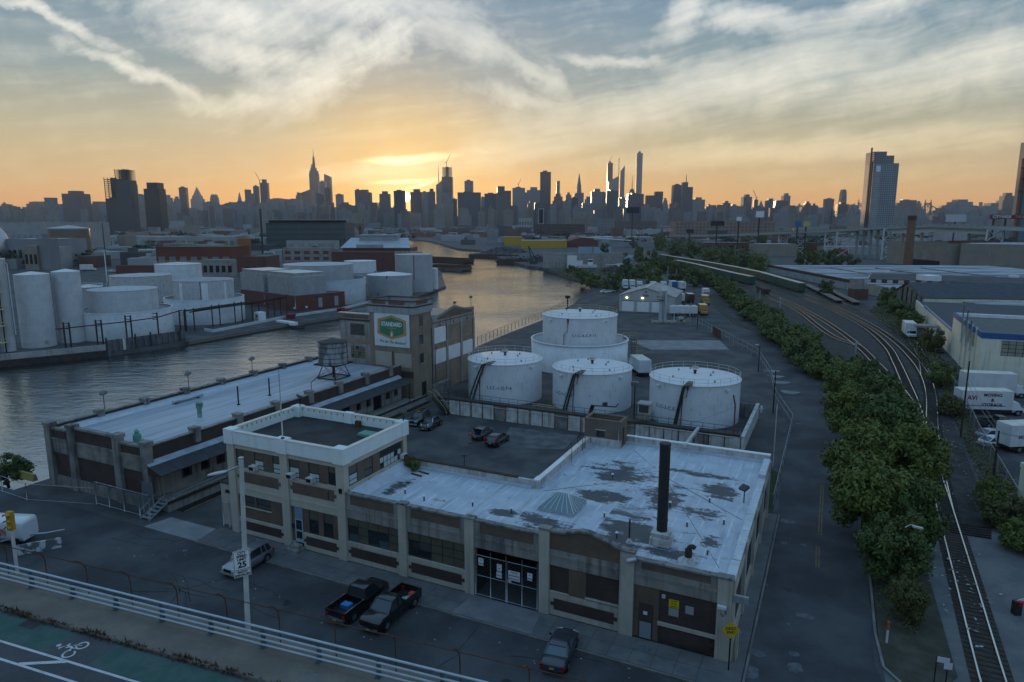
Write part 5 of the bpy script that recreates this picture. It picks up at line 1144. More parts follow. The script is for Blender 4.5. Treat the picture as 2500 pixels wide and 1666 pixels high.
t4=tank('tall white tank rising inside the ring wall behind the front three',(14.3,142),7.8,11.0,'L.I.C-4-C.F-11',7.6,.13,pipe=(-.42,),railm=yel_rail,size=.8)
lt=thing('light_mast','mast with a cluster of floodlights standing behind the tall back tank','light mast',P(1385,790));hb=Hp(lt.location,726)
M().cyl(0,0,0,hb,.16,8).build('mast',steel_dk,lt)
for a in range(5):M().box(-.35,.35,.35,.7,hb-.3,hb+.45).xf(Matrix.Rotation(a*2*pi/5+.4,4,'Z')).build('floodlight',steel_dk,lt)
# stair tower on the right of the ring wall
sx=thing('stair_tower','cream steel stair tower climbing the right side of the ring wall','stairs',(25.6,141,0),-.1)
for i in range(16):M().box(-.5,.6,-2.2+i*.14,-1.95+i*.14,.35*i+.2,.35*i+.28).build('stair_tread',steel_dk,sx)
M().beam((-.55,-2.3,0),(-.55,0,5.8),.08,.3).beam((.65,-2.3,0),(.65,0,5.8),.08,.3).box(-2.2,.7,0,1.2,5.75,5.85).build('stringer',steel_dk,sx)
f=M()
for x_,y_ in((-2.2,1.2),(.7,1.2),(.7,0),(-2.2,0),(-.8,1.2)):f.tube([(x_,y_,0 if x_>0 else 5.8),(x_,y_,7.0)],.05,5)
for zz in(6.4,7.0):f.tube([(-2.2,0,zz),(-2.2,1.2,zz),(.7,1.2,zz),(.7,0,zz)],.04,5)
f.tube([(.65,-2.3,1.0),(.65,0,6.9)],.04,5);f.build('handrail',yel_rail,sx)
# small hut, post and pipework beside the middle tank
hu=uvthing('pump_hut','small glazed pump hut on the walkway between two tanks','hut',None,27.6,47.2,2.4);M().box(0,1.7,0,1.7,0,.9).build('wall',cream_dirty,hu);M().grid_wall(0,1.7,.9,2.2,[(.15,1.55,1.0,2.1)],0,.08).box(0,.1,.1,1.7,.9,2.2).box(1.6,1.7,.1,1.7,.9,2.2).build('frame',cream,hu);M().box(-.15,1.85,-.15,1.85,2.2,2.35).build('roof',grey_metal,hu);M().box(.15,1.55,.03,.06,1,2.1).build('pane',pane_grey,hu)
lp=uvthing('light_mast','thin dark lamp mast beside the brown roof hut in front of the tanks','light mast',None,27.2,46.8,0);M().cyl(0,0,0,7.6,.09,8).build('mast',steel_dk,lp);M().box(-.5,.5,-.3,.3,7.3,7.9).build('lamp_head',mat('lamp_head_grey',(.1,.1,.1)),lp)
rp=uvthing('standpipe','tall red standpipe with a cable at the right end of the bund wall','pipe',None,40.9,46.2,0);M().tube([(0,0,0),(0,0,6.2),(-.3,0,7.6)],.1,6).build('pipe',red_pipe,rp);M().tube([(0,0,6),(-6,1,2.6)],.015,4).build('cable',steel_dk,rp)
tag(M().tube([UV(21,46.9,3.7),UV(24.5,46.9,3.9),UV(24.8,46.9,4.4)],.09,6).tube([UV(20.6,46.9,2.5),UV(21,46.9,3.7)],.3,8).build('pump_pipes',rust_dk),'rusty pump pipes at the foot of the middle tank','pipework')
# concrete-bottomed van truck parked behind
# yard fence along the road, with posts
def fence_line(name,label,pts,h,sp,post_m,wire_m=None,r=.04,rails=(1.0,),cat='fence',wire_step=.5,group=None):
 t=thing(name,label,cat,pts[0],0,group);o0=Vector(pts[0]);pm_=M().cyl(0,0,0,h,r,6).mesh('fence_post');pm_.materials.append(post_m);rl=M();wr_=M();fill=0
 for a,b in zip(pts,pts[1:]):
  a,b=Vector(a)-o0,Vector(b)-o0;L=(b-a).length;n=max(1,int(L/sp))
  for i in range(n):
   o=bpy.data.objects.new('fence_post',pm_);C.objects.link(o);o.parent=t;o.location=a.lerp(b,i/n)
  for k in rails:rl.tube([a+Vector((0,0,h*k)),b+Vector((0,0,h*k))],r*.6,5)
  if wire_m:
   m_=int(L/wire_step);up_=Vector((0,0,h*.96));dv=(b-a)/max(m_,1)
   for i in range(m_):
    p=a+dv*i;wr_.beam(p,p+dv+up_,.012);wr_.beam(p+up_,p+dv,.012)
 rl.build('fence_rail',post_m,t)
 if wire_m:stuff(wr_.build('mesh',wire_m,t))
 return t
fence_line('chain_link_fence','long chain link fence between the tank yard and the side road',[P(1700,792),P(1790,842),P(1848,874),P(1880,925),P(1893,985),UV(47.4,60),UV(47.5,27)],2.2,3.0,galv,mesh_wire,.045,(1.0,.5))
fence_line('chain_link_fence','chain link fence along the creek edge behind the tanks',[P(1166,845),P(1240,812),P(1321,780),P(1400,740),P(1458,705)],2.2,2.6,timber_dk,mesh_wire,.06,(1.0,),wire_step=.9)
tag(M().box(-.05,.05,-4.2,4.2,0,2.2).build('fence_panel',rust),'rust red solid sheet panel in the yard fence by the road','fence panel')
o=bpy.data.objects['fence_panel'];a,b=P(1734,812),P(1766,834);o.location=(a+b)/2;o.rotation_euler=(0,0,atan2(b.y-a.y,b.x-a.x)-pi/2)
# utility poles, lamps along the yard fence
def upole(label,base,h,m_=timber_dk,r=.13,arm=None,head=None,name='utility_pole'):
 t=thing(name,label,'utility pole' if not head else 'street lamp',base);M().cyl(0,0,0,h,r,8,r*.7).build('pole',m_,t)
 if arm:
  for zz in arm:M().box(-1.3,1.3,-.06,.06,h-zz-.1,h-zz).xf(Matrix.Rotation(.5,4,'Z')).build('cross_arm',m_,t)
 if head:M().tube([(0,0,h-.3),(head[0]*.6,head[1]*.6,h+.1),(head[0],head[1],h)],.05,6).build('arm',galv,t);M().box(-.35,.35,-.16,.16,-.08,.1).xf(Matrix.Translation((head[0],head[1],h))).build('lamp_head',mat('lamp_pale',(.45,.46,.46),rough=.5),t)
 return t
b=P(1851,908);upole('street lamp on a dark pole by the yard fence beyond the right tank',b,Hp(b,842),steel_dk,.11,head=(-.6,0),name='street_lamp')
b=P(1887,1010);upole('dark bare utility pole by the yard fence right of the front tanks',b,Hp(b,905))
b=P(1887,1140);upole('thin pale leaning pole at the back right corner of the workshop',b,Hp(b,985),white_rail,.06)
b=P(1702,805);upole('dark utility pole beside the yard gate near the silo',b,Hp(b,745))
b=P(1684,795);upole('thin grey pole left of the dark pole by the yard gate',b,Hp(b,738),galv,.1)
b=P(1696,720);upole('thin dark pole at the road bend beside the truck yard',b,Hp(b,676),timber_dk,.1)
hy=thing('fire_hydrant','white and black hydrant standing by the yard fence','hydrant',P(1858,1008));M().cyl(0,0,0,.9,.17,10).cyl(0,0,.9,1.15,.2,10,.08).tube([(-.3,0,.65),(.3,0,.65)],.08,8).build('body',car_white,hy)
# == grey shed, silo and yard beyond the tanks
gs=thing('steel_shed','grey gabled steel shed with three white roller doors beyond the tank yard','building',P(1511,760),atan2(225.2-231.3,54.1-36.7)+.0)
W_=18.6;D_=24
M().slab([(0,0),(W_,0),(W_,5.4),(W_/2-.3,8.2),(0,5.4)],0,.2).build('gable_wall',mat('shed_wall',(.36,.355,.34),(.41,.405,.39),.4,.7,obj=True,streak=(.27,.26,.25)),gs)
M().box(0,.2,.2,D_,0,5.4).box(W_-.2,W_,.2,D_,0,5.4).slab([(0,0),(W_,0),(W_,5.4),(W_/2-.3,8.2),(0,5.4)],D_,D_+.2).build('side_wall',grey_metal,gs)
rm=mat('shed_roof',(.24,.25,.265),(.15,.15,.155),.35,.5,obj=True,stretch=(1,.3,1),spec=.5)
ap=W_/2-.3
M().hexa([(-.4,-.3,5.28),(ap,-.3,8.22),(ap,D_+.4,8.22),(-.4,D_+.4,5.28),(-.4,-.3,5.42),(ap,-.3,8.36),(ap,D_+.4,8.36),(-.4,D_+.4,5.42)]).build('roof_slope',rm,gs)
M().hexa([(ap,-.3,8.22),(W_+.4,-.3,5.28),(W_+.4,D_+.4,5.28),(ap,D_+.4,8.22),(ap,-.3,8.36),(W_+.4,-.3,5.42),(W_+.4,D_+.4,5.42),(ap,D_+.4,8.36)]).build('roof_slope',rm,gs)
M().beam((ap,-.35,8.4),(ap,D_+.4,8.4),.5,.08).build('ridge',coping,gs)
for a in(1.0,6.1,11.1):M().box(a,a+4.0,-.03,0,.1,3.6).build('roller_door',white_metal,gs)
for a in(1.0,6.1,11.1):M().box(a-.1,a+4.1,-.05,0,3.6,3.8).build('door_lintel',steel_dk,gs)
lit=mat('lit_flood_lamp',(.8,.9,.6),emit=(.75,1.0,.42,3.0))
for a in(2.6,7.9):M().box(a-.28,a+.28,-.3,-.02,4.6,4.95).build('lamp',lit,gs)
M().box(8.0,9.9,-.06,0,5.3,6.0).build('sign',mat('sign_red',(.22,.06,.045),rough=.6),gs);text('OFFICE',.42,mat('letter_pink',(.55,.4,.38)),gs,face_front(8.95,-.08,5.63),depth=.002)
M().box(ap-.3,ap+.3,-.05,0,6.6,7.1).build('vent',steel_dk,gs)
sl_=thing('silo','tall slim grey steel silo on a bollarded plinth before the grey shed','silo',P(1617,788));M().cyl(0,0,.3,9.9,1.15,32).build('shell',tankmat('silo_grey',(.34,.36,.38),(.40,.415,.43),(.24,.24,.25),.5),sl_)
M().tube([(-.35,-1.2,.5),(-.35,-1.2,9.5)],.05,5).tube([(.1,-1.22,.5),(.1,-1.22,9.5)],.05,5).build('ladder',steel_dk,sl_)
M().ringwall(-.9,-.6,7.0,7.1,.2,1.2,16).ringwall(-.9,-.6,7.9,8.0,1.1,1.2,16).build('platform',steel_dk,sl_)
M().box(-3,7.2,-1.6,1.8,0,.45).build('plinth',conc_grey,sl_)
sil=sl_.location
for i,(dx,dy)in enumerate(((-3.6,-1.9),(-1.6,-2.2),(.7,-2.2),(2.4,-2.2),(4.6,-2.1),(6.6,-1.9),(7.6,-.2),(8.1,.9))):
 if i==0:bo=thing('bollard','','bollard',sil+Vector((dx,dy,0)),0,'yellow bollards round the silo plinth');M().cyl(0,0,0,1.25,.16,10).build('post',mat('bollard_yellow',(.34,.29,.10),(.42,.38,.2),2,.7),bo);M().cyl(0,0,1.25,1.32,.14,10,.05).build('cap',mat('bollard_yellow',(.3,.3,.1)),bo);o=bo
 else:o=copy_tree(bo,None,sil+Vector((dx,dy,0)))
 o['label']='yellow bollard at the silo plinth, '+('leftmost at the front corner','second from left along the front','straight in front of the silo','just right of the silo front','before the horizontal drum','at the right front corner','right side, nearer','right side, further back')[i]
dr_=thing('horizontal_drum','grey horizontal drum with pipes beside the silo','drum',sil+Vector((5.3,-.5,.45)));M().tube([(-.9,0,.8),(.9,.3,.8)],.65,14).build('drum',grey_metal,dr_);M().box(-.6,.6,-.2,.2,0,.4).build('cradle',steel_dk,dr_);M().tube([(-1.8,.5,0),(-1.8,.5,2.5),(-1.4,.5,2.7),(.3,.4,2.7)],.14,8).build('pipe',galv,dr_)
# == vehicles
def wheel_meshes(r,wd):
 t=M();n=22
 for x0,rr in((-wd/2,r*.93),):pass
 prof=[(-wd/2,r*.62),(-wd/2,r*.92),(-wd/2+.04,r),(wd/2-.04,r),(wd/2,r*.92),(wd/2,r*.62)]
 rings=[[(x_,q*cos(2*pi*i/n),q*sin(2*pi*i/n))for i in range(n)]for x_,q in prof];t.loft(rings,True,True)
 rim=M();rim.loft([[(x_,q*cos(2*pi*i/12),q*sin(2*pi*i/12))for i in range(12)]for x_,q in((-wd/2-.01,r*.6),(-wd/2-.025,r*.2),(wd/2+.025,r*.2),(wd/2+.01,r*.6))],False,True)
 a=t.mesh('wheel');a.materials.append(tyre);b=rim.mesh('rim');b.materials.append(rimm);return a,b
_wm={}
def wheels(parent,pos,r,wd):
 if(r,wd)not in _wm:_wm[(r,wd)]=wheel_meshes(r,wd)
 a,b=_wm[(r,wd)]
 for p in pos:
  o=bpy.data.objects.new('wheel',a);C.objects.link(o);o.parent=parent;o.location=p
  q=bpy.data.objects.new('rim',b);C.objects.link(q);q.parent=o
def body_ring(y,w_,zb,zt,tuck=.06):
 h=zt-zb
 return[(-w_+tuck,y,zb),(-w_,y,zb+h*.25),(-w_,y,zb+h*.62),(-w_+.05,y,zb+h*.9),(-w_+.16,y,zt),(w_-.16,y,zt),(w_-.05,y,zb+h*.9),(w_,y,zb+h*.62),(w_,y,zb+h*.25),(w_-tuck,y,zb)]
def car(name,label,cat,pos,heading,paint,L=4.7,Wd=1.85,belt=.95,top=1.45,cab=(-1.9,-1.1,.35,1.25),hood=.9,trunk=.98,r=.34,wb=(1.35,-1.35),kind='sedan',plate=True,glassm=None,group=None,roofm=None,tail=True):
 """front is +y. cab: rear glass foot, roof rear, roof front, windscreen foot (y)"""
 t=thing(name,label,cat,pos,heading-pi/2,group);w_=Wd/2;f,b=L/2,-L/2;m_=M();zb=.24
 if kind=='pickup':
  st=[(b+.02,w_-.06,.45,belt-.02),(b+.1,w_,.40,belt),(cab[0]-.02,w_,.34,belt)]
  bed=M();bz=.62
  bed.box(-w_,-w_+.09,b+.05,cab[0],.42,belt+.06);bed.box(w_-.09,w_,b+.05,cab[0],.42,belt+.06);bed.box(-w_+.09,w_-.09,b+.05,b+.13,.48,belt+.03);bed.box(-w_+.09,w_-.09,b+.13,cab[0],.5,bz);bed.box(-w_+.09,w_-.09,cab[0]-.08,cab[0],bz,belt+.06)
  bed.build('cargo_bed',paint,t);M().box(-w_+.1,w_-.1,b+.14,cab[0]-.1,bz,bz+.02).build('bed_liner',black_p,t)
  y0=cab[0]
 else:y0=b
 if kind=='pickup':sts=[(y0,w_,.36,belt+.02),(cab[3]-.2,w_,.34,belt+.03),(cab[3]+.1,w_,.34,belt+.02),(f-.75,w_-.01,.36,hood+.08),(f-.22,w_-.05,.38,hood),(f-.05,w_-.12,.42,hood-.12),(f,w_-.18,.45,hood-.28)]
 else:sts=[(b,w_-.22,.42,trunk-.30),(b+.08,w_-.12,.34,trunk-.1),(b+.35,w_-.03,zb+.02,trunk),(cab[0]+.1,w_,zb,belt),(0,w_,zb,belt),(cab[3],w_,zb,belt),(f-.7,w_-.03,zb+.02,hood),(f-.25,w_-.09,.30,hood-.1),(f-.06,w_-.18,.34,hood-.24),(f,w_-.28,.40,hood-.36)]
 m_.loft([body_ring(*s)for s in sts]);bo=m_.build('body',paint,t)
 ci=.10;gz=belt-.02;tw_=w_-.26
 gl2=M();A=[(-w_+ci,cab[0],gz),(w_-ci,cab[0],gz),(w_-ci,cab[3],gz),(-w_+ci,cab[3],gz)];T=[(-tw_,cab[1],top-.04),(tw_,cab[1],top-.04),(tw_,cab[2],top-.04),(-tw_,cab[2],top-.04)]
 gl2.hexa(A+T);gl2.build('window_glass',glassm or car_glass,t)
 rf_=M();rings=[]
 for y_,k,zz in((cab[1]-.08,.90,top-.06),(cab[1],.98,top-.005),((cab[1]+cab[2])/2,1.0,top+.02),(cab[2],.97,top-.01),(cab[2]+.06,.9,top-.05)):
  q=tw_*k+.03;rings.append([(-q,y_,zz-.05),(-q,y_,zz-.01),(-q*.8,y_,zz+.02),(q*.8,y_,zz+.02),(q,y_,zz-.01),(q,y_,zz-.05)])
 rf_.loft(rings);rf_.build('roof',roofm or paint,t)
 pl=M()
 for s in(-1,1):
  a=Vector((s*(w_-ci),cab[3],gz));q=Vector((s*tw_,cab[2],top-.03));pl.beam(a,q,.07)
  a=Vector((s*(w_-ci),cab[0],gz));q=Vector((s*tw_,cab[1],top-.03));pl.beam(a,q,.10 if kind!='wagon' else .14)
  ym=(cab[1]+cab[2])/2-.1
  pl.beam((s*(w_-ci+.01),ym,gz),(s*(tw_+.01),ym,top-.03),.07)
  if kind in('wagon','suv'):pl.beam((s*(w_-ci+.01),cab[1]+.35,gz),(s*(tw_+.01),cab[1]+.45,top-.03),.08)
  pl.beam((s*(w_-ci),cab[0],gz+.01),(s*(w_-ci),cab[3],gz+.01),.03)
 pl.build('pillars',paint,t)
 for s in(-1,1):
  M().hexa([(s*(w_-.50),f-.16,hood-.30),(s*(w_-.13),f-.30,hood-.30),(s*(w_-.13),f-.36,hood-.14),(s*(w_-.50),f-.2,hood-.14),(s*(w_-.50),f-.02,hood-.32),(s*(w_-.11),f-.16,hood-.32),(s*(w_-.13),f-.22,hood-.13),(s*(w_-.50),f-.08,hood-.13)]).build('headlight',lamp_clr,t)
  if tail:M().box(min(s*(w_-.30),s*(w_-.06)),max(s*(w_-.30),s*(w_-.06)),b-.01,b+.18,trunk-.38 if kind!='pickup' else .66,trunk-.16 if kind!='pickup' else .95).build('tail_lamp',lamp_red,t)
  M().box(min(s*w_,s*(w_+.16)),max(s*w_,s*(w_+.16)),cab[3]-.35,cab[3]-.25,belt,belt+.14).build('mirror',paint,t)
 M().box(-w_+.12,w_-.12,f-.05,f+.05,.34,.52).build('bumper',black_p if kind=='sedan' else chrome if kind in('pickup','vintage')else grey_metal,t)
 M().box(-w_+.12,w_-.12,b-.06,b+.04,.40,.56).build('bumper',chrome if kind in('pickup','vintage')else paint,t)
 M().box(-w_+.5,w_-.5,f-.06,f+.012,.54,hood-.2).build('grille',black_p if kind!='vintage' else chrome,t)
 if plate:M().box(-.16,.16,b-.08,b-.06,trunk-.42 if kind!='pickup' else .44,trunk-.29 if kind!='pickup' else .56).build('number_plate',plate_y,t);M().box(-.16,.16,f+.05,f+.065,.36,.48).build('number_plate',plate_y,t)
 arch=M()
 for s in(-1,1):
  for y_ in wb:arch.tube([(s*(w_-.12),y_,r+.01),(s*(w_+.005),y_,r+.01)],r+.07,20)
 arch.build('wheel_arch',black_p,t)
 wheels(t,[(s*(w_-.1),y_,r)for s in(-1,1)for y_ in wb],r,.24)
 return t
def head_px(fr,rr):a,b=P(*rr),P(*fr);return atan2(b.y-a.y,b.x-a.x)
VH=atan2(cos(RZ),-sin(RZ));
# the street
hd=head_px((557,1412),(636,1366));p=P(557,1412);c=p-Vector((cos(hd),sin(hd),0))*2.25
car('parked_suv','silver sport utility car parked in the street behind the speed limit sign','car',c+Vector((0,0,.004)),hd,car_silver,4.6,1.85,1.02,1.66,(-2.05,-1.75,.25,1.15),.98,1.1,.36,kind='suv',roofm=mat('suv_roof',(.12,.125,.135),rough=.25,coat=.5))
a,b=P(943,1540),P(1011,1482);hd=atan2(a.y-b.y,a.x-b.x);c=(a+b)/2+Vector((sin(hd),-cos(hd),0))*.88
pk=car('pickup_truck','black pickup truck facing the bridge with its tail towards the workshop','pickup truck',c,hd,car_black,5.6,1.95,1.12,1.82,(-.45,-.2,.75,1.45),1.14,1.1,.40,(1.75,-1.75),kind='pickup')
M().hexa([(-.9,-.7,1.2),(-.2,-.72,1.15),(-.15,-1.6,.7),(-.88,-1.5,1.19),(-.9,-.68,1.24),(-.2,-.7,1.19),(-.15,-1.58,.74),(-.88,-1.48,1.23)]).build('bed_tarp',mat('tarp_pale',(.36,.35,.31),(.25,.24,.22),3,.8),pk);
M().box(-.92,-.5,-2.0,-1.55,.9,1.2).build('red_bag',mat('bag_red',(.42,.05,.04),rough=.6),pk)
hd2=hd+pi;rwp=P(863,1518);rvec=Vector((cos(hd2),sin(hd2),0));right=Vector((sin(hd2),-cos(hd2),0));c=rwp+rvec*1.75-right*.88
pk2=car('pickup_truck','black pickup truck with its tailgate towards the bridge and a blue load in the bed','pickup truck',c,hd2,car_black,5.6,1.95,1.12,1.85,(-.4,-.1,.9,1.5),1.14,1.1,.40,(1.75,-1.75),kind='pickup')
M().box(-.55,.2,-1.55,-.95,.63,.95).build('blue_load',mat('tarp_blue',(.03,.14,.34),(.04,.2,.45),4,.6),pk2)
for s in(-1,1):M().box(s*.93-.05,s*.93+.05,-2.7,-.55,1.18,1.22).build('bed_rail',chrome,pk2)
hd3=VH+.12;c=P(1352,1640)+Vector((cos(hd3),sin(hd3),0))*1.75
car('parked_sedan','dark green black sedan nosed in to the kerb nearest the bottom edge','car',c,hd3,mat('sedan_dark_paint',(.030,.034,.042),rough=.3,coat=.5,spec=.6),4.6,1.8,.92,1.40,(-1.35,-.75,.45,1.2),.92,.98,.33,kind='sedan',glassm=mat('sedan_glass',(.05,.10,.11),rough=.15,spec=.8))
# white van behind the traffic light
vn=thing('white_van','white van cut by the left edge of the frame beside the traffic light','van',P(20,1318),RZ+.35)
M().loft([body_ring(y_,w_,.4,zt)for y_,w_,zt in((-2.6,1.0,2.1),(-2.4,1.05,2.3),(2.2,1.05,2.3),(2.36,1.02,2.25),(2.44,.95,2.0))]).xf(Matrix.Rotation(-pi/2,4,'Z')).build('body',car_white,vn);M().box(-.02,.9,-1.07,-1.05,.9,1.6).build('red_logo',mat('van_logo',(.42,.10,.06),(.5,.5,.5),3,.5),vn)
wheels(vn,[],.36,.24)
for x_ in(1.8,-1.7):M().tube([(x_,-1.06,.36),(x_,-.8,.36)],.36,16).build('wheel',tyre,vn)
# cars in the works yard
def yard(px_front,px_rear,back):
 h=head_px(px_front,px_rear);return h
h=head_px((1031,1052),(1078,1027))
vc=car('vintage_car','old black saloon with chrome grille and bumper facing the camera in the yard','car',P(1033,1054)-Vector((cos(h),sin(h),0))*2.3,h,car_black,4.6,1.7,1.02,1.55,(-1.3,-.8,.35,.75),.98,.88,.36,kind='vintage',tail=False)
for s in(-1,1):M().tube([(s*.55,1.9,.86),(s*.55,2.26,.86)],.14,12).build('round_headlight',chrome,vc)
fd=M()
for s in(-1,1):fd.loft([[(s*.78+.17*cos(t),y_,zc+.26*sin(t)*k)for t in[2*pi*i/10 for i in range(10)]]for y_,zc,k in((2.1,.55,.5),(1.7,.62,1.0),(1.1,.6,1.0),(.2,.42,.7))])
fd.build('fenders',car_black,vc)
ws_=M()
for a,b in(((-.72,.79,1.03),(.72,.79,1.03)),((-.72,.79,1.03),(-.58,.44,1.52)),((.72,.79,1.03),(.58,.44,1.52)),((-.58,.44,1.52),(.58,.44,1.52))):ws_.beam(a,b,.06)
ws_.build('windscreen_frame',chrome,vc)
h=head_px((1002,1042),(1046,1018))
tx=car('black_cab','tall black cab with an orange roof light beside the old saloon','car',P(1006,1043)-Vector((cos(h),sin(h),0))*2.3,h,car_green,4.6,1.8,1.1,1.8,(-2.0,-1.7,.2,.8),1.08,1.1,.36,kind='suv')
M().box(-.25,.25,.15,.3,1.82,1.95).build('roof_light',mat('cab_orange',(.5,.16,.03),rough=.5),tx)
h=head_px((1192,1057),(1160,1079));cb_=P(1161,1078)+Vector((cos(h),sin(h),0))*2.2
bw_=car('blue_hatchback','dark blue estate car with its tailgate raised behind the man in orange','car',cb_,h,car_navy,4.5,1.75,.95,1.5,(-1.95,-1.5,.3,1.1),.92,1.0,.33,kind='wagon')
M().hexa([(-.68,-1.5,1.48),(.68,-1.5,1.48),(.62,-2.5,1.92),(-.62,-2.5,1.92),(-.68,-1.5,1.54),(.68,-1.5,1.54),(.62,-2.5,1.98),(-.62,-2.5,1.98)]).build('raised_tailgate',car_navy,bw_)
h=head_px((1236,1071),(1200,1094));cb_=P(1197,1094)+Vector((cos(h),sin(h),0))*2.3
kw=car('black_estate','black estate car with tall red tail lamp and yellow plate next to the blue one','car',cb_,h,car_black,4.7,1.8,.98,1.5,(-2.15,-1.7,.3,1.15),.95,1.02,.33,kind='wagon')
for s in(-1,1):M().box(s*.82-.07,s*.82+.07,-2.32,-2.1,.8,1.35).build('tall_tail_lamp',lamp_red,kw);M().box(s*.905-.012,s*.905+.012,-1.9,1.9,.78,.82).build('side_trim',chrome,kw)
# ---------------- the man in orange
def skin_body(name,verts,edges,rad,m_,parent,sub=1):
 me=bpy.data.meshes.new(name);me.from_pydata(verts,edges,[]);o=bpy.data.objects.new(name,me);C.objects.link(o);o.parent=parent
 md=o.modifiers.new('skin','SKIN');me.skin_vertices[0].data[0].use_root=True
 for v,r in zip(me.skin_vertices[0].data,rad):v.radius=(r,r)if not isinstance(r,tuple)else r
 sb=o.modifiers.new('sub','SUBSURF');sb.levels=sb.render_levels=sub;me.materials.append(m_);return o
mp=P(1148,1083.5);man=thing('person','man in orange shirt and light khaki trousers standing behind the open blue estate car','person',mp,0.25)
skin_m=mat('skin',(.32,.19,.13),rough=.6);V=[];Ed=[];Rd=[]
def chain_(pts,rad,root=None):
 i0=root
 for p,r in zip(pts,rad):
  V.append(p);Rd.append(r)
  if i0 is not None:Ed.append((i0,len(V)-1))
  i0=len(V)-1
 return i0
pel=chain_([(0,0,.95)],[.14]);chest=chain_([(0,-.01,1.15),(0,0,1.38),(0,.0,1.50)],[.13,.15,.07],pel);hd_=chain_([(0,.02,1.60),(0,.03,1.70),(0,.02,1.76)],[.075,.095,.06],chest)
nose=chain_([(0,.12,1.665)],[.015],hd_-1)
for s in(-1,1):
 k=chain_([(s*.09,0,.88),(s*.11,.02,.50),(s*.11,-.02,.09)],[.095,.065,.045],pel);chain_([(s*.12,.14,.035)],[.04],k)
 sh_=chain_([(s*.19,0,1.42),(s*.25,-.02,1.14),(s*.22,.20,1.0)],[.06,.045,.032],chest-1)
 pm_=chain_([(s*.21,.27,.98)],[.034],sh_)
 for q in range(4):chain_([(s*(.24-q*.021),.33+.01*(q in(1,2)),.965),(s*(.24-q*.021),.36+.012*(q in(1,2)),.945)],[.0095,.008],pm_)
 chain_([(s*.17,.28,.99),(s*.155,.31,.985)],[.011,.009],sh_)
skin_body('body',V,Ed,Rd,skin_m,man)
skin_body('shirt',[(0,-.01,1.0),(0,-.01,1.2),(0,0,1.36),(0,0,1.47),(-.18,0,1.42),(.18,0,1.42),(-.24,-.02,1.2),(.24,-.02,1.2)],[(0,1),(1,2),(2,3),(2,4),(2,5),(4,6),(5,7)],[(.17,.13),(.17,.135),(.18,.14),.09,.085,.085,.07,.07],mat('shirt_orange',(.46,.085,.030),rough=.8),man)
skin_body('trousers',[(0,0,.98),(-.09,0,.86),(.09,0,.86),(-.11,.02,.5),(.11,.02,.5),(-.11,-.02,.1),(.11,-.02,.1)],[(0,1),(0,2),(1,3),(2,4),(3,5),(4,6)],[(.155,.125),.11,.11,.085,.085,.075,.075],mat('trousers_khaki',(.27,.23,.17),rough=.9),man)
M().loft([[(.1*k*cos(2*pi*i/12),.012+.11*k*sin(2*pi*i/12),zz)for i in range(12)]for zz,k in((1.66,.98),(1.72,1.06),(1.78,.82),(1.81,.4))]).build('hair',mat('hair_brown',(.05,.035,.025)),man)
for s in(-1,1):M().box(s*.115-.045,s*.115+.045,-.06,.20,0,.08).build('shoe',black_p,man);M().cyl(s*.035,.115,1.685,1.695,.011,8).build('eye',ink,man)
# ---------------- trucks
def box_truck(label,pos,heading,box_m,cab_m,L=7.0,W_=2.4,H_=3.3,name='box_truck',cat='truck',group=None,band=None,text_=None):
 t=thing(name,label,cat,pos,heading-pi/2,group);w_=W_/2;f,b=L/2,-L/2
 M().box(-w_,w_,b,f-1.9,.95,H_).build('cargo_box',box_m,t);M().box(-w_+.02,w_-.02,b+.05,f-1.95,H_,H_+.03).build('box_roof',coping,t)
 M().loft([[(-q,y_,.55),(-q,y_,z_),(q,y_,z_),(q,y_,.55)]for y_,q,z_ in((f-1.85,w_*.92,2.15),(f-1.0,w_*.92,2.15),(f-.55,w_*.9,1.35),(f,w_*.82,1.15))],False).build('cab',cab_m,t)
 M().hexa([(-w_*.86,f-.98,1.45),(w_*.86,f-.98,1.45),(w_*.84,f-.56,1.40),(-w_*.84,f-.56,1.40),(-w_*.8,f-1.0,2.1),(w_*.8,f-1.0,2.1),(w_*.8,f-.93,2.1),(-w_*.8,f-.93,2.1)]).build('windscreen',car_glass,t)
 M().box(-w_+.1,w_-.1,b+.1,f-.3,.5,.9).build('chassis',black_p,t)
 M().box(-w_+.06,w_-.06,b-.03,b,1.0,H_-.15).build('rear_door',band or box_m,t)
 M().box(-w_,w_,f-.02,f+.08,.45,.7).build('bumper',black_p,t)
 wheels(t,[(s*(w_-.15),y_,.46)for s in(-1,1)for y_ in(f-1.0,b+1.5)],.46,.3);return t
p=P(1558,918);box_truck('white box truck seen from behind between the middle tank and ring wall',P(1556,922)+Vector((1.0,4,0)),pi/2+.12,box_white,car_white,8,2.5,3.4)
RD=atan2(P(1640,700).y-P(1690,760).y,P(1640,700).x-P(1690,760).x)
for px,py,lab,bm in((1716,768,'nearest orange truck with white roof parked on the side road',orange_truck),(1721,743,'middle orange truck with white roof parked on the side road',orange_truck),(1723,725,'white truck farthest back of the three parked on the side road',box_white)):
 box_truck(lab,P(px,py),-pi/2-.12,box_white if bm is box_white else orange_truck,orange_truck,7.0,2.4,3.3,group='trucks parked in a row on the side road')
for px,py,lab,L,H_,dm in((1526,706,'leftmost white truck cab parked behind the grey shed',7,4.1,None),(1543,706,'second white truck from the left behind the grey shed',7,4.0,None),(1561,705,'lower white truck third from left behind the grey shed',6,3.2,None),(1594,704,'white van body just left of the shed roof peak',5,3.0,None),(1620,704,'white tanker van just right of the shed roof peak',5,3.0,None)):
 box_truck(lab,P(px,py),-pi/2-.1,box_white,car_white,L,2.5,H_,group='white trucks parked behind the grey shed')
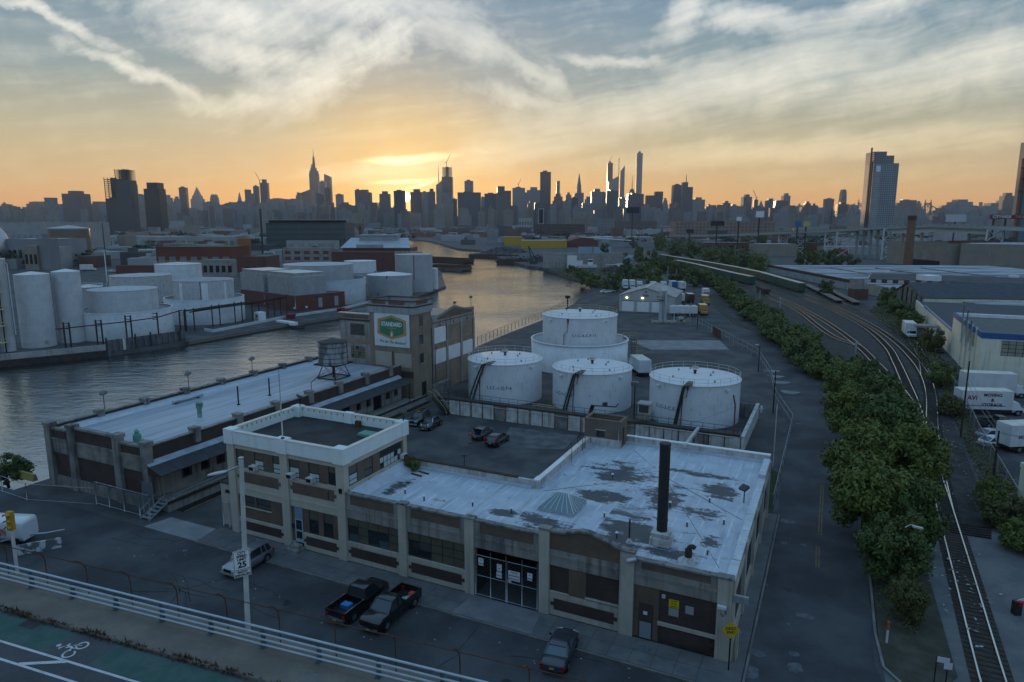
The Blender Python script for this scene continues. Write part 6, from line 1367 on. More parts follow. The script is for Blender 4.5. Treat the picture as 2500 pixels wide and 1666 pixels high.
for px,py,lab,dm in((1645,708,'white truck with a blue rear door right of the grey shed',mat('door_blue',(.03,.12,.30))),(1666,710,'tall white box trailer with dark lettering right of the grey shed',None)):
 t=box_truck(lab,P(px,py)+Vector((0,3,0)),pi/2+.05,box_white,car_white,7,2.5,3.9,band=dm)
 if not dm:text('CC',1.0,stencil,t,Matrix.Translation((0,-3.56,2.6))@Matrix.Rotation(pi/2,4,'X'),depth=.01)
t=box_truck('white container trailer behind the right eave of the grey shed',P(1662,741)+Vector((0,3,0)),pi/2,box_white,car_white,8,2.5,3.6)
t=box_truck('rust red and orange container truck behind the yard fence',P(1687,740)+Vector((0,3,0)),pi/2,mat('container_rust',(.16,.06,.035),(.11,.045,.03),1,.7),orange_truck,7,2.4,3.4,band=rust)
tk=thing('tanker_trailer','white boxy tanker trailer with hatches beside the silo','trailer',P(1668,772),-.1);M().box(-4.3,4.3,-1.2,1.2,1.0,3.3).build('tank_body',box_white,tk)
hm_=M()
for i in range(4):M().box(-3.6+i*2.1,-2.5+i*2.1,-.6,.6,3.3,3.55).build('hatch',car_white,tk)
M().box(-4.2,4.2,-1.0,1.0,.6,1.0).build('chassis',black_p,tk);wheels(tk,[(-3+i*1.2,s*1.05,.5)for i in(0,1,4,5)for s in(-1,1)],.5,.3)
for o in list(tk.children):
 if o.name.startswith('wheel'):o.rotation_euler=(0,0,pi/2)
tr=box_truck('dark blue truck on the side road bend by the bushes',P(1710,694),-1.15,mat('truck_blue',(.05,.07,.10),rough=.5),mat('truck_blue_cab',(.03,.05,.09),rough=.4),8.5,2.5,3.6)
for dx,lab,m_ in((0,'pale car parked by the creek bank beyond the tanks, nearer',car_white),(2.6,'pale car parked by the creek bank beyond the tanks, further',car_silver)):
 car('parked_car',lab,'car',P(1478,716)+Vector((dx,dx*1.2,0)),.25,m_,group='cars parked by the creek bank')
# right-hand yard: removal trucks
AV=mat('logo_maroon',(.20,.025,.06),rough=.6)
def lettered(t,y_,x_,z_,lines,size):
 for k,s_ in enumerate(lines):text(s_,size,ink,t,Matrix.Translation((x_,y_,z_-k*size*1.15))@Matrix.Rotation(pi/2,4,'Z')@Matrix.Rotation(pi/2,4,'X'),depth=.01,bold=.015)
b1=P(2420,1016);hv=0.0
mt=box_truck('white removal truck lettered MOVING & STORAGE parked behind the fence on the right',P(2425,1015)+Vector((0,1.3,0)),-.12,box_white,car_white,9.5,2.5,3.9,name='removal_truck')
M().box(1.26,1.27,-3.9,1.8,1.5,1.6).build('stripe',ink,mt);
lettered(mt,-.2,1.27,3.25,('MOVING','&','STORAGE'),.68);text('AVi',1.0,AV,mt,Matrix.Translation((1.27,-3.2,2.75))@Matrix.Rotation(pi/2,4,'Z')@Matrix.Rotation(pi/2,4,'X'),depth=.01,bold=.03)
# == trees and bushes
def crown(seed,n,leaf,rx,ry,rz,nb=36,low=.0):
 """leaf-sized faces gathered in clumps through an uneven crown; unit height about 1"""
 rnd=random.Random(seed);m_=M();cl=[]
 for i in range(nb):
  while 1:
   p=(rnd.uniform(-1,1),rnd.uniform(-1,1),rnd.uniform(-1+low,1))
   d=p[0]**2+p[1]**2+p[2]**2
   if .12<d<(1.5 if i%6==0 else .95):break
  cl.append((p[0]*rx,p[1]*ry,p[2]*rz,rnd.uniform(.16,.36)*(1.15-.45*abs(p[2]))))
 for i in range(n):
  c=cl[rnd.randrange(nb)];r=c[3]*(rnd.random()**.33)*(1.25 if rnd.random()<.12 else 1)
  t=rnd.uniform(0,2*pi);ph=math.acos(rnd.uniform(-1,1));d=Vector((sin(ph)*cos(t),sin(ph)*sin(t),cos(ph)))
  p=Vector(c[:3])+Vector((d.x*rx,d.y*ry,d.z*rz))*r*1.1
  nn=(d+Vector((rnd.gauss(0,.55),rnd.gauss(0,.55),rnd.gauss(.35,.5)))).normalized();a=nn.cross(Vector((rnd.random()-.5,rnd.random()-.5,.3))).normalized();b=nn.cross(a)
  s=leaf*rnd.uniform(.6,1.35);m_.face([p-a*s,p+b*s*.45+a*.1*s,p+a*s,p-b*s*.45])
 return m_
def trunkmesh(seed,h,r,spread):
 rnd=random.Random(seed);m_=M();m_.tube([(0,0,-.2),(.03,.02,h*.3),(-.03,.05,h*.62),(0,0,h*.8)],[r*1.25,r,r*.7,r*.35],8)
 for i in range(7):
  t=i*2.4+rnd.random();z0=h*rnd.uniform(.28,.6);L=spread*rnd.uniform(.5,.9)
  m_.tube([(0,0,z0),(cos(t)*L*.5,sin(t)*L*.5,z0+h*.16),(cos(t)*L,sin(t)*L,z0+h*.30)],[r*.45,r*.3,r*.1],5)
 return m_
CR={}
def crown_data(key,m_,mm):
 if key not in CR:me=m_().mesh('crown');me.materials.append(mm);CR[key]=me
 return CR[key]
def tree(name,label,cat,base,w_,h,var=0,mm=leaf_a,near=True,group=None,low=.12,rz=None):
 t=thing(name,label,cat,base,random.uniform(0,6.28)if rz is None else rz,group)
 lod=0 if near is True else near if near else 2
 n,lf,nb=((13000,.034,60),(4200,.048,40),(1500,.075,24))[0 if near is True else 1 if near==1 else 2]
 me=crown_data((lod,var%3,mm.name),lambda:crown(100+var%3+lod*10,n,lf,.5,.5,.44,nb),mm)
 o=bpy.data.objects.new('crown',me);C.objects.link(o);o.parent=t;o.location=(0,0,h*(low+(1-low)/2));o.scale=(w_,w_,h*(1-low)/.92)
 tm=CR.setdefault(('tr',var%2),None)
 if tm is None:tm=trunkmesh(var,1.0,.035,.32).mesh('trunk');tm.materials.append(trunk_m);CR[('tr',var%2)]=tm
 o=bpy.data.objects.new('trunk',tm);C.objects.link(o);o.parent=t;o.scale=(w_*.9,w_*.9,h*.9);return t
# big trees between the side road and the rails, front to back (crown centre px, base row, width m, height m)
NEAR=[((2212,1520),2.6,3.4,'low shrubby tree at the front tip of the island beside the road',leaf_c),((2168,1430),4.8,6.2,'small tree at the near end of the row, behind the striped post',leaf_b),((2215,1345),5.4,7.0,'rounded tree near the front of the row beside the gravel and rails',leaf_b),((2110,1318),7.2,8.6,'broad tree leaning over the road, nearest of the big ones',leaf_a),((2195,1215),7.0,8.4,'tall tree at the rail side, behind the street lamp',leaf_a),((2095,1205),7.0,8.2,'broad tree reaching over the road across from the workshop side',leaf_a),((2165,1120),7.4,8.6,'rail side tree in the middle of the big row',leaf_b),((2085,1090),7.0,8.2,'road side tree opposite the back corner of the workshop',leaf_a),((2140,1040),6.6,8.0,'dark rail side tree at the back of the big row',leaf_b),((2055,985),6.2,7.2,'olive tree standing apart at the far end of the big row',leaf_a),((2100,965),7.2,7.0,'dark spreading tree beside the rails at the far end of the big row',leaf_b)]
for i,((px,py),w_,h,lab,mm)in enumerate(NEAR):tree('roadside_tree',lab,'tree',P(px,py),w_,h,i,mm,True,'big trees between the road and the rails',low=.08)
# the hedge of bushes running on up the line
LN=[P(2025,925),P(1975,890),P(1935,862),P(1890,820),P(1858,790),P(1828,765),P(1800,742),P(1778,722),P(1752,705),P(1725,690),P(1690,676),P(1660,664)]
ln=spline(LN,5.0);k=0;NUM=('first','second','third','fourth','fifth','sixth','seventh','eighth','ninth','tenth','eleventh','twelfth','thirteenth','fourteenth','fifteenth','sixteenth','seventeenth','eighteenth','nineteenth','twentieth','twenty first','twenty second','twenty third','twenty fourth','twenty fifth','twenty sixth','twenty seventh','twenty eighth','twenty ninth','thirtieth','thirty first','thirty second','thirty third','thirty fourth','thirty fifth','thirty sixth','thirty seventh','thirty eighth','thirty ninth','fortieth')
acc=0.0;last=ln[0];marks=[]
for p in ln:
 acc+=(p-last).length;last=p
 if acc>5.4 or not marks:marks.append(p);acc=0
for i,p in enumerate(marks[:40]):
 q=p+Vector((random.uniform(-1.6,1.6),random.uniform(-1.5,1.5),0));tree('hedge_bush','%s bush counted from the near end of the hedge along the rails'%NUM[i],'bush',q,random.uniform(6.5,9.0),random.uniform(4.6,6.6),i,leaf_b if i%3 else leaf_a,1 if p.y<260 else 2,'hedge of bushes between the road and the rails',low=-.12)
# wood beyond and around the scrap yard: trees one can still tell apart
FAR=[(1395,648,668,'isolated round tree at the water by the white boat',7),(1420,655,690,'dark tree on the creek bank by the scrap yard',8),(1450,668,702,'dark bush at the corner of the creek bank',9),(1492,664,712,'dark tree behind the two pale parked cars',9),(1530,640,690,'tree at the yard behind the white trucks',9),(1600,652,700,'low tree behind the shed peak',9),(1478,596,630,'lone dark tree before the white roofed warehouse',9),(1545,585,606,'small round tree on the warehouse roofline',8),(1612,574,612,'tall dark tree at the head of the railway wood',13),(1650,592,625,'tree left in the railway wood',12),(1690,594,632,'tree in the railway wood behind the far train',13),(1735,604,640,'tree in the middle of the railway wood',13),(1775,608,646,'tall tree in the railway wood above the green train',13),(1815,615,655,'dark tree right of middle in the railway wood',12),(1850,622,664,'tree at the right end of the railway wood',11),(1590,612,655,'bush left of the near train',10),(1625,625,668,'tree hiding the rear of the near train',11),(1570,640,680,'tree between the scrap and the train',10),(1655,640,690,'green tree right above the white trailer',10),(1700,655,700,'bush above the dark blue truck',9),(1560,600,640,'dark tree behind the blue containers',9),(1520,618,650,'bushy tree right of the concrete wall',10),(1860,570,600,'dark tree before the brown loft building right side',12),(1820,575,600,'tree before the loft building middle',12),(1735,578,600,'dark tree under the black billboard',10),(1960,612,648,'leafy tree before the long flat warehouse, left',11),(1995,610,648,'leafy tree before the long flat warehouse, middle',12),(2035,608,648,'leafy tree before the long flat warehouse, right',13),(2075,620,650,'low tree by the red shop right of the leafy ones',10),(2165,700,752,'single round tree by the white trucks right of the flat cars',7),(2020,685,722,'bush against the graffiti wall',7),(2190,728,770,'bush at the foot of the dark roofed building',8),(2215,752,800,'weedy bush beside the outer track',7),(2270,800,860,'small weedy bush by the outer track fence',5),(2300,880,945,'yellow green weed bush by the outer track',5),(2320,960,1015,'weed bush behind the tall dark pole',4),(2420,1165,1235,'bush on the bank right of the rails',3.4),(2452,1200,1290,'larger bush on the bank right of the rails',4),(2490,1270,1345,'bush at the right frame edge',3.5),(20,1110,1180,'green bush beside the creek at the left frame edge',4.4),(310,552,572,'dark trees mass behind the round grey tank',16),(345,555,575,'dark tree right of it behind the yellow striped hall',14),(640,570,592,'tree in front of the dark glass block, left',12),(770,600,612,'small tree on the deck of the white roofed works',8)]
for i,(px,yt,yb,lab,w_)in enumerate(FAR):
 b=P(px,yb,-1.0 if px<1000 else 0.0);h=max(Hp(b,yt)-b.z,2.5)
 tree('tree' if h>4 else 'bush',lab,'tree' if h>4 else 'bush',b,w_,h,i,(leaf_b,leaf_b,leaf_a)[i%3]if px<2200 else leaf_c if i%2 else leaf_a,1 if yb>760 else 2,'trees and bushes beyond the yard',low=-.05)
# undergrowth that nobody could count
ug=M();rnd=random.Random(5)
def under(poly,n,h,s):
 xs=[p[0]for p in poly];ys=[p[1]for p in poly]
 def inside(x_,y_):
  c_=False
  for i in range(len(poly)):
   a,b=poly[i],poly[i-1]
   if(a[1]>y_)!=(b[1]>y_)and x_<(b[0]-a[0])*(y_-a[1])/(b[1]-a[1])+a[0]:c_=not c_
  return c_
 k=0
 while k<n:
  x_,y_=rnd.uniform(min(xs),max(xs)),rnd.uniform(min(ys),max(ys))
  if not inside(x_,y_):continue
  k+=1;hh=h*rnd.random()**1.5*(.4+.6*(.5+.5*sin(x_*.7)*cos(y_*.5)));p=Vector((x_,y_,hh+.05));a=Vector((rnd.gauss(0,1),rnd.gauss(0,1),rnd.gauss(0,.5))).normalized()*s*rnd.uniform(.6,1.3);b=a.cross(Vector((rnd.gauss(0,1),rnd.gauss(0,1),1))).normalized()*s*.5
  ug.face([p-a,p+b,p+a,p-b])
Pp=lambda*q:[(lambda v:(v.x,v.y))(P(*z_))for z_ in q]
under(Pp((2290,930),(2330,1030),(2370,1130),(2440,1290),(2500,1330),(2500,1220),(2400,1060),(2330,920)),5200,1.1,.16)
under(Pp((2200,830),(2290,940),(2330,920),(2240,800),(2150,750),(2120,760)),3800,1.6,.28)
under(Pp((2140,1500),(2130,1300),(2100,1050),(2030,930),(2075,920),(2190,1130),(2245,1290),(2240,1560)),5200,1.0,.15)
under(Pp((1345,668),(1440,700),(1490,716),(1560,700),(1480,668),(1400,652)),2600,3.0,.5)
under(Pp((1640,612),(1770,640),(1880,668),(1880,650),(1740,610),(1640,596)),2600,5.5,.7)
under([(lambda v:(v.x,v.y))(UV(*q))for q in((42.6,45),(47.0,40),(47.2,27.5),(42.4,27))],1500,.25,.08)
ug0=ug;ug=M();under(Pp((1596,612),(1700,628),(1790,650),(1875,664),(1878,640),(1790,618),(1690,600),(1610,594)),6500,11.0,1.1);stuff(tag(ug.build('railway_wood',leaf_b),'dark green wood massed behind the far green train','wood'));ug=ug0
stuff(tag(ug.build('undergrowth',leaf_c),'rough weeds and undergrowth on the banks and along the rails','undergrowth'))
lt_=M()
for i in range(240):
 px,py=rnd.choice(((2330,1090),(2360,1130),(2310,1030),(2345,1160),(2290,1010),(2250,1100),(2330,1400),(2400,1500),(2300,1350)));
 p=P(px+rnd.gauss(0,26),py+rnd.gauss(0,45));p.z=.22;s=rnd.uniform(.05,.28)**1.15;a=rnd.uniform(0,pi)
 q=Vector((cos(a),sin(a),0))*s;r_=Vector((-sin(a),cos(a),.2))*s*.5;lt_.face([p-q,p+r_,p+q,p-r_])
for i in range(150):
 p=UV(rnd.uniform(-10,58),rnd.choice((rnd.uniform(-9,-3),rnd.uniform(-9,40))),.16 if 0 else .02)
 if-2<toUV(p)[0]<48.2 and toUV(p)[1]>-3.2:continue
 s=rnd.uniform(.03,.12);a=rnd.uniform(0,pi);q=Vector((cos(a),sin(a),0))*s;r_=Vector((-sin(a),cos(a),.1))*s*.6;lt_.face([p-q,p+r_,p+q,p-r_])
stuff(tag(lt_.build('litter',mat('litter_white',(.34,.36,.38),(.18,.19,.2),3,.8)),'scattered pale litter along the rails and roads','litter'))
# two clipped shrubs on the workshop roof corner
for u,v,s,lab in((14.9,8.9,1.0,'larger round green shrub in the roof corner beside the office'),(15.9,8.4,.8,'smaller round green shrub in the roof corner beside the office')):tree('roof_shrub',lab,'shrub',UV(u,v,6.0),s*1.2,s*1.35,1,leaf_a,1,'roof shrubs',low=0.02)
# == small street things on the right
q=thing('street_lamp','grey street lamp on a thin post in front of the big trees','street lamp',P(2190,1460));hb=Hp(q.location,1282);M().cyl(0,0,0,hb,.08,8,.05).build('pole',timber_dk,q);M().tube([(0,0,hb-.1),(.35,-.2,hb+.25),(.6,-.3,hb+.2)],.04,6).build('arm',galv,q);M().hexa([(.4,-.4,hb+.1),(1.1,-.65,hb+.02),(1.15,-.45,hb+.02),(.45,-.2,hb+.1),(.4,-.4,hb+.25),(1.1,-.65,hb+.14),(1.15,-.45,hb+.14),(.45,-.2,hb+.25)]).build('lamp_head',mat('lamp_pale',(.45,.46,.46),rough=.5),q)
q=thing('marker_post','white post with an orange red top at the front of the tree island','post',P(2164,1572));M().cyl(0,0,0,1.1,.08,8).build('post',car_white,q);M().cyl(0,0,1.1,1.75,.085,8).build('top',mat('post_orange',(.45,.10,.03),rough=.6),q)
q=thing('sign_post','pair of dark posts with two small white signs at the bottom right','sign',P(2276,1700));hb=Hp(q.location,1597);M().cyl(0,0,0,hb,.04,6).build('post',black_p,q);M().box(0,.72,-.03,-.01,hb-.42,hb-.05).xf(Matrix.Rotation(-.35,4,'Z')).build('board',sign_white,q)
q2=thing('sign_post','small white sign on a dark post right beside the pair','sign',P(2304,1705));hb=Hp(q2.location,1616);M().cyl(0,0,0,hb,.04,6).build('post',black_p,q2);M().box(-.22,.26,-.05,-.03,hb-.42,hb+.02).xf(Matrix.Rotation(-.2,4,'Z')).build('board',sign_white,q2)
q=thing('crossing_signal','round white backed signal disc on a short post by the rails','signal',P(2233,1245));M().cyl(0,0,0,1.4,.05,6).build('post',steel_dk,q);M().tube([(0,-.1,1.55),(0,0,1.55)],.26,16).build('disc',sign_white,q)
q=thing('crossing_barrier','dark crossing gear with a red lamp and pale arm at the right frame edge','barrier',P(2480,1500));M().box(-.25,.25,-.25,.25,0,1.1).build('housing',steel_dk,q);M().cyl(0,-.3,.9,1.25,.2,12).build('red_lamp',lamp_red,q);M().beam((0,0,1.1),(1.6,-1.5,2.9),.14).build('arm',sign_white,q)
for px,py,pt_,lab in((2345,1068,880,'tall dark utility pole standing by the outer track before the removal trucks'),(2424,1170,1050,'dark leaning utility pole among the bushes right of the rails')):
 b=P(px,py);upole(lab,b,Hp(b,pt_),timber_dk,.14)
wr_=M()
a,b=P(2345,1068),P(2424,1170);za,zb_=Hp(a,930),Hp(b,1055)
for k in range(2):
 wr_=M();wr_.tube([Vector((a.x+k*.6,a.y,za)).lerp(Vector((b.x+k*.6,b.y,zb_)),i/8)-Vector((0,0,.5*sin(pi*i/8)))for i in range(9)]+[Vector((b.x+9+k,b.y-22,7.0))],.03,4);tag(wr_.build('overhead_cable',mat('cable_tan',(.26,.22,.15))),['tan overhead cable slung between the two dark poles right of the rails, nearer','tan overhead cable slung between the two dark poles right of the rails, further'][k],'cable')
for px,py,lab in((1854,742,'grey signal post among the bushes left of the track curve, far'),(1903,762,'grey signal post among the bushes left of the track curve, middle'),(2086,888,'grey signal post behind the big trees beside the main line')):
 b=P(px,py);q=thing('signal_post',lab,'post',b);M().cyl(0,0,0,5.0,.18,8).build('post',galv,q)
# == speed limit sign and lamp pole on the bridge
def RAx(px,n):
 lo,hi=-45.0,20.0
 for i in range(40):
  a=(lo+hi)/2;p=RA(a,n);X=1250+FPX*p.x/(p.y*cos(PITCH)+(H0-p.z)*sin(PITCH));lo,hi=(a,hi)if X<px else(lo,a)
 return RA(a,n,.0)
pb=RAx(606,23.62);lpz=Hp(pb,1116)
q=thing('street_lamp','tall pale street lamp pole with one arm rising behind the bridge railing','street lamp',pb);M().cyl(0,0,0,lpz-pb.z,.125,14,.10).build('pole',mat('lamp_pole_grey',(.46,.47,.45),(.38,.39,.38),1.2,.6),q);hz=lpz-pb.z
M().cyl(0,0,hz,hz+.06,.12,12).build('cap',galv,q);M().tube([(0,0,hz-.35),(-.5,.05,hz-.55),(-.75,.08,hz-.66)],.05,6).build('arm',galv,q)
M().loft([[(x_,.08+k*.13*cos(2*pi*i/10),hz-.72+dz+k*.07*sin(2*pi*i/10))for i in range(10)]for x_,k,dz in((-.7,.6,.06),(-.95,1.0,.0),(-1.25,1.1,-.07),(-1.5,.8,-.13),(-1.62,.3,-.16))]).build('lamp_head',mat('lamp_pale',(.45,.46,.46),rough=.5),q)
q.rotation_euler=(0,R(1.7),0);sgp=At(591,1378,pb.y-.28)
sn=thing('speed_limit_sign','white CITY SPEED LIMIT 25 sign hung on the lamp pole at the bridge','sign',sgp,R(33));sw_,shh=.78,.80
M().box(-.38,.38,0,.02,-.28,.70).build('plate',sign_white,sn);M().box(-.38,.38,0,.02,-.62,-.30).build('lower_plate',sign_white,sn)
bd=M()
for x0,x1,z0,z1 in((-.36,.36,.66,.68),(-.36,.36,-.26,-.24),(-.36,-.34,-.24,.66),(.34,.36,-.24,.66),(-.36,.36,-.325,-.31),(-.36,.36,-.60,-.585),(-.36,-.345,-.585,-.325),(.345,.36,-.585,-.325)):bd.box(x0,x1,-.004,0,z0,z1)
bd.build('border',ink,sn)
for s_,sz,zz in(('CITY',.17,.56),('SPEED',.17,.40),('LIMIT',.17,.245),('25',.40,-.03),('PHOTO',.13,-.39),('ENFORCED',.13,-.52)):text(s_,sz,ink,sn,face_front(0,-.006,zz),depth=.002,bold=.006 if sz<.3 else .014)
# yellow traffic signal
tb=RAx(44,23.62);zt=Hp(tb,1245)
ts=thing('traffic_light','yellow three lamp traffic signal on a pole behind the bridge railing at the left','traffic light',tb,-.1);M().cyl(0,.0,0,zt-tb.z-1.05,.09,10).build('pole',mat('lamp_pole_grey',(.46,.47,.45)),ts);zz0=zt-tb.z
ty=mat('signal_yellow',(.42,.24,.02),(.33,.19,.02),4,.55)
for i in range(3):M().box(-.17,.17,-.1,.12,zz0-.36*(i+1)+.01,zz0-.36*i).build('signal_housing',ty,ts);M().tube([(.0,-.1,zz0-.36*i-.18),(.02,-.12,zz0-.36*i-.18)],.13,14).build('lens',black_p,ts);M().cyl(0,0,0,.26,.15,12,cap=False,a0=0,a1=pi).xf(Matrix.Translation((0,-.1,zz0-.36*i-.18))@Matrix.Rotation(pi/2,4,'X')).build('visor',ty,ts)
# the graffiti barrier and broken rails below the signal
q=thing('graffiti_barrier','white graffiti covered panel barrier in the street at the left edge','barrier',P(95,1345),RZ+.95);M().slabx([(-.25,0),(.25,0),(.1,.9),(-.1,.9)],-1.8,1.8).build('panel',graffiti,q)
q=thing('broken_guard_rail','bent grey guard rail lying in weeds beside the graffiti barrier','guard rail',P(80,1330),RZ+.9)
M().tube([(-2.6,.8,.5),(-.6,1.0,.7),(1.0,.8,.6),(2.4,1.4,.4)],.09,6).build('rail',galv,q)
# == left bank: tanks, silos and quay
ZB=-1.0
LB=lambda px,py:P(px,py,ZB)
def dist2c(px,py,r):
 f=LB(px,py);D=hypot(f.x,f.y);return Vector((f.x*(1+r/D),f.y*(1+r/D),ZB))
cwm=mat('quay_concrete',(.23,.225,.21),(.29,.285,.27),.4,.9,streak=(.10,.09,.08),streak_amt=.7)
dq=thing('quay_wall','pale concrete quay wall on dark timber cribbing at the left creek bank','quay wall',(0,0,0))
ql=[left_bank[1],left_bank[2]];dv=(ql[1]-ql[0]);L=dv.length;dv.normalize();nv=Vector((-dv.y,dv.x,0));A0=ql[0]-dv*60
def qbox(m_,s0,s1,o0,o1,z0,z1):
 a=A0+dv*s0;b=A0+dv*s1;m_.hexa([(*(p+nv*o).xy,zz)for zz in(z0,z1)for p,o in((a,o0),(b,o0),(b,o1),(a,o1))]);return m_
qbox(M(),0,60+L,-.1,.4,-.4,.95).build('parapet',cwm,dq)
for i in range(5):qbox(M(),0,60+L,-.25+.04*i,.3,-2.3+i*.38,-1.95+i*.38).build('timber_waling',timber_dk,dq)
# steel sheet piling
sp=thing('sheet_piling','dark steel sheet pile screen standing along the left creek bank','sheet piling',(0,0,0));a0_=left_bank[2];b0_=P(455,842,WZ);n=26;prv=None
for i in range(n):
 p=a0_.lerp(b0_,i/n);q=a0_.lerp(b0_,(i+1)/n);o=nv*(.18 if i%2 else-.05);M().hexa([(*(p+o).xy,-2.4),(*(q+o).xy,-2.4),(*(q+o+nv*.12).xy,-2.4),(*(p+o+nv*.12).xy,-2.4),(*(p+o).xy,1.9),(*(q+o).xy,1.9),(*(q+o+nv*.12).xy,1.9),(*(p+o+nv*.12).xy,1.9)]).build('pile',white_rail if i in(5,)else mat('sheet_steel',(.060,.066,.072),(.11,.115,.12),.9,.6,streak=(.02,.02,.02),streak_amt=.7),sp)
for k in(0,9,14,24):p=a0_.lerp(b0_,k/n)-nv*.1;M().cyl(p.x,p.y,-2.4,2.6,.2,8).build('post',timber_dk,sp)
qq=thing('quay_edge','low timber edged quay with a white safety kerb along the left creek bank','quay',(0,0,0));kk=[P(461,843,WZ),P(674,804,WZ),P(832,779,WZ),P(1048,717,WZ),P(1088,703,WZ)]
for a,b in zip(kk,kk[1:]):M().beam(Vector((a.x,a.y,-1.35)),Vector((b.x,b.y,-1.35)),.5,1.0).build('timber_edge',timber,qq)
wk=[LB(500,808),LB(520,812),LB(668,783),LB(700,776),LB(832,757),LB(960,725)]
for a,b in zip(wk,wk[1:]):M().beam(a+Vector((0,0,.4)),b+Vector((0,0,.4)),.35,.8).build('white_kerb',mat('kerb_white',(.52,.54,.56),(.42,.44,.45),.5,.7),qq)
# silos and column
for px,py,pl_,pr_,yt,lab in((98,850,62,134,671,'tall slim white silo standing nearest on the left creek bank'),(179,838,149,208,664,'second tall white silo, right behind the nearest on the left bank')):
 f=LB(px,py);r=(pr_-pl_)/FPX*(f.y*cos(PITCH)+(H0+1)*sin(PITCH))/2*1.02;c=dist2c(px,py,r);h=Hp(f,yt)-ZB
 t=thing('silo',lab,'silo',c,-atan2(c.x,c.y),'white silos on the left bank');M().cyl(0,0,0,h,r,48,cap=False).build('shell',tank_pale,t);M().cone(0,0,h,r+.05,h+.7,48).build('roof',tank_top,t)
 if px<100:M().box(1.2,2.0,-r-.03,-r+.3,1.2,1.8).build('hatch',mat('tag_grey',(.35,.33,.28)),t)
f=LB(26,859);c=dist2c(26,859,1.2);h=Hp(f,634)-ZB;t=thing('column','grey ribbed process column with white foot at the far left bank','process column',c);M().cyl(0,0,3.8,h,1.15,28).build('shell',tankmat('column_grey',(.38,.37,.35),(.43,.42,.40),(.22,.21,.2),.6),t);M().cyl(0,0,0,3.8,1.2,28).build('foot',tank_pale,t);M().cyl(0,0,h,h+.3,1.25,28).build('cap',coping,t)
M().tube([(1.8,0,4),(1.8,0,h-1),(1.2,0,h-.4)],.12,6).build('pipe',galv,t)
pf_=thing('pipe_tower','lattice platform tower with hoops and pipes at the left frame edge','tower',LB(3,862))
for i,zz in enumerate((2.5,6.5,10.5,14.5,17.5)):M().ringwall(.6,0,zz,zz+.15,.5,1.2,14).build('platform',yel_rail,pf_);M().ringwall(.6,0,zz+.9,zz+.98,1.12,1.2,14).build('hoop',yel_rail,pf_)
for x_ in(-.6,.2,1.0):M().cyl(x_,.4,0,18.5,.16,8).build('pipe',(copper,galv,steel_dk)[int(x_+1)%3],pf_)
# round tanks of the left bank: front foot px, left/right px, top-front row
def ltank(lab,px,py,xl,xr,yt,body,roofm=tank_top,ring=None,rail=False,rise=.8,group='tanks on the left bank',name='storage_tank',r_=None):
 f=LB(px,py);dep=f.y*cos(PITCH)+(H0+1)*sin(PITCH);w_=(xr-xl)/FPX;r=w_*dep/2/(1-w_/2)if r_ is None else r_;c=dist2c(px,py,r);h=Hp(f,yt)-ZB
 t=thing(name,lab,'tank',c,-atan2(c.x,c.y),group);M().cyl(0,0,0,h,r,64,cap=False).build('shell',body,t)
 if roofm:M().cyl(0,0,h-.1,h,r+.12,64).cone(0,0,h,r+.1,h+rise,64).build('roof',roofm,t)
 if rail:
  f_=M()
  for i in range(26):a=2*pi*i/26;f_.box(r*cos(a)-.03,r*cos(a)+.03,r*sin(a)-.03,r*sin(a)+.03,h,h+1.1)
  for zz in(.6,1.1):f_.tube([(r*cos(2*pi*i/40),r*sin(2*pi*i/40),h+zz)for i in range(41)],.04,4)
  f_.build('guard_rail',yel_rail if rail==2 else white_rail,t)
 return t,c,r,h
def ring(lab,px,py,xl,xr,yt,body,top=True):
 f=LB(px,py);dep=f.y*cos(PITCH)+(H0+1)*sin(PITCH);w_=(xr-xl)/FPX;r=w_*dep/2/(1-w_/2);c=dist2c(px,py,r);h=Hp(f,yt)-ZB
 t=thing('ring_wall',lab,'containment wall',c,0,'ring walls on the left bank');M().ringwall(0,0,0,h,r-.15,r,72).build('shell',body,t);M().ringwall(0,0,h,h+.12,r-.3,r+.05,72).build('rim',tank_top,t);return c,r,h
def inner(lab,c,r,h,body,roofm=tank_top,rail=0,rise=.8,extra=None):
 t=thing('storage_tank',lab,'tank',c,-atan2(c.x,c.y),'tanks on the left bank');M().cyl(0,0,0,h,r,64,cap=False).build('shell',body,t);M().cyl(0,0,h-.08,h,r+.12,64).cone(0,0,h,r+.1,h+rise,64).build('roof',roofm,t)
 if rail:
  f_=M()
  for i in range(9):a=pi*.15+pi*.75*i/9;f_.tube([(r*cos(a),r*sin(a),h),(r*cos(a),r*sin(a),h+1.1)],.04,4)
  for zz in(.6,1.1):f_.tube([(r*cos(pi*.15+pi*.68*i/16),r*sin(pi*.15+pi*.68*i/16),h+zz)for i in range(17)],.04,4)
  f_.build('guard_rail',white_rail,t)
 return t
c,r,h=ring('wide pale ring wall around the second tank from the left bank silos',312,832,212,420,765,tank_pale)
inner('pale tank with weathered cone roof inside the ring wall right of the silos',c,8.6,Hp(Vector((c.x,c.y-8.6,ZB)),712)-ZB,tank_pale,mat('tank_roof_grey',(.36,.36,.36),(.45,.45,.45),.6,.7),1)
c,r,h=ring('white ring wall around the black streaked tank on the left bank',505,794,417,595,734,tank_pale)
t=inner('black streaked round tank with clean white patches inside the white ring wall',c,8.9,Hp(Vector((c.x,c.y-8.9,ZB)),688)-ZB,tank_old,mat('tank_roof_grey2',(.25,.25,.26),(.33,.33,.34),.6,.7))
hh=Hp(Vector((c.x,c.y-8.9,ZB)),688)-ZB
for a,wdt in((-.82,.07),(.02,.10),(.75,.03)):M().cyl(0,0,h-.5,hh-.5,8.93,4,cap=False,a0=-pi/2+a-wdt,a1=-pi/2+a+wdt).build('white_patch',white_metal,t)
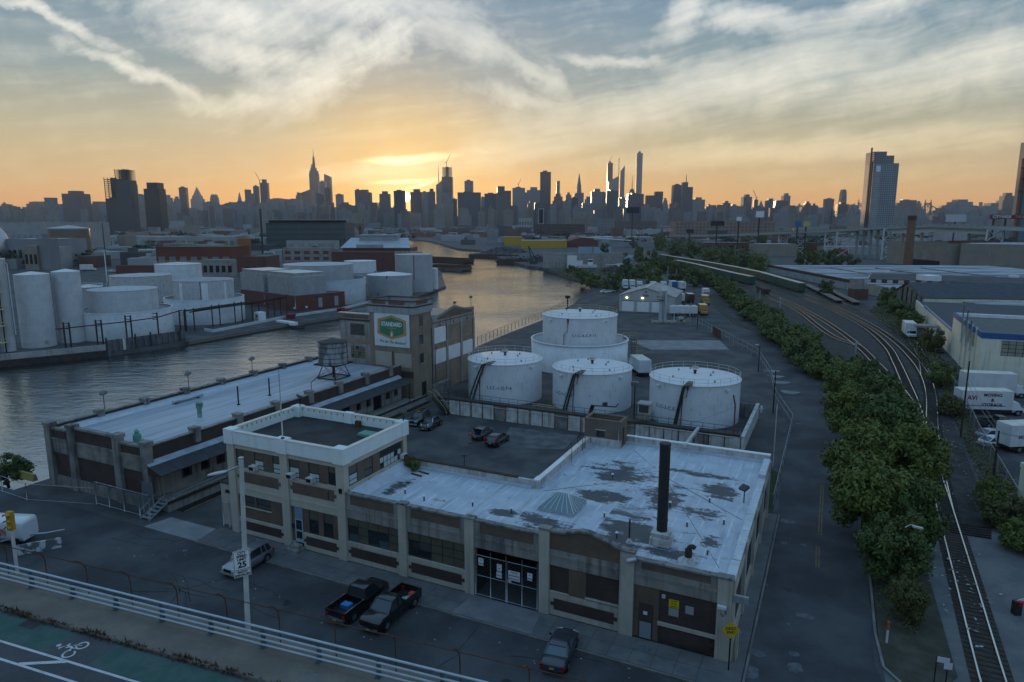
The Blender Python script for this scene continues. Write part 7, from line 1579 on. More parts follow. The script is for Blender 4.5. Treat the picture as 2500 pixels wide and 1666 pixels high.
M().tube([(8.98*sin(-.12),-8.98*cos(-.12),h-.4),(8.98*sin(-.12),-8.98*cos(-.12),hh)],.09,5).build('pipe',red_pipe,t)
ltank('white tank with yellow rim railing, tallest behind the streaked one',441,722,390,493,647,tank_white,rail=2)
ltank('dirty streaked low tank behind the ring wall, between silos and white tank',350,742,286,420,676,tank_old,mat('tank_roof_grey',(.36,.36,.36)))
ltank('small grey tank partly hidden behind the right silo',222,760,190,250,702,tank_grey,rail=1)
# big corrugated grey tanks
c,r,h=ring('blue grey ribbed ring wall low around the broad ribbed tank',790,748,672,876,688,tank_grey)
inner('broad ribbed grey tank with pale flat roof behind the cooling towers',c+Vector((-1.5,1,0)),r*.80,Hp(Vector((c.x,c.y-r*.8,ZB)),650)-ZB,tank_grey,mat('tank_roof_pale',(.42,.42,.42)),rise=.5)
ltank('white tank with dark rim right of the broad ribbed tank',881,690,843,919,639,tank_white,tank_top,rise=.4)
ltank('pale grey ring wall base of the white dark rimmed tank',881,694,840,925,667,tank_grey,None,name='ring_wall')
t,c,r,h=ltank('wide grey tank with bright white cone roof at the creek bend',953,728,900,1008,674,tankmat('tank_mid_grey',(.26,.265,.27),(.31,.315,.32),(.19,.19,.19),.5),tank_top,rise=1.2)
M().beam((-r*.55,-r*.84,1.0),(-r*.1,-r,h),.12,.5).build('stair',steel_dk,t)
t,c,r,h=ltank('tall grey tank with red pipe beside the creek bend',1012,715,966,1056,623,tankmat('tank_mid_grey2',(.27,.275,.285),(.31,.32,.33),(.2,.2,.2),.4,90),mat('tank_roof_pale',(.42,.42,.42)),rise=.5,rail=1)
M().tube([(0,-r-.05,h*.35),(0,-r-.05,h)],.15,5).build('pipe',red_pipe,t)
ltank('slim pale cylinder at the water end of the grey tanks',1060,707,1048,1068,656,tank_pale,tank_top,rise=.3)
# cooling towers on the brick pump house
def blockpx(name,lab,cat,px,py,yaw,w_,d_,z0,z1,m_,zb=ZB):
 t=thing(name,lab,cat,P(px,py,zb),yaw);M().box(0,w_,0,d_,z0,z1).build('wall',m_,t);return t
ca=P(723,762,ZB);yawc=atan2(P(596,728,ZB).y-ca.y,P(596,728,ZB).x-ca.x)+pi
pb_=thing('pump_house','dark red brick pump house under two grey cooling towers on the left quay','building',ca,0)
wl_=(P(600,760,ZB)-ca).length
u1=Vector((-.93,.36,0)).normalized();
def loc(px,py):return P(px,py,ZB)
cnr=loc(722,762);lft=loc(590,742);rgt=loc(814,746)
yl=atan2((cnr-lft).y,(cnr-lft).x);pb_.location=cnr;pb_.rotation_euler=(0,0,yl);Lf=(cnr-lft).length;Lr=(rgt-cnr).length
M().box(-Lf,0,0,Lr,0,5.6).build('wall',brick_red,pb_);M().box(-Lf-.1,.1,-.1,.25,5.6,5.8).box(-.25,.1,.25,Lr,5.6,5.8).build('coping',conc_grey,pb_)
for k in(.45,.78):M().box(-.02,.06,Lr*k,Lr*k+1.6,.8,4.2).build('door',grey_metal,pb_)
for k in(.15,.62):M().box(-1.2 if k<.5 else-.02,-.4 if k<.5 else .05,-.06 if k<.5 else 4,.0 if k<.5 else 4.8,1.0,1.7).build('plate',sign_white,pb_)
for k,(x0,x1,lab)in enumerate(((-Lf+.3,-Lf*.55,'grey square cooling tower on the pump house, left of the pair'),(-Lf*.47,-.1,'grey square cooling tower on the pump house, right of the pair'))):
 t=thing('cooling_tower',lab,'cooling tower',pb_.matrix_world@Vector((0,0,0))if 0 else cnr,yl,'cooling towers on the pump house');y1=Lr*.62
 M().box(x0,x1,.1,y1,5.8,12.2).build('casing',grey_metal,t);M().box(x0+.5,x1-.5,.8,y1-.6,12.2,13.4).build('fan_deck',grey_metal,t)
 xm=(x0+x1)/2
 for a,b in((x0+.4,xm-.1),(xm+.1,x1-.4)):M().box(a,b,.6,y1-.4,13.4,13.5).build('fan_cover',coping,t)
 for a in(x0,x1-.6):M().box(a,a+.6,.3,y1-.3,12.2,12.26).build('ledge',coping,t)  # tops of the grey units: sky glow put in by the warm colour
 M().tube([(x1+.1,.05,6.3),(x1+.1,.05,1.0)],.12,6).build('drain_pipe',galv,t)
# pipe bridge and poles
pr_=thing('pipe_rack','rusty brown pipe rack on dark posts along the left quay','pipe rack',(0,0,0));rk=[LB(456,810),LB(520,798),LB(575,789),LB(617,783),LB(655,775),LB(686,768)]
off2=Vector((1.6,1.6,0))
for p in rk:
 for o in(Vector((0,0,0)),off2):q=p+o;M().cyl(q.x,q.y,ZB,5.6,.18,8).build('post',timber_dk,pr_)
for zz,o,r in((5.0,Vector((0,0,0)),.25),(5.0,off2,.25),(4.5,off2*.5,.2)):M().tube([p+o+Vector((0,0,zz-ZB))for p in rk],r,6).build('pipe',rust_dk,pr_)
for i,(px,py,yt,lab)in enumerate(((168,852,787,'black twin post frame before the right silo'),(246,844,781,'black twin post frame, second from the silos'),(318,838,770,'black twin post frame before the wide ring wall'),(389,834,763,'single black post with brackets near the sheet piling'),(447,808,757,'black twin post frame at the end of the sheet piling'))):
 b=LB(px,py);h=Hp(b,yt)-ZB;t=thing('post_frame',lab,'post',b,0,'black post frames carrying the red quay pipe')
 for s in((-.7,.7)if i!=3 else(0,)):M().cyl(s,0,0,h,.2,8).build('post',steel_dk,t)
 for zz in(.98,.88,.78):M().box(-.7 if i!=3 else-1.3,.7 if i!=3 else 0,-.08,.08,h*zz-.2,h*zz-.05).build('rung',steel_dk,t)
tag(M().tube([LB(140,855)+Vector((0,0,5.2)),LB(168,852)+Vector((0,0,5.2)),LB(246,844)+Vector((0,0,5.4)),LB(318,838)+Vector((0,0,5.7)),LB(389,834)+Vector((0,0,6.4)),LB(447,808)+Vector((0,0,6.0))],.16,6).build('quay_pipe',red_pipe),'long thin red pipe carried by the black post frames on the left quay','pipe')
q=thing('kiosk','small white and orange hut with a window on the left quay','hut',LB(627,785),yl);M().box(-1.4,1.4,0,2.4,0,2.9).build('wall',white_metal,q);M().box(-.6,.7,-.05,0,1.2,2.2).build('window',pane_dk,q);M().box(-1.0,.9,-.03,0,.2,1.0).build('panel',emb_gold,q)
q=thing('red_skip','red skip beside the white deck hut on the quay','skip',LB(710,778),yl);M().hexa([(-1.2,-.8,0),(1.2,-.8,0),(1.2,.8,0),(-1.2,.8,0),(-1.6,-1,1.5),(1.6,-1,1.5),(1.6,1,1.5),(-1.6,1,1.5)]).build('bin',mat('skip_red',(.22,.02,.03),rough=.6),q)
q=thing('red_machinery','cluster of red pumps and machinery at the quay past the pump house','machinery',LB(838,762),yl)
for i in range(4):M().box(-3+i*1.9,-1.7+i*1.9,-.6,.8,0,1.1+.4*(i%2)).build('pump',mat('skip_red',(.2,.02,.02)),q)
q=thing('work_float','dark low work float with white deck boxes moored at the left quay','barge',P(705,797,WZ),yl+.05);M().box(-6.5,6.5,-1.6,1.2,-.2,.7).build('hull',timber_dk,q);M().box(-5,4,-1.2,.6,.7,1.6).build('deck_box',white_metal,q)
# barges
def barge(lab,px,py,heading,L,W_,H_,m_,group=None,load=None,zb=WZ):
 t=thing('barge',lab,'barge',P(px,py,zb),heading,group);M().loft([[(x_,-W_/2,a),(x_,W_/2,a),(x_,W_/2,H_),(x_,-W_/2,H_)]for x_,a in((-L/2,H_*.45),(-L/2+2,-.5),(L/2-2,-.5),(L/2,H_*.45))],False).build('hull',m_,t)
 M().box(-L/2+.8,L/2-.8,-W_/2,-W_/2+.4,H_,H_+1.2).box(-L/2+.8,L/2-.8,W_/2-.4,W_/2,H_,H_+1.2).box(-L/2+.8,-L/2+1.2,-W_/2+.4,W_/2-.4,H_,H_+1.2).box(L/2-1.2,L/2-.8,-W_/2+.4,W_/2-.4,H_,H_+1.2).build('coaming',rust_dk,t)
 if load:load(t,L,W_,H_)
 return t
barge('rusty barge with sloping brown deck moored nearer at the left creek bend',1098,660,atan2(-1,.55)+.5,30,11,2.2,mat('barge_deck',(.10,.085,.07),(.075,.06,.05),.4,.8),'barges at the left creek bend')
barge('long brown hopper barge behind at the left creek bend',1092,640,atan2(-1,.5)+.4,50,12,2.4,rust_dk,'barges at the left creek bend')
def scrap(t,L,W_,H_):
 m_=M();rnd=random.Random(int(L*7))
 for i in range(900):
  x_=rnd.uniform(-L/2+1.5,L/2-1.5);y_=rnd.uniform(-W_/2+.8,W_/2-.8);top_=3.2*(1-(2*x_/L)**2)*(1-(2*y_/W_)**2)+.8;p=Vector((x_,y_,H_+rnd.uniform(0,top_)));a=Vector((rnd.gauss(0,1),rnd.gauss(0,1),rnd.gauss(0,.7))).normalized()*rnd.uniform(.3,1.1);b=a.cross(Vector((rnd.gauss(0,1),rnd.gauss(0,1),1))).normalized()*rnd.uniform(.15,.5);m_.face([p-a,p+b,p+a,p-b])
 stuff(m_.build('scrap_load',scrapm,t))
scrapm=mat('scrap_metal',(.09,.085,.085),(.22,.21,.21),1.2,.5,metal=.4,lo=.45,hi=.6)
barge('scrap barge moored farther on the right creek bank',1205,630,-.38,46,11,2.0,rust_dk,'scrap barges on the right creek bank',scrap)
barge('scrap barge moored nearer on the right creek bank',1275,645,-.25,40,11,2.6,timber_dk,'scrap barges on the right creek bank',scrap)
# == right side: blue banded works, sheds, warehouses, trucks
wal=mat('pale_block_wall',(.62,.60,.47),(.68,.66,.54),.5,.8,obj=True,streak=(.30,.28,.22),streak_amt=.5)
blue_b=mat('blue_band',(.020,.085,.24),(.03,.11,.28),.8,.6)
c0=P(2383,937);far_=P(2288,833);yaw=atan2(far_.y-c0.y,far_.x-c0.x);Lw=(far_-c0).length
bb=thing('blue_banded_building','cream block building with bright blue parapet band at the right edge','building',c0,yaw-pi/2)
M().box(0,.3,0,Lw*.62,0,8.7).grid_wall(.3,40,0,8.7,[(3.2,14.5,5.6,8.5)],0,.3).build('wall',wal,bb)
M().box(-.06,.3,-.06,Lw*.62,8.7,9.8).box(.3,40,-.06,.3,8.7,9.8).build('blue_parapet',blue_b,bb);M().box(.3,40,.3,Lw*.6,8.9,9.0).build('roof',mat('gravel_roof_warm',(.10,.10,.088),(.14,.14,.12),.8,.9,grain=.3),bb)
M().box(.0,40,Lw*.6,Lw*.62,9.0,9.7).build('rear_parapet',white_metal,bb)
multipane(bb,3.2,14.5,5.6,8.5,.08,10,4,lambda i,j:mat('glass_block',(.20,.22,.17),(.28,.29,.23),1.0,.4),bar=.09)
M().box(10.6,12.2,-.5,0,5.7,6.5).build('air_conditioner',ac_white,bb)
for v in(4,8.5,13,18):M().box(-.28,0,v,v+.35,0,10.2).build('side_pier',wal,bb)
for v in(5.5,10,14.5):M().box(-.03,0,v,v+2.6,6.0,8.6).build('side_window',mat('glass_block',(.2,.2,.17)),bb)
for v,h in((7.6,11),(12.6,12.5),(17.4,13)):M().tube([(-.5,v,5),(-.5,v,h)],.13,8).build('vent_pipe',galv,bb)
ex=thing('low_block_building','long low cream wall with a pale blue coping running back along the rails','building',far_,yaw-pi/2);L2=(P(2236,772)-far_).length
M().box(0,.3,-Lw*.38,L2,0,5.2).build('wall',wal,ex);M().box(-.05,.35,-Lw*.38,L2*.6,5.2,5.8).build('coping',mat('coping_blue',(.10,.18,.30),(.2,.25,.3),1,.7),ex);M().box(.3,30,-Lw*.38,L2,4.6,4.8).build('roof',mat('dark_grey_roof',(.06,.065,.07)),ex)  # roof is one even dark grey
M().box(-5.5,0,-2.5,1.0,3.6,4.1).build('loading_canopy',conc_grey,ex)
t=box_truck('white box truck nose on beside the loading canopy of the cream wall',P(2243,828)+Vector((-.6,3.5,0)),yaw+pi+.05,box_white,car_white,8.5,2.5,3.9)
# dark roofed gable hall
dk=thing('dark_roofed_hall','long hall with a dark blue grey pitched roof and stained end wall','building',P(2246,766),-.16)
rA=[(-.5,-1,5.2),(80,-1,5.2),(80,11,9.4),(-.5,11,9.4)]
M().hexa([Vector(p)for p in rA]+[Vector(p)+Vector((0,0,.25))for p in rA]).build('roof_slope',slate_blue,dk);M().hexa([(-.5,11,9.4),(80,11,9.4),(80,23,5.2),(-.5,23,5.2),(-.5,11,9.65),(80,11,9.65),(80,23,5.45),(-.5,23,5.45)]).build('roof_slope',slate_blue,dk)
M().slabx([(-.8,0),(22.8,0),(22.8,5.3),(11,9.3),(-.8,5.3)],0,.3).build('end_wall',conc_dirty,dk);M().box(0,80,-.8,-.5,0,5.2).build('wall',wal,dk)
for i in range(5):M().box(-.25,0,-.5+i*4,.0+i*4,0,6+i*.6).build('buttress',rust_dk,dk)
# parking-roof warehouse and its striped wall
pwall=thing('parking_roof_warehouse','flat warehouse with cars on the roof and a maroon and cream striped parapet','building',(0,0,0));A1,A2=P(2110,715),P(2422,729);dvp=(A2-A1);Lp=dvp.length;pwall.location=A1;pwall.rotation_euler=(0,0,atan2(dvp.y,dvp.x))
M().box(0,Lp+160,0,60,0,4.6).build('wall',white_metal,pwall);M().box(.3,Lp+160,.4,60,4.6,4.75).build('parking_deck',asphalt,pwall)
n=22;mar=mat('parapet_maroon',(.065,.022,.022),(.08,.03,.03),1,.8)
for i in range(n):M().box(i*Lp/n,(i+1)*Lp/n-.05,-.12,.35,4.5,5.9).build('parapet_panel',mar if i%2 else cream,pwall)
M().box(-.1,Lp,-.16,.4,5.9,6.05).build('parapet_top',mar,pwall)
def onroof(u,v):return pwall.matrix_basis@Vector((u,v,4.75))
bpy.context.view_layer.update()
for px,py,lab,pm in((2279,699,'white car parked on the warehouse roof, behind the other pale one',car_white),(2280,706,'silver car parked on the warehouse roof, in front of the white one',car_silver),(2380,703,'dark car parked alone on the warehouse roof',car_black)):
 car('parked_car',lab,'car',P(px,py,4.75),2.9,pm,group='cars on the warehouse roof')
# long flat pale roof behind with graffiti wall along the rails
g0,g1=P(1873,665),P(2086,712);gwd=(g1-g0);Lg=gwd.length;fw=thing('long_flat_warehouse','very long low warehouse with weathered white flat roof and a graffiti wall facing the rails','building',g0,atan2(gwd.y,gwd.x))
M().box(0,Lg,0,.4,0,3.3).build('graffiti_wall',mat('graffiti_wall_m',(.30,.31,.32),(.18,.24,.27),.5,.85,lo=.48,hi=.56,streak=(.12,.12,.12)),fw);M().box(-.2,Lg+.2,-.1,.6,3.3,4.7).build('rusty_parapet',rust,fw)
M().box(0,Lg+90,.6,130,0,4.3).build('block',conc_grey,fw);M().box(0,Lg+90,.6,130,4.3,4.45).build('roof',mat('weathered_white_roof',(.36,.38,.40),(.10,.10,.10),.12,.8,stretch=(.25,1.6,1),lo=.42,hi=.60,grain=.2),fw)
for i,(u,v,a,b,h)in enumerate(((110,30,9,6,2.6),(150,45,3,3,2),(60,40,2,2,1.2),(170,60,8,4,2.4),(95,80,3,3,1.4),(200,40,4,4,2.2))):M().box(u,u+a,v,v+b,4.45,4.45+h).build('roof_plant',conc_grey if i%2 else white_metal,fw)
for v in(25,50,75):M().box(30,Lg+80,v,v+.3,4.45,4.9).build('fire_wall',conc_dirty,fw)
q=thing('water_tank_tower','square pale tower over a red brick kiosk at the end of the graffiti wall','building',P(2098,732),.1);M().box(-2.5,3.5,0,4,0,4.2).build('base',brick_red,q);M().box(-2.2,1.6,.2,4,4.2,8.2).build('tower',conc_grey,q)
# beige blocks, brick stack
def blk(name,lab,cat,pl,pr_,depth,zt,m_,roofm=None,zb=0.0,parap=.5,group=None):
 """a block whose camera-facing wall runs between two ground points"""
 a,b=pl,pr_;d=b-a;t=thing(name,lab,cat,(a.x,a.y,zb),atan2(d.y,d.x),group);L=d.length
 M().box(0,L,0,depth,0,zt-zb).build('wall',m_,t)
 if roofm:M().box(.0 if not parap else .3,L-(.3 if parap else 0),.3,depth-.3,zt-zb,zt-zb+.08).build('roof',roofm,t)
 if parap:M().box(-.1,L+.1,-.1,.3,zt-zb,zt-zb+parap).box(-.1,.3,.3,depth,zt-zb,zt-zb+parap).box(L-.3,L+.1,.3,depth,zt-zb,zt-zb+parap).build('parapet',m_,t)
 return t,L
beige=mat('beige_panel',(.215,.185,.15),(.255,.225,.185),.15,.85,obj=True,streak=(.20,.175,.15),streak_amt=.5)
t,L=blk('beige_warehouse','big windowless beige warehouse block left of the brick stack','building',P(2163,642),P(2309,656),70,15.6,beige,roof_tar);M().box(L*.42,L*.9,-.2,0,0,4.5).build('dark_dock',dark_in,t)
for s in(.3,.62):
 for z_ in(9,5.5):M().box(L*s,L*s+4.5,-.05,0,z_,z_+2.5).build('bricked_panel',conc_grey,t)
t,L=blk('beige_warehouse','big beige warehouse block running off the right edge','building',P(2340,657),P(2500,672)+Vector((60,-10,0)),80,16,beige,roof_grey)
M().box(L*.42,L*.62,-.2,0,9,16).build('billboard',mat('billboard_blue',(.10,.22,.36),(.2,.3,.4),.3,.6),t)
for i in range(7):M().box(4+i*12,4.25+i*12,-.04,0,0,16).build('panel_joint',conc_grey,t)
t,L=blk('red_brick_block','narrow dark red brick block between the two beige warehouses','building',P(2309,650),P(2342,652),40,17,brick_red,roof_tar)
q=thing('brick_stack','tall round brown brick chimney before the beige warehouses','chimney',P(2215,654));hb=Hp(q.location,527);M().cyl(0,0,0,hb,2.9,24,2.35).build('shaft',brick('stack_brick',(.17,.085,.052),(.20,.10,.06),(.15,.1,.08),.5),q);M().cyl(0,0,hb-3,hb,2.6,24).build('cap',brick_dk,q)
# green gondola train, two rows; flat cars
def boxcar(lab,a,b,group,h=4.2):
 d=b-a;t=thing('container_wagon',lab,'freight wagon',(a+b)/2,atan2(d.y,d.x),group);L=d.length-.9
 M().box(-L/2,L/2,-1.45,1.45,.9,h).build('container',container_green,t)
 nn=4
 for i in range(nn):M().box(-L/2+i*L/nn+.12,-L/2+(i+1)*L/nn-.12,-1.4,1.4,h,h+.14).build('lid',container_lid_glow,t)
 rb=M()
 for i in range(13):x_=-L/2+.1+i*(L-.2)/12;rb.box(x_-.06,x_+.06,-1.53,-1.45,.9,h)
 stuff(rb.build('rib',container_green,t));M().box(-L/2,L/2,-1.3,1.3,.55,.9).build('frame',steel_dk,t)
 for x_ in(-L/2+2,L/2-2):M().box(x_-1.2,x_+1.2,-1.1,1.1,.05,.6).build('bogie',steel_dk,t)
def train(pts,n,row,grp):
 ln=spline(pts,2.0);acc=[0]
 for a,b in zip(ln,ln[1:]):acc.append(acc[-1]+(b-a).length)
 T=acc[-1]
 def at(s):
  for i in range(len(ln)-1):
   if acc[i+1]>=s:return ln[i].lerp(ln[i+1],(s-acc[i])/max(1e-6,acc[i+1]-acc[i]))
  return ln[-1]
 for i in range(n):boxcar('green container wagon in the %s row, %s from its near end'%(row,NUM[i]),at(T*i/n),at(T*(i+1)/n),grp)
train([P(1958,716),P(1912,702),P(1868,687),P(1830,677),P(1785,667),P(1720,654),P(1650,641),P(1612,634)],8,'farther','green container wagons of the farther row')
train([P(1836,697),P(1798,688),P(1760,678),P(1720,667),P(1690,659),P(1650,650)],6,'nearer','green container wagons of the nearer row')
for k,(a,b,lab)in enumerate(((P(2050,742),P(1968,700),'rusty empty flat wagon behind the green train, left of two'),(P(2092,746),P(2010,706),'rusty empty flat wagon behind the green train, right of two'))):
 d=b-a;t=thing('flat_wagon',lab,'freight wagon',(a+b)/2,atan2(d.y,d.x),'flat wagons behind the train');L=d.length;M().box(-L/2,L/2,-1.4,1.4,1.0,1.3).build('deck',mat('flat_deck',(.20,.16,.13),(.12,.09,.07),.6,.9),t)
 for i in range(6):M().box(-L/2+1+i*L/6,-L/2+3+i*L/6,-1,1,.1,.9).build('bogie',steel_dk,t)
q=thing('rust_wagon','single rusty low wagon standing before the nearer green row','freight wagon',P(1862,714),atan2(P(1840,702).y-P(1885,725).y,P(1840,702).x-P(1885,725).x));M().box(-9,9,-1.4,1.4,.9,2.2).build('body',rust_dk,q);M().box(-8,8,-1.1,1.1,.1,.9).build('bogie',steel_dk,q)
# parked yard at far right: second removal truck, cars, dark pickup
t2_=box_truck('white removal truck at the right edge, nearest the camera, its ribbed rear towards the rails',P(2468,1110)+Vector((4.2,2.0,0)),.12,box_white,car_white,9,2.5,3.8,name='removal_truck')
t2_.rotation_euler[2]=.12-pi/2;lettered(t2_,-2.2,1.27,2.2,('MOVING',),.6)
box_truck('white removal trailer with a red emblem behind the lettered truck',P(2385,985)+Vector((6,5,0)),-.2,box_white,car_white,10,2.5,4.2,name='removal_truck')
for px,py,lab,pm in((2425,1072,'silver car behind the fence, farther of two',car_silver),(2432,1090,'white car behind the fence, nearer of two',car_white)):car('parked_car',lab,'car',P(px,py),.1,pm,group='cars behind the fence on the right')
car('pickup_truck','dark green pickup truck parked before the lettered removal truck','pickup truck',P(2435,1043),-.12,mat('pickup_green',(.03,.045,.05),rough=.3,coat=.4),5.4,1.9,1.1,1.75,(-.4,-.2,.8,1.45),1.12,1.1,.4,(1.7,-1.7),kind='pickup')
fence_line('chain_link_fence','tall chain link fence between the rails and the removal truck yard',[P(2318,948),P(2352,1000),P(2385,1080),P(2432,1165),P(2500,1290)],2.6,4,galv,mesh_wire,.05,(1.0,))
t,L=blk('cream_corner_building','cream building corner cut by the right edge near the rails','building',P(2496,1262),P(2496,1262)+Vector((12,-1,0)),1.2,5.0,wal,roof_grey)
# == middle distance
def far_block(name,lab,pl,pr_,yb,yt,depth,m_,roofm=None,zb=0.0,parap=.4,cat='building',group=None,win=None):
 a=P(pl,yb,zb);b=P(pr_,yb,zb);zt=Hp((a+b)/2,yt);t,L=blk(name,lab,cat,a,b,depth,zt,m_,roofm,zb,parap,group)
 if win:
  nu,nz,wm=win;Hh=zt-zb;W2=M();du=L/nu;dz=Hh/(nz+.4)
  for i in range(nu):
   for j in range(nz):W2.box((i+.2)*du,(i+.8)*du,-.08,0,(j+.35)*dz,(j+.9)*dz)
  o=W2.build('windows',wm,t);stuff(o)if nu*nz>1 else None
 return t,L
g_metal_roof=mat('pale_metal_roof',(.36,.38,.40),(.29,.31,.33),.2,.5,obj=True,spec=.5)
# left side
dg=thing('egg_digester','huge silver egg shaped digester cut by the left frame edge','digester',P(-6,655,ZB));hb=Hp(dg.location,545)-ZB
M().loft([[(hb*.30*k*cos(2*pi*i/40),hb*.30*k*sin(2*pi*i/40),hb*zz)for i in range(40)]for zz,k in((0,.62),(.12,.80),(.3,.96),(.45,1.0),(.6,.95),(.75,.8),(.88,.52),(.96,.26),(1,.05))]).build('shell',mat('digester_steel',(.42,.42,.42),(.48,.48,.47),.3,.35,metal=.8),dg)
f=P(176,648,ZB);t=thing('gas_holder','big round grey gas holder tank with white roof rim on the left','tank',P(176,640,ZB));dep=t.location.y;r=88/FPX*dep/2;hb=Hp(t.location-Vector((0,r,0)),560)-ZB
M().cyl(0,0,0,hb,r,48,cap=False).build('shell',mat('gas_holder_steel',(.15,.125,.10),(.19,.16,.13),.1,.4,metal=.5),t);M().cyl(0,0,hb,hb+.8,r*1.01,48).cone(0,0,hb+.8,r,hb+3,48).build('roof',g_metal_roof,t)
q=thing('concrete_stack','square grey concrete stack behind the gas holder','chimney',P(137,600,ZB));hb=Hp(q.location,485)-ZB;k=q.location.y*19/FPX;M().box(-k/2,k/2,-k/2,k/2,0,hb).build('shaft',conc_grey,q);M().box(-k/2-.4,k/2+.4,-k/2-.4,k/2+.4,hb,hb+.8).build('cap',conc_grey,q)
pale_w=mat('pale_wall_far',(.27,.27,.26),(.33,.325,.31),.1,.8,obj=True)
grey_w=mat('grey_wall_far',(.20,.21,.22),(.25,.255,.26),.1,.8,obj=True)
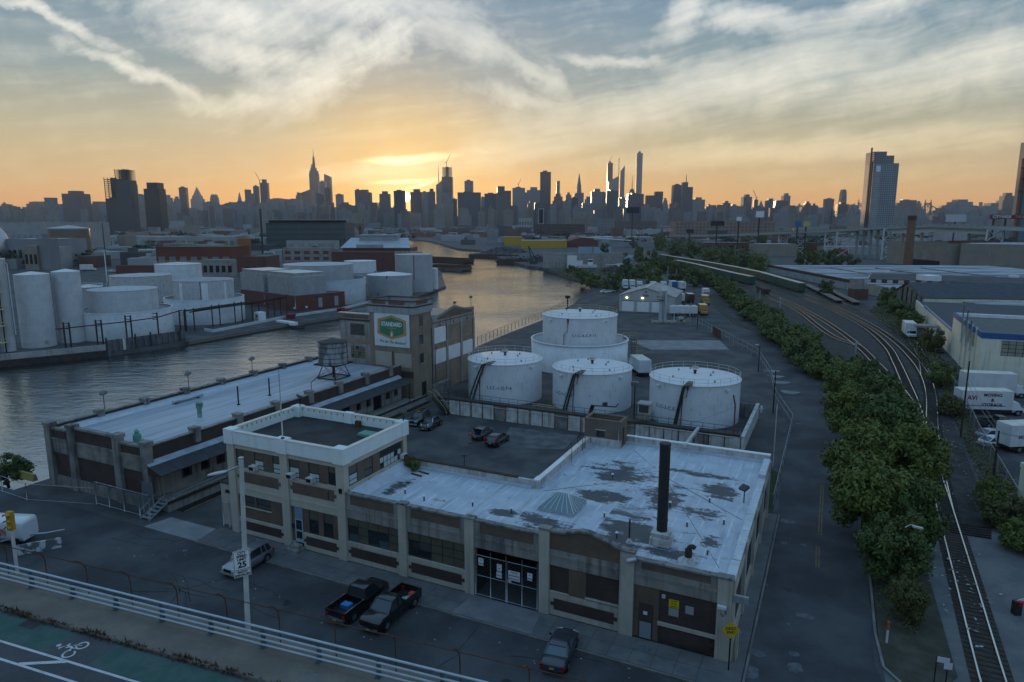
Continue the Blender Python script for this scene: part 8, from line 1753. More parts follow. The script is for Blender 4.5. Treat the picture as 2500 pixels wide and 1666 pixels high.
MID=[('process_hall','long pale process hall behind the digester',-60,180,628,543,60,pale_w,roof_grey,(16,1,grey_w)),('process_hall','grey hall with dark band left of the gas holder',20,130,655,585,40,grey_w,g_metal_roof,(8,1,pane_dk)),('ribbed_hall','tan ribbed hall end with dark slots beside the digester',63,96,660,600,20,beige,None,(3,1,dark_in)),('pale_hall','white sided hall right of the slotted one',96,132,658,604,20,pale_w,None,None),('yellow_framed_hall','long low hall with pale roof line and yellow frames behind the gas holder',218,575,607,578,40,pale_w,g_metal_roof,(24,1,mat('yellow_frame',(.30,.22,.06),(.14,.14,.13),.2,.8,lo=.45,hi=.55))),('low_white_block','low white flat roofed block behind the yellow framed hall',235,400,580,566,30,pale_w,g_metal_roof,None),('green_hall','pale green flat hall in the left middle distance',448,535,580,562,30,mat('pale_green_wall',(.24,.27,.23),(.3,.32,.28),.1,.8),g_metal_roof,(6,1,pane_dk)),('white_block','plain white cube building left of the green hall',417,446,566,540,20,pale_w,g_metal_roof,None),('white_block','small white house shaped block near the dark trees',362,386,577,555,14,pale_w,g_metal_roof,None),('red_brown_factory','long red brown factory with a grass roof above the left tanks',385,568,668,604,30,mat('red_brown_clad',(.13,.038,.025),(.15,.05,.03),.1,.85,obj=True),mat('grass_roof',(.11,.115,.045),(.09,.085,.05),.2,.95),(7,1,mat('factory_pane',(.16,.18,.18),rough=.4))),('brick_annex','grey banded lower front of the red brown factory',495,570,676,634,6,conc_grey,None,(5,1,dark_in)),('brick_annex','dark brick hall with planted roof right of the red brown factory',597,654,690,628,20,brick_red,mat('grass_roof',(.1,.1,.05)),(3,1,pane_dk)),('orange_tower','bright orange boxy stair tower on the red factory end',583,606,640,583,8,mat('orange_clad',(.30,.095,.02),(.26,.08,.02),.3,.7),None,None),('brick_wall_block','long dark brick wall block in front of the red factory',285,394,680,650,8,brick_red,roof_tar,None),('grey_barn','grey corrugated barn beside the curled silver ducts',660,690,640,611,12,grey_metal,g_metal_roof,None),('dark_glass_block','broad dark green glass office block with a floating roof slab',652,844,606,545,50,facade('dark_green_glass',(.060,.085,.085),(.035,.055,.06),40,6.5,.98,.3),roof_tar,None),('white_low_block','white low service block at the foot of the dark glass block',700,822,608,588,14,pale_w,g_metal_roof,(5,1,grey_w)),('open_deck_building','open concrete framed deck before the dark glass block',692,808,640,606,12,conc_grey,conc_grey,(5,2,brick_red)),('dark_shed','low dark shed at the left of the dark glass block',612,668,612,598,14,slate_blue,None,None),('brick_works','red brick works with a row of small pale windows under a white roof',838,1003,640,606,40,brick_red,None,(12,1,mat('pale_pane',(.25,.30,.31),rough=.4))),('brick_wall_block','dark brick riverside wall before the white roofed works',812,1024,662,617,14,brick_red,roof_tar,None),('white_tent','low white sheds on the far bank left of the creek mouth',848,914,578,569,20,pale_w,g_metal_roof,None),('yellow_warehouse','long bright yellow warehouse on the right creek bank',1274,1384,606,588,40,mat('yellow_clad',(.44,.27,.018),(.40,.24,.018),.05,.7),roof_grey,None),('yellow_warehouse','yellow wing with white lower walls, left end of the yellow warehouse',1231,1275,600,579,30,mat('yellow_clad',(.4,.25,.02)),roof_grey,None),('yellow_warehouse','small yellow block behind the yellow warehouse',1394,1446,588,577,20,mat('yellow_clad',(.4,.25,.02)),roof_grey,None),('white_stepped_building','white stepped building with rows of windows on the right bank',1257,1302,583,550,30,pale_w,g_metal_roof,(8,3,pane_grey)),('white_stepped_building','narrower white top storeys of the stepped building',1267,1299,574,533,16,pale_w,g_metal_roof,(5,2,pane_grey)),('brown_loft_building','long dark maroon loft building with banner strips',1302,1427,580,548,30,mat('maroon_brick_far',(.075,.038,.035),(.09,.05,.045),.1,.85),roof_tar,(22,4,pane_dk)),('tan_block','tan apartment block behind the maroon loft',1392,1432,575,533,24,FAC[5],roof_grey,None),('grey_block','grey green office block with stepped front',1462,1500,577,534,30,FAC[1],roof_grey,None),('brown_block','broad brown loft block right of the grey one',1500,1602,577,541,40,FAC[0],roof_tar,None),('low_glass_block','low glass front block with pale frame',1486,1526,578,559,16,FAC[1],roof_grey,None),('pink_pier_building','very long loft building with pinkish piers and window bays on the right',1648,1890,592,541,40,mat('loft_brick',(.24,.15,.115),(.28,.18,.14),.1,.85),mat('pale_deck',(.3,.3,.3)),(26,6,mat('loft_pane',(.075,.08,.08),(.12,.125,.12),.1,.3))),('red_gable_shed','dark red shed with a wide white low gable roof',1385,1460,604,590,40,mat('red_clad',(.10,.03,.025),(.12,.04,.03),.1,.8),None,None),('grey_long_wall','long grey concrete wall under the white roofed warehouse',1480,1605,605,592,12,grey_w,g_metal_roof,None),('pale_roof_warehouse','wide pale roofed warehouse with red dormer humps',1455,1600,594,580,60,pale_w,g_metal_roof,None),('red_brick_row','row of low red brick sheds behind the railway wood',1716,1840,616,593,20,mat('red_brick_far',(.13,.045,.04),(.10,.04,.035),.1,.85),roof_grey,(16,1,pane_dk)),('tan_shed','tan windowless shed right of the red brick row',1850,1945,627,597,24,beige,roof_grey,None),('red_brick_shed','dark red brick shed right of the tan one',1945,2012,620,594,20,brick_red,roof_tar,None),('pale_shed','low pale shed with a red shopfront before the viaduct',2012,2140,622,603,20,pale_w,g_metal_roof,None),('red_shop','bright red shop box before the pale shed',2046,2074,626,606,8,mat('shop_red',(.24,.03,.03),rough=.6),None,None),('concrete_wall_yard','long grey concrete wall of the scrap yard at the creek',1326,1520,655,618,3,conc_grey,None,None),('blue_container','pale blue container stack above the concrete wall, left',1414,1446,622,604,8,cont_blue,g_metal_roof,None),('blue_container','pale blue container stack above the concrete wall, right',1451,1492,623,604,8,cont_blue,g_metal_roof,None),('rust_container','rusty sheet wall behind the white boat',1410,1462,648,630,4,rust,None,None),('white_cabin','white deckhouse block beside the creek bank trees',1385,1408,656,625,8,car_white,None,None),('site_cabin','white site cabin behind the bank trees',1506,1522,658,645,6,car_white,None,None),('site_cabin','long grey site cabin beside the white cabin',1480,1506,660,647,6,grey_metal,None,None),('site_cabin','pale blue roofed cabin in the scrap yard',1520,1556,634,626,8,cont_blue,None,None)]
for nm,lab,xl,xr,yb,yt,dpt,mm,rf_,wn in MID:far_block(nm,lab,xl,xr,yb,yt,dpt,mm,rf_,ZB if xr<1030 else 0.0,.3 if rf_ else 0,win=wn)
# floating roof slab, white barrel roof of the works
a=P(640,606,ZB);b=P(845,606,ZB);zz=Hp(a,538);q=thing('roof_slab','thin wide pale roof slab on posts above the dark glass block','roof',(a.x,a.y,zz),0);M().box(0,b.x-a.x,-3,50,0,.8).build('slab',pale_w,q)
M().box(8,b.x-a.x-8,6,40,-4.5,0).build('plant',dark_in,q)
a=P(836,640,ZB);b=P(1000,640,ZB);z0_=Hp(a,606);z1_=Hp(a,583);q=thing('works_roof','broad white sheet roof with a raised lantern over the brick works','roof',(a.x,a.y,z0_),0);L=b.x-a.x;hz=7.5
M().hexa([(-1,-1,0),(L+1,-1,0),(L-4,24,hz-.5),(2,24,hz-.5),(-1,-1,.3),(L+1,-1,.3),(L-4,24,hz),(2,24,hz)]).build('sheet_roof',g_metal_roof,q);M().box(L*.2,L*.78,16,30,hz-2.5,hz+2).build('lantern',grey_metal,q);M().box(L*.19,L*.79,15,31,hz+2,hz+2.5).build('lantern_roof',g_metal_roof,q);M().box(L*.22,L*.62,-1.4,-.9,.2,2.8).build('dormer',pale_w,q)
for px,yb,lab in((1405,596,'shallow white gable roof of the dark red shed'),):
 a=P(1385,604);b=P(1560,604);zz=Hp(a,590);q=thing('gable_roof',lab,'roof',(a.x,a.y,zz),0);L=b.x-a.x;M().slab([(-1,0),(L*.5,0),(L*.2,5)],0,50).build('gable',mat('red_clad',(.1,.03,.025)),q);M().hexa([(L*.2,-.5,5),(L*1.0,-.5,0),(L*1.0,50,0),(L*.2,50,5),(L*.2,-.5,5.3),(L*1.0,-.5,.3),(L*1.0,50,.3),(L*.2,50,5.3)]).build('roof_slope',g_metal_roof,q)
q=thing('silver_ducts','pair of curled silver ducts catching light beside the brick hall','duct',P(648,668,ZB))
for i in range(3):M().tube([(i*2.2,0,0),(i*2.2,0,11),(i*2.2+.6,-.5,12.6),(i*2.2+2,-1,12.8)],.9,10).build('tube',galv,q)
for px,yb,yt,lab in((642,620,510,'thin dark chimney left of the dark glass block'),(880,600,553,'thin dark chimney before the far bridge'),(259,640,545,'tall lattice mast on the left plain'),(262,690,610,'white flag mast on the left plain before the barge yard')):
 b=P(px,yb,ZB);q=thing('mast',lab,'mast' if 'mast' in lab else 'chimney',b);M().cyl(0,0,0,Hp(b,yt)-ZB,b.y*(5 if 'chimney' in lab else 2.2)/FPX/2,8).build('shaft',steel_dk if 'white' not in lab else white_metal,q)
for i,(px,py,lab)in enumerate(((240,626,'white domed tent left of the lattice mast base'),(258,628,'white domed tent right beside the mast base'),(104,640,'small white tent by the slotted hall'),(38,628,'white tent beside the digester foot'))):
 b=P(px,py,ZB);q=thing('tent',lab,'tent',b,0,'white tents on the left plain');M().loft([[(5*k*cos(2*pi*j/14),5*k*sin(2*pi*j/14),zz)for j in range(14)]for zz,k in((0,1),(2,.98),(3.4,.7),(4.2,.1))]).build('canvas',car_white,q)
box_truck('white box truck parked before the gas holder',P(216,662,ZB),0.2,box_white,car_white,9,2.6,4.2)
for i in range(7):car('parked_car','pale parked car in the far left yard, %s in its row'%NUM[i],'car',P(272+i*9,664+(i%3)*2,ZB),.1,(car_white,car_silver,car_dkred)[i%3],group='cars in the far left yard')
# bridge across the creek mouth and viaduct
br_=thing('far_bridge','low dark red bridge crossing the far end of the creek','bridge',P(860,576));a=P(845,577);b=P(1290,577);M().box(0,b.x-a.x,-5,6,5.5,8.5).build('deck',mat('bridge_red',(.09,.03,.025),(.07,.03,.03),.05,.8),br_)
for k in(.08,.2,.32,.5,.62,.75,.9):M().box((b.x-a.x)*k,(b.x-a.x)*k+6,-4,5,-3,5.5).build('pier',conc_grey,br_)
vi=thing('highway_viaduct','pale green steel highway viaduct climbing to the right on white lattice towers','viaduct',(0,0,0));vg=mat('viaduct_green',(.27,.30,.28),(.22,.25,.235),.1,.7)
VP=[At(1640,577,800),At(1760,576,760),At(1871,572,700),At(2020,566,620),At(2166,558,560),At(2280,553,530),At(2399,557,500),At(2600,566,450)]
for a,b in zip(VP,VP[1:]):M().beam(a,b,14,1.6).build('deck',vg,vi);M().beam(a+Vector((0,-7,1.3)),b+Vector((0,-7,1.3)),.3,1.2).build('barrier',conc_grey,vi)
bm=[VP[4]+Vector((0,-7.5,-2.2)),VP[5]+Vector((0,-7.5,-2.2)),VP[6]+Vector((0,-7.5,-2.6))]
for a,b in zip(bm,bm[1:]):M().beam(a,b,.8,3.8).build('white_girder',mat('girder_pale',(.45,.48,.47)),vi)
st_=M()
for i in range(18):p=VP[4].lerp(VP[6],i/17)+Vector((0,-7.2,1.2));M().box(p.x-.4,p.x+.4,p.y-.2,p.y+.2,p.z-1,p.z+1.8).build('parapet_post',vg,vi)
for px,lab in((1912,0),(1956,0),(2004,0),(2057,1),(2142,1),(2420,1)):
 i=max(k for k in range(len(VP)-1)if(1250+FPX*VP[k].x/(VP[k].y*cos(PITCH)))<px+30);a,b=VP[i],VP[i+1];x0=1250+FPX*a.x/(a.y*cos(PITCH));x1=1250+FPX*b.x/(b.y*cos(PITCH));p=a.lerp(b,max(0,min(1,(px-x0)/(x1-x0))))
 m_=M();hw=6 if lab else 4.5;n=3
 for k in range(n):
  z0,z1=(p.z-1)*k/n,(p.z-1)*(k+1)/n
  for s in(-1,1):m_.beam((p.x+s*hw,p.y-6,z0),(p.x+s*hw*.9,p.y-6,z1),.8);m_.beam((p.x+s*hw,p.y-6,z0),(p.x-s*hw*.9,p.y-6,z1),.5)
  m_.beam((p.x-hw,p.y-6,z1),(p.x+hw,p.y-6,z1),.6)
 m_.build('lattice_tower',mat('lattice_white',(.5,.53,.53)),vi)
for i in range(9):p=VP[4].lerp(VP[3],i/9)if i<5 else VP[4].lerp(VP[5],(i-4)/5);M().box(p.x-.8,p.x+.8,p.y+1,p.y+3,0,p.z-.8).build('column',vg,vi)
# big pole-borne billboards
for px,yt,yb,w_,mm,lab in((1752,540,552,34,black_p,'black blank billboard on a pole before the pink loft'),(1856,516,531,20,white_metal,'white billboard panel on a tall dark pole'),(1685,560,569,18,black_p,'small dark billboard on a pole at the loft left end'),(1545,506,521,32,black_p,'black billboard high between the towers'),(1560,562,573,25,mat('billboard_mixed',(.36,.38,.42),(.30,.08,.07),.3,.6),'blue and red billboard by the highway'),(1631,557,566,24,mat('billboard_mixed2',(.4,.4,.4),(.25,.10,.03),.3,.6),'billboard with white and orange pictures left of the pink loft'),(1949,541,554,16,mat('billboard_blue2',(.03,.12,.30)),'blue square billboard of a pair'),(1970,541,554,18,mat('billboard_gold',(.38,.34,.12)),'yellow square billboard of a pair'),(2335,524,542,50,mat('billboard_pale',(.42,.44,.46)),'wide pale billboard on a frame over the viaduct'),(1321,511,546,11,mat('billboard_dark',(.02,.02,.02)),'tall narrow dark billboard with white frame on the maroon loft'),(1805,530,540,12,white_metal,'small white rooftop panel over the loft')):
 Y=1000 if px in(1321,1545,1560,1631)else 640;a=At(px-w_/2,yb,Y);b=At(px+w_/2,yt,Y);q=thing('billboard',lab,'billboard',(a.x,Y,0));L=b.x-a.x;M().box(0,L,0,1.0,a.z,b.z).build('panel',mm,q);M().cyl(L/2,1.6,0,a.z+1,.7,8).build('pole',steel_dk,q)
 if px==1321:M().box(-.5,L+.5,.2,.9,a.z-.5,b.z+.6).build('frame',white_metal,q)
Y=520;a=At(2418,535,Y);b=At(2540,525,Y);q=thing('billboard','long dark red banner billboard reading CITYWIDE at the right edge','billboard',(a.x,Y,0));M().box(0,b.x-a.x,0,1,a.z,b.z).build('panel',mat('banner_red',(.14,.02,.025)),q);text('CITYWIDE',3.0,sign_white,q,face_front(8.5,-.1,(a.z+b.z)/2),depth=.05,bold=.05);text('718.482.0',2.8,mat('banner_pink',(.5,.2,.2)),q,face_front(24,-.1,(a.z+b.z)/2),depth=.05,bold=.05);M().box(3,4,1,2,0,a.z).box(12,13,1,2,0,a.z).build('leg',steel_dk,q)
for px,yb,yt,lab in((2024,605,512,'wooden utility pole with three cross arms before the viaduct'),(2147,560,492,'dark lattice pole before the tall tower on the right')):
 b=P(px,yb);h=Hp(b,yt);q=thing('utility_pole',lab,'utility pole',b);M().cyl(0,0,0,h,.45,8).build('pole',trunk_m,q)
 for k in(.0,2.5,5):M().box(-6+k*.4,6-k*.4,-.3,.3,h-3-k,h-2.5-k).build('cross_arm',trunk_m,q)
# the white boat on the bank and the scrap crane
q=thing('work_boat','white work boat with a tall wheelhouse laid up on the creek bank','boat',P(1425,655),.1);M().loft([[(x_,-w_,0.3),(x_,w_,.3),(x_,w_*1.2,2.4),(x_,-w_*1.2,2.4)]for x_,w_ in((-9,1.6),(-4,2.2),(5,2.0),(10,.3))],False).build('hull',car_white,q);M().box(-5,-1,-1.5,1.5,2.4,5).box(2.5,6,-1.4,1.4,2.4,6).build('wheelhouse',car_white,q);M().box(2.7,5.8,-1.45,-1.4,4.2,5.4).build('window',car_glass,q)
q=thing('scrap_grab','green crane jib leaning over the scrap heap at the creek','crane',P(1300,645));M().beam((0,0,0),(-3,0,13),.9).beam((4,0,0),(-2.6,0,13),.6).build('jib',container_green,q);M().box(-2,3,-1,2,0,2.5).build('cab',container_green,q)
def heap(lab,px,py,rx,ry,h,m_,n=1400):
 q=thing('scrap_heap',lab,'scrap heap',P(px,py));m2=M();rnd=random.Random(px)
 for i in range(n):
  a=rnd.uniform(0,2*pi);r=rnd.random()**.6;p=Vector((rx*r*cos(a),ry*r*sin(a),h*(1-r**1.6)*rnd.uniform(.6,1.1)));a=Vector((rnd.gauss(0,1),rnd.gauss(0,1),rnd.gauss(0,.7))).normalized()*rnd.uniform(.4,1.4);b=a.cross(Vector((rnd.gauss(0,1),rnd.gauss(0,1),1))).normalized()*rnd.uniform(.2,.7);m2.face([p-a,p+b,p+a,p-b])
 stuff(m2.build('scrap',m_,q))
heap('grey scrap heap behind the far scrap barge',1235,617,24,10,6,scrapm);heap('pale scrap heap beside the green crane jib',1312,640,11,6,5,scrapm,900);heap('low pile of dark scrap in the yard behind the bank trees',1530,668,14,8,3,scrapm,900);heap('pile of broken timber and scrap right of the bank trees',1500,664,9,6,3.4,mat('scrap_brown',(.14,.11,.09),(.07,.055,.05),1,.9),700)
# == scattered low city: roofs beyond counting
rnd=random.Random(21)
cols=[mat('far_roof_%s'%n,a,b,.05,.8)for n,a,b in(('pale',(.34,.34,.34),(.28,.28,.28)),('grey',(.18,.185,.19),(.22,.22,.22)),('brick',(.12,.06,.05),(.15,.08,.06)),('dark',(.06,.06,.062),(.08,.08,.08)),('tan',(.22,.19,.155),(.26,.22,.18)),('green',(.030,.045,.022),(.045,.055,.025)))]
lowm=[M()for _ in cols]
def creek_clear(x_,y_):
 for i in range(0,12):
  pass
 if y_<1500:
  for lb,rb in zip(range(7,len(left_bank)),range(9,20)):pass
 return True
chan=[(p.x,p.y)for p in left_bank]+[(far_l.x-120,far_l.y+70)];chan_r=[(p.x,p.y)for p in right_bank]+[(far_r.x-40,far_r.y+90)]
def bankx(line,y_):
 best=None
 for a,b in zip(line,line[1:]):
  if min(a[1],b[1])<=y_<=max(a[1],b[1])and abs(b[1]-a[1])>.1:best=a[0]+(b[0]-a[0])*(y_-a[1])/(b[1]-a[1])
 return best
k=0
while k<1500:
 Y=430*math.exp(rnd.random()*2.0);X=rnd.uniform(-.84,.84)*Y
 lx,rx=bankx(chan,Y),bankx(chan_r,Y)
 if lx is not None and rx is not None and lx-14<X<rx+34:continue
 if Y<760 and X>.13*Y and X<.40*Y:continue
 if Y<520 and(X>0.0*Y or X>-.5*Y and Y<470):continue
 px=1250+FPX*X/(Y*.985)
 if Y<900 and px>1000:continue
 if Y<860 and px<=1000 and(rnd.random()<.72 or px>540):continue
 sc=min(2.2,.6+Y/1500);w_=rnd.uniform(8,26)*sc;d_=rnd.uniform(8,22)*sc;h=rnd.uniform(4,10)*(1 if Y<1500 else 1.6)+(rnd.random()<.12)*rnd.uniform(4,14)
 c_=rnd.choices(range(6),(3,4,3,2,3,4))[0];z0=-1.0 if X<0 else 0
 if c_==5:
  for q in range(6):
   p=Vector((X+rnd.uniform(-w_,w_)*.6,Y+rnd.uniform(-d_,d_)*.5,0));r=rnd.uniform(3,6)*sc;hh=rnd.uniform(5,10)
   for l_ in range(26):
    t_=rnd.uniform(0,2*pi);ph=rnd.uniform(0,pi);c2=p+Vector((r*sin(ph)*cos(t_),r*sin(ph)*sin(t_),hh*.55+hh*.45*cos(ph)));a=Vector((rnd.gauss(0,1),rnd.gauss(0,1),rnd.gauss(0,.6))).normalized()*r*.4;b=a.cross(Vector((rnd.gauss(0,1),rnd.gauss(0,1),1))).normalized()*r*.3;lowm[5].face([c2-a,c2+b,c2+a,c2-b])
 else:
  m_=lowm[c_];ang=rnd.choice((0,.2,-.3));o=M();o.box(-w_/2,w_/2,-d_/2,d_/2,z0,h);
  if rnd.random()<.5:o.box(-w_*.3,-w_*.05,-d_*.2,d_*.2,h,h+rnd.uniform(1,3))
  lowm[c_].add(o,Matrix.Translation((X,Y,0))@Matrix.Rotation(ang,4,'Z'))
 k+=1
for m_,c_,nm in zip(lowm,cols,('pale','grey','brick','dark','tan','green')):
 stuff(tag(m_.build('distant_trees' if nm=='green' else 'distant_low_buildings',c_),('far off street trees among the low roofs' if nm=='green' else 'mass of far low %s roofed buildings spread before the skyline'%nm),'trees' if nm=='green' else 'buildings'))
# == the skyline, each tower a thing
def tower(xl,xr,yt,D,lab,f=1,top=None,dpt=None,spec=None,name='tower'):
 a=At(xl,543,D);b=At(xr,543,D);w_=b.x-a.x;zt=At((xl+xr)/2,yt,D).z;t=thing(name,lab,'skyscraper' if zt>90 else 'building',((a.x+b.x)/2,D,0),rnd.uniform(-.12,.12));d_=dpt or w_*.8
 mm=FAC[f]if isinstance(f,int)else f;m_=M();h=w_/2
 if top=='step':m_.box(-h,h,0,d_,0,zt*.80).box(-h*.75,h*.75,d_*.1,d_*.9,zt*.80,zt*.92).box(-h*.45,h*.45,d_*.25,d_*.75,zt*.92,zt)
 elif top=='pyr':m_.box(-h,h,0,d_,0,zt*.70);m_.loft([[(-h*k,d_/2-d_/2*k,zz),(h*k,d_/2-d_/2*k,zz),(h*k,d_/2+d_/2*k,zz),(-h*k,d_/2+d_/2*k,zz)]for zz,k in((zt*.70,.8),(zt*.78,.72),(zt*.785,.6),(zt,.02))],False)
 elif top=='spire':m_.loft([[(-h*k,d_/2-d_/2*k,zz),(h*k,d_/2-d_/2*k,zz),(h*k,d_/2+d_/2*k,zz),(-h*k,d_/2+d_/2*k,zz)]for zz,k in((0,1),(zt*.62,1),(zt*.7,.8),(zt*.82,.5),(zt,.04))],False)
 elif top=='slantr':m_.hexa([(-h,0,0),(h,0,0),(h,d_,0),(-h,d_,0),(-h,0,zt*.90),(h,0,zt),(h,d_,zt),(-h,d_,zt*.90)])
 elif top=='slantl':m_.hexa([(-h,0,0),(h,0,0),(h,d_,0),(-h,d_,0),(-h,0,zt),(h,0,zt*.94),(h,d_,zt*.94),(-h,d_,zt)])
 elif top=='box':m_.box(-h,h,0,d_,0,zt*.93).box(-h*.5,h*.55,d_*.2,d_*.8,zt*.93,zt)
 elif top=='two':m_.box(-h,h*.05,0,d_,0,zt*.90).box(h*.05,h,0,d_,0,zt)
 elif top=='twol':m_.box(-h,h*.05,0,d_,0,zt).box(h*.05,h,0,d_,0,zt*.90)
 elif top=='curve':m_.loft([[(-h*k,0,zz),(h*k,0,zz),(h*k,d_,zz),(-h*k,d_,zz)]for zz,k in((0,1),(zt*.7,1),(zt*.9,.85),(zt,.5))],False)
 else:m_.box(-h,h,0,d_,0,zt)
 m_.build('shaft',mm,t)
 if top in(None,'slantr','slantl','two','twol')and w_>18 and top is None:M().box(-h*.5,h*.3,d_*.2,d_*.7,zt,zt+max(3,zt*.025)).build('roof_plant',FAC[4],t)
 return t,h,d_,zt
def mast(t,x_,y_,z0,z1,r=1.2):M().tube([(x_,y_,z0),(x_,y_,(z0+z1)/2),(x_,y_,z1)],[r,r*.7,r*.2],6).build('mast',steel_dk,t)
def crane(t,x_,y_,z0,h,L,sgn=1):m_=M();m_.beam((x_,y_,z0),(x_,y_,z0+h),2.4);m_.beam((x_,y_,z0+h),(x_+sgn*L*.45,y_,z0+h+L*.9),1.8);m_.beam((x_,y_,z0+h),(x_-sgn*L*.2,y_,z0+h),2.2);m_.build('tower_crane',steel_dk,t)
def openfloors(t,h,d_,z0,z1,n=8):
 for i in range(n):zz=z0+(z1-z0)*i/n;M().box(-h,h,0,d_,zz,zz+(z1-z0)/n*.25).build('floor_slab',FAC[4],t)
 m_=M()
 for sx in(-1,-.4,.3,1):m_.box(sx*h-.8 if sx>0 else sx*h,sx*h+.8 if sx<1 else sx*h,0,1.5,z0,z1)
 m_.box(-h*.3,h*.3,d_*.3,d_*.7,z0,z1);stuff(m_.build('columns',FAC[4],t))
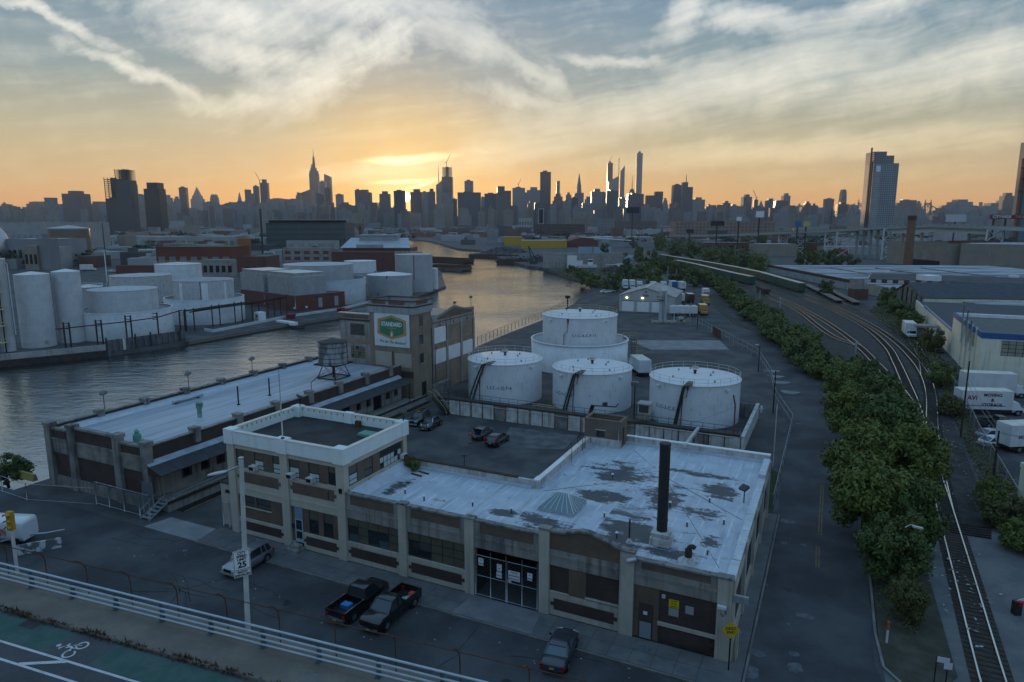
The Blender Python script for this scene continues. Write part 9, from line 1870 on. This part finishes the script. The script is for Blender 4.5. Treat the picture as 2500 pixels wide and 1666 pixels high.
SK=[(157,204,466,2300,'broad brown slab tower with a stepped cap at the far left',0,'box'),(327,339,450,3300,'slim tower just right of the unfinished glass pair',3,None),(331,357,476,2600,'grey apartment slab under the slim tower',1,None),(394,420,476,2900,'pale stepped block right of the dark pair',2,'step'),(428,440,480,3100,'small grey tower with a round cap before the curved one',1,'box'),(443,460,458,3200,'dark curved slab tower standing alone left',4,None),(469,495,456,4200,'old tower with a golden pyramid top',2,'pyr'),(516,535,475,3300,'pale round cornered tower right of the pyramid top',2,'curve'),(581,594,469,3900,'small spired tower left of the crane group',2,'spire'),(602,621,463,3300,'two part brown tower left of the crane group',0,'twol'),(623,635,455,3400,'slim glass slab beside the crane topped tower',3,None),(640,658,438,3400,'dark tower topped out with a crane, left of centre',4,'box'),(652,700,486,3000,'wide pale housing block under the crane tower',2,None),(702,735,487,3000,'grey block left of the tallest spire',1,None),(723,737,470,3300,'small tower block before the tallest spire',5,'step'),(736,764,462,3600,'slanted brown block left behind the tallest spire',0,'slantr'),(783,798,444,4600,'pale glass slab right behind the tallest spire',3,None),(775,794,470,3000,'dark sloping twin copper tower, left one',4,'slantl'),(796,811,460,3000,'dark copper twin tower, right one',4,None),(822,839,475,3600,'plain grey tower between the copper pair and brown slab',1,None),(824,858,494,2900,'brown apartment block low left of the sun',0,'step'),(869,884,464,3300,'tall slab left of the stepped brown tower',0,None),(875,906,463,2900,'stepped brown tower second left of the sun',0,'box'),(928,952,467,2900,'brown tower nearest left of the sun gap',0,'box'),(908,928,497,3100,'low dark block left of the sun',4,'step'),(963,988,466,2700,'dark slab hiding the left side of the sun',4,None),(1003,1031,462,2700,'dark slab hiding the right side of the sun',4,'box'),(1030,1046,469,3300,'pale slab right of the sun',1,None),(1046,1064,461,2900,'stepped tower two right of the sun',0,'box'),(1066,1080,441,4300,'spired angular glass tower beside the unfinished one',3,'slantr'),(1082,1104,470,2700,'pale tower base before the unfinished tower',1,None),(1103,1116,486,3000,'small dark tower right of the unfinished one',4,None),(1118,1174,470,2900,'very wide glass office block with a toothed top',3,None),(1135,1155,442,3300,'tower standing behind the wide glass block',1,None),(1174,1185,482,3200,'narrow block right of the wide glass one',1,None),(1183,1214,473,2700,'blue grey glass tower right of the wide block',3,None),(1215,1248,455,2500,'brown tower with gridded windows in the middle',0,'twol'),(1251,1281,459,3300,'tower with a small crane right of the gridded brown one',1,None),(1286,1318,457,3000,'wide tower with a domed cap',1,'box'),(1272,1303,470,2600,'pale gridded apartment tower in the middle',2,'step'),(1318,1344,420,3000,'tall plain black slab tower at centre right',4,None),(1306,1336,496,2300,'grey green apartment tower before the black slab',3,None),(1358,1366,442,3700,'very thin tower right of the black slab',2,None),(1349,1376,473,2900,'brown stepped block right of the black slab',0,'step'),(1380,1394,470,3300,'small tower left of the silver needle',5,'box'),(1401,1424,471,3000,'block below the silver needle',1,None),(1424,1446,480,2900,'low grey block right of the needle',1,'step'),(1395,1410,483,2500,'dark glass slab in front of the needle',4,None),(1374,1392,492,2500,'pale gridded block left of the dark glass slab',2,None),(1443,1470,461,2700,'grey tower with a boxed crown',1,'box'),(1466,1478,470,3000,'small tower right of the boxed crown',0,None),(1484,1508,430,3600,'pale tower with a steep slanted crown',2,'slantr'),(1480,1493,398,4200,'thin dark supertall with a crane behind the slanted crown',4,None),(1482,1508,466,2600,'broad glass tower before the slanted crown',3,None),(1550,1564,374,4000,'tallest thin square white tower',2,None),(1532,1570,474,2700,'wide glass tower before the thin square one',3,None),(1533,1549,462,3200,'round topped tower with a mast left of the thin square one',4,'curve'),(1510,1532,484,3000,'mid grey block with a bright sun glint beside it',1,None),(1576,1616,468,3000,'dark bulky office block right of the thin square tower',4,'two'),(1615,1630,484,3200,'small block right of the bulky office',1,'step'),(1641,1664,452,2800,'blue glass tower, left of the pair',3,None),(1663,1688,445,2700,'stepped glass tower with mast, right of the pair',3,'twol'),(1689,1719,482,2700,'rounded pale tower right of the glass pair',2,'box'),(1721,1760,501,2900,'low stepped housing tower right side',0,'step'),(1763,1781,491,3000,'brown tower with a cap, first of the right row',0,'box'),(1782,1800,499,3000,'lower block in the right row',1,'box'),(1800,1811,507,3100,'lowest block in the right row',0,None),(1812,1833,475,3000,'tall brown tower with flat cap in the right row',0,'box'),(1838,1848,488,3100,'slim unfinished tower with tiny crane in the right row',4,None),(1850,1866,489,3000,'grey tower with a pointed roof in the right row',1,'pyr'),(1869,1890,485,3000,'brown tower with narrow cap right of the pointed one',0,'box'),(1891,1922,491,2900,'wide dark block in the right row',4,None),(1909,1926,472,3200,'tall tower with a crown behind the wide dark block',1,'box'),(1922,1945,502,3000,'stepped block sloping down at the end of the row',0,'step'),(1962,1976,492,3100,'small capped tower standing alone',4,'box'),(1976,2010,507,2800,'long pale low slab right of the small capped tower',2,None),(2012,2032,486,2900,'brown tower with a bright glint on its roof',0,None),(2049,2063,463,3200,'round topped slim tower left of the big grey one',0,'curve'),(2045,2069,494,2900,'dark block below the round topped slim tower',4,'box'),(2070,2090,501,3000,'pale low block left of the big grey tower',2,None),(2193,2232,489,2900,'wide brown housing slab right of the big grey tower',0,None),(2232,2248,491,3000,'small brown block beside the wide slab',5,'step'),(2290,2325,502,2900,'low stepped blocks left of the domed one',5,'step'),(2325,2381,487,2800,'wide pale hospital block with a domed centre',2,'step'),(2388,2394,494,3000,'thin chimney like tower at right',5,None),(2395,2432,496,2800,'pale wide block right of the thin chimney',2,'two'),(2443,2476,471,2800,'stepped pointed old tower at right',0,'step'),(60,122,492,3000,'low pale housing mass at the far left',5,'step'),(0,30,499,3000,'dark low block at the left frame edge',0,'box'),(208,262,492,3000,'low brown housing row left of the unfinished pair',0,'step'),(498,530,494,2900,'pale block below the pyramid tower',2,None),(535,580,500,2800,'long pale housing block with striped floors',2,None),(570,605,494,2700,'grey block left of the two part tower',1,None)]
for q in SK:
 t,h,d_,zt=tower(*q)
 L_=q[4]
 if 'with a crane, left of centre' in L_:crane(t,-h,0,zt*.9,20,40,-1)
 if 'spired angular' in L_:mast(t,0,0,zt*.96,zt*1.33,3)
 if 'small crane' in L_:crane(t,0,0,zt,18,26)
 if 'supertall with a crane' in L_:crane(t,-h*.3,0,zt,8,40)
 if 'with mast' in L_:mast(t,-h*.3,5,zt,zt+30,2)
 if 'mast left' in L_:mast(t,0,5,zt,zt+60,2)
 if 'tiny crane' in L_:crane(t,0,0,zt,10,34,-1)
 if 'silver needle' in L_ and 'below' in L_:M().loft([[(-17*k,4-4*k,zz),(17*k,4-4*k,zz),(17*k,4+10*k,zz),(-17*k,4+10*k,zz)]for zz,k in((zt,.62),(zt+30,.5),(zt+70,.16),(zt+82,.02))],False).build('needle_spire',FAC[2],t)
 if 'bright glint on its roof' in L_:M().box(h*.1,h*.4,-1,0,zt,zt+5).build('painted_roof_glint',mat('glint',(.9,.6,.3),emit=(1.0,.5,.15,2.5)),t)  # bright box painted as a glint on the roof; no lamp stands here
 if 'sun glint beside' in L_:M().box(h*.6,h*.78,-2,-1,zt*.35,zt*.95).build('painted_sun_glint',mat('glint',(.9,.6,.3)),t)  # bright strip whose colour stands in for the sun's reflection
# the tallest spire: stepped old skyscraper with a mooring mast
D=4100;a=At(770.5,543,D);k_=D/FPX
q=thing('spired_skyscraper','tallest stepped old skyscraper with a needle mast, left of the sun','skyscraper',(a.x,D,0));Z=lambda y_:At(770.5,y_,D).z
m_=M()
for w_,z0,z1 in((34,0,Z(520)),(20.5,Z(520),Z(424)),(18.5,Z(424),Z(417)),(13,Z(417),Z(410)),(8.5,Z(410),Z(402))):h=w_*k_/2;m_.box(-h,h,0,h*1.4,z0,z1)
m_.build('shaft',FAC[0],q);M().loft([[(r*k_*cos(2*pi*i/12),20+r*k_*sin(2*pi*i/12),Z(y_))for i in range(12)]for y_,r in((402,3.6),(392,2.6),(386,2.6),(383,1.4),(378,.7),(362,.22))]).build('mooring_mast',FAC[0],q)
# pair of angular towers right of it
q=thing('angular_tower','angular glass tower with a notched slanted top right of the tallest spire','skyscraper',(At(803,543,4700).x,4700,0));kk=4700/FPX;Z2=lambda y_:At(803,y_,4700).z;M().slab([(-7*kk,0),(9*kk,0),(8*kk,Z2(432)),(-6.5*kk,Z2(425)),(-7*kk,Z2(440))],0,40).build('shaft',FAC[3],q)
# unfinished tower of open floors by the sun
t,h,d_,zt=tower(1080,1105,432,3500,'unfinished tower with open steel floors and a crane, right of the sun',4);openfloors(t,h*.9,d_,zt,At(1092,407,3500).z,9);crane(t,0,0,At(1092,407,3500).z,20,45)
# thin stepped tower with a lattice hoist
t,h,d_,zt=tower(1511,1522,404,3900,'thin feathered supertall with a lattice hoist beside it',2,'slantr');m_=M();xx=-h-8
m_.beam((xx,0,0),(xx,0,zt+40),3);
for i in range(14):m_.beam((xx,0,zt*.5+i*zt*.035),(-h,0,zt*.5+i*zt*.035),1.5)
m_.build('hoist',steel_dk,t)
# unfinished glass pair on the left bank, nearer
for xl,xr,yt,yo,D_,lab in((262,295,486,434,1500,'unfinished dark glass tower, left and lower of the pair on the far left'),(290,326,440,413,1480,'unfinished dark glass tower, right and taller of the pair on the far left')):
 t,h,d_,zt=tower(xl,xr,yt,D_,lab,facade('dark_teal_glass_%d'%xl,(.05,.065,.07),(.03,.04,.045),2.4,3.5,.8,.3));openfloors(t,h*.97,d_,zt,At(xl,yo,D_).z,11)
mast(t,h+4,0,0,At(325,422,1480).z,1.2)
t,h,d_,zt=tower(357,395,461,1600,'dark stepped glass tower with an open lantern frame, left',facade('dark_brown_glass',(.055,.05,.05),(.03,.032,.035),2.4,3.5,.8,.3));M().box(-h*.55,h*.8,0,d_,zt,At(375,446,1600).z).build('upper_block',FAC[4],t)
# the big grey tower under construction on the right, with hoist mast
D_=1050;t,h,d_,zt=tower(2122,2181,399,D_,'big grey gridded tower under construction with a hoist mast at the right',facade('grey_grid',(.27,.29,.30),(.08,.095,.10),3.0,3.2,.55,.6));Zt=lambda y_:At(2140,y_,D_).z;kx=D_/FPX
M().box(-h,-h+46*kx,1,d_,Zt(400),Zt(380)).box(-h,-h+29*kx,2,d_,Zt(380),Zt(370)).build('upper_block',FAC[1],t);M().box(-h+6*kx,-h+16*kx,-.5,0,Zt(420),Zt(405)).build('pale_panel',white_metal,t);M().box(-h+1*kx,-h+17*kx,-.3,0,0,Zt(421)).build('textured_side',facade('grey_grid_side',(.33,.34,.34),(.16,.17,.17),2.0,3.2,.5,.6),t)
m_=M();xx=-h-9*kx;m_.beam((xx,0,0),(xx+1*kx,0,Zt(361)),2.0)
for i in range(34):zz=Zt(545)+(Zt(372)-Zt(545))*i/33;m_.beam((xx,0,zz),(-h,0,zz),.9)
m_.beam((-h-4*kx,0,0),(-h-4*kx,0,Zt(395)),2.2);m_.build('hoist_mast',steel_dk,t)
# teal tower at the right edge with red hoist core
t,h,d_,zt=tower(2493,2540,345,900,'teal glass tower cut by the right frame edge',facade('teal_glass',(.07,.17,.17),(.05,.12,.13),3.0,3.3,.8,.3));M().box(-h+4,h,2,d_,zt,At(2500,333,900).z).build('upper_block',FAC[3],t)
t,h,d_,zt=tower(2482,2492,386,905,'thin red hoist core beside the teal tower',mat('hoist_red',(.20,.06,.035),(.15,.05,.04),.3,.8));
for zz in(.62,.76,.88,.97):M().box(-h-3,h,-1,0,zt*zz,zt*zz+1.5).build('bracket',steel_dk,t)
# steel cantilever bridge behind the right row
qb=thing('cantilever_bridge','far grey steel cantilever bridge with twin towers behind the low right skyline','bridge',(0,0,0));D_=2900;Zq=lambda y_:At(2100,y_,D_).z;Xq=lambda x_:At(x_,543,D_).x;qm=mat('bridge_steel',(.16,.16,.165))
for xa in(2099,2261):
 m_=M();X0=Xq(xa);
 for s in(-9,9):m_.beam((X0+s*1.6,D_,0),(X0+s*1.3,D_,Zq(494)),5);m_.beam((X0+s*1.3,D_,Zq(494)),(X0+s*1.3,D_,Zq(488)),2.5)
 m_.beam((X0-13,D_,Zq(497)),(X0+13,D_,Zq(497)),3);m_.beam((X0-13,D_,Zq(510)),(X0+13,D_,Zq(497)),2);m_.beam((X0+13,D_,Zq(510)),(X0-13,D_,Zq(497)),2);m_.build('bridge_tower',qm,qb)
sp_=[(1890,512),(1925,527),(1965,531),(2010,530),(2060,522),(2099,500),(2135,520),(2180,527),(2225,520),(2261,497),(2300,520),(2345,530)]
m_=M()
for(xa,ya),(xb,yb)in zip(sp_,sp_[1:]):
 m_.beam((Xq(xa),D_,Zq(ya)),(Xq(xb),D_,Zq(yb)),3)
 for i in range(4):f=i/4;X0=Xq(xa+(xb-xa)*f);m_.beam((X0,D_,Zq(ya+(yb-ya)*f)),(X0,D_,Zq(536)),1.2);m_.beam((X0,D_,Zq(ya+(yb-ya)*f)),(Xq(xa+(xb-xa)*(f+.25)),D_,Zq(536)),1.0)
m_.beam((Xq(1880),D_,Zq(536)),(Xq(2360),D_,Zq(536)),3);stuff(m_.build('truss',qm,qb))
# lower blocks of the far city that merge into one mass
fm=[M()for _ in range(4)]
for i in range(620):
 px=rnd.uniform(-60,2560);D_=rnd.uniform(2200,3900);yt=rnd.choice((rnd.uniform(506,530),rnd.uniform(494,520)));w_=rnd.uniform(8,26)
 if 960<px<1010 and yt<515:yt=rnd.uniform(516,530)
 if px>1700:yt+=6
 if px<250:yt+=2
 a=At(px,543,D_).x;b=At(px+w_,543,D_).x;zt=At(px,yt,D_).z;d_=(b-a)*.8;m_=fm[i%4];m_.box(a,b,D_,D_+d_,0,zt)
 if rnd.random()<.5:m_.box(a+(b-a)*.3,a+(b-a)*.6,D_+d_*.2,D_+d_*.6,zt,zt+rnd.uniform(3,10))
for m_,f in zip(fm,(0,1,2,5)):stuff(tag(m_.build('distant_city',FAC[f]),'merged mass of far %s city blocks under the skyline'%('brown','grey','pale','','','tan')[f],'buildings'))
# == air
hz_=M();hz_.box(-4200,4200,-700,5600,-5.5,480)
ho=hz_.build('haze',None);hm=bpy.data.materials.new('haze_air');hm.use_nodes=True;n=NT(hm.node_tree);pv=n.node('ShaderNodeVolumePrincipled');pv.inputs['Color'].default_value=(.90,.92,.96,1);pv.inputs['Density'].default_value=5.5e-5;pv.inputs['Anisotropy'].default_value=.35
n.l.new(pv.outputs[0],n.node('ShaderNodeOutputMaterial').inputs['Volume']);ho.data.materials.append(hm);stuff(ho);ho.visible_shadow=True
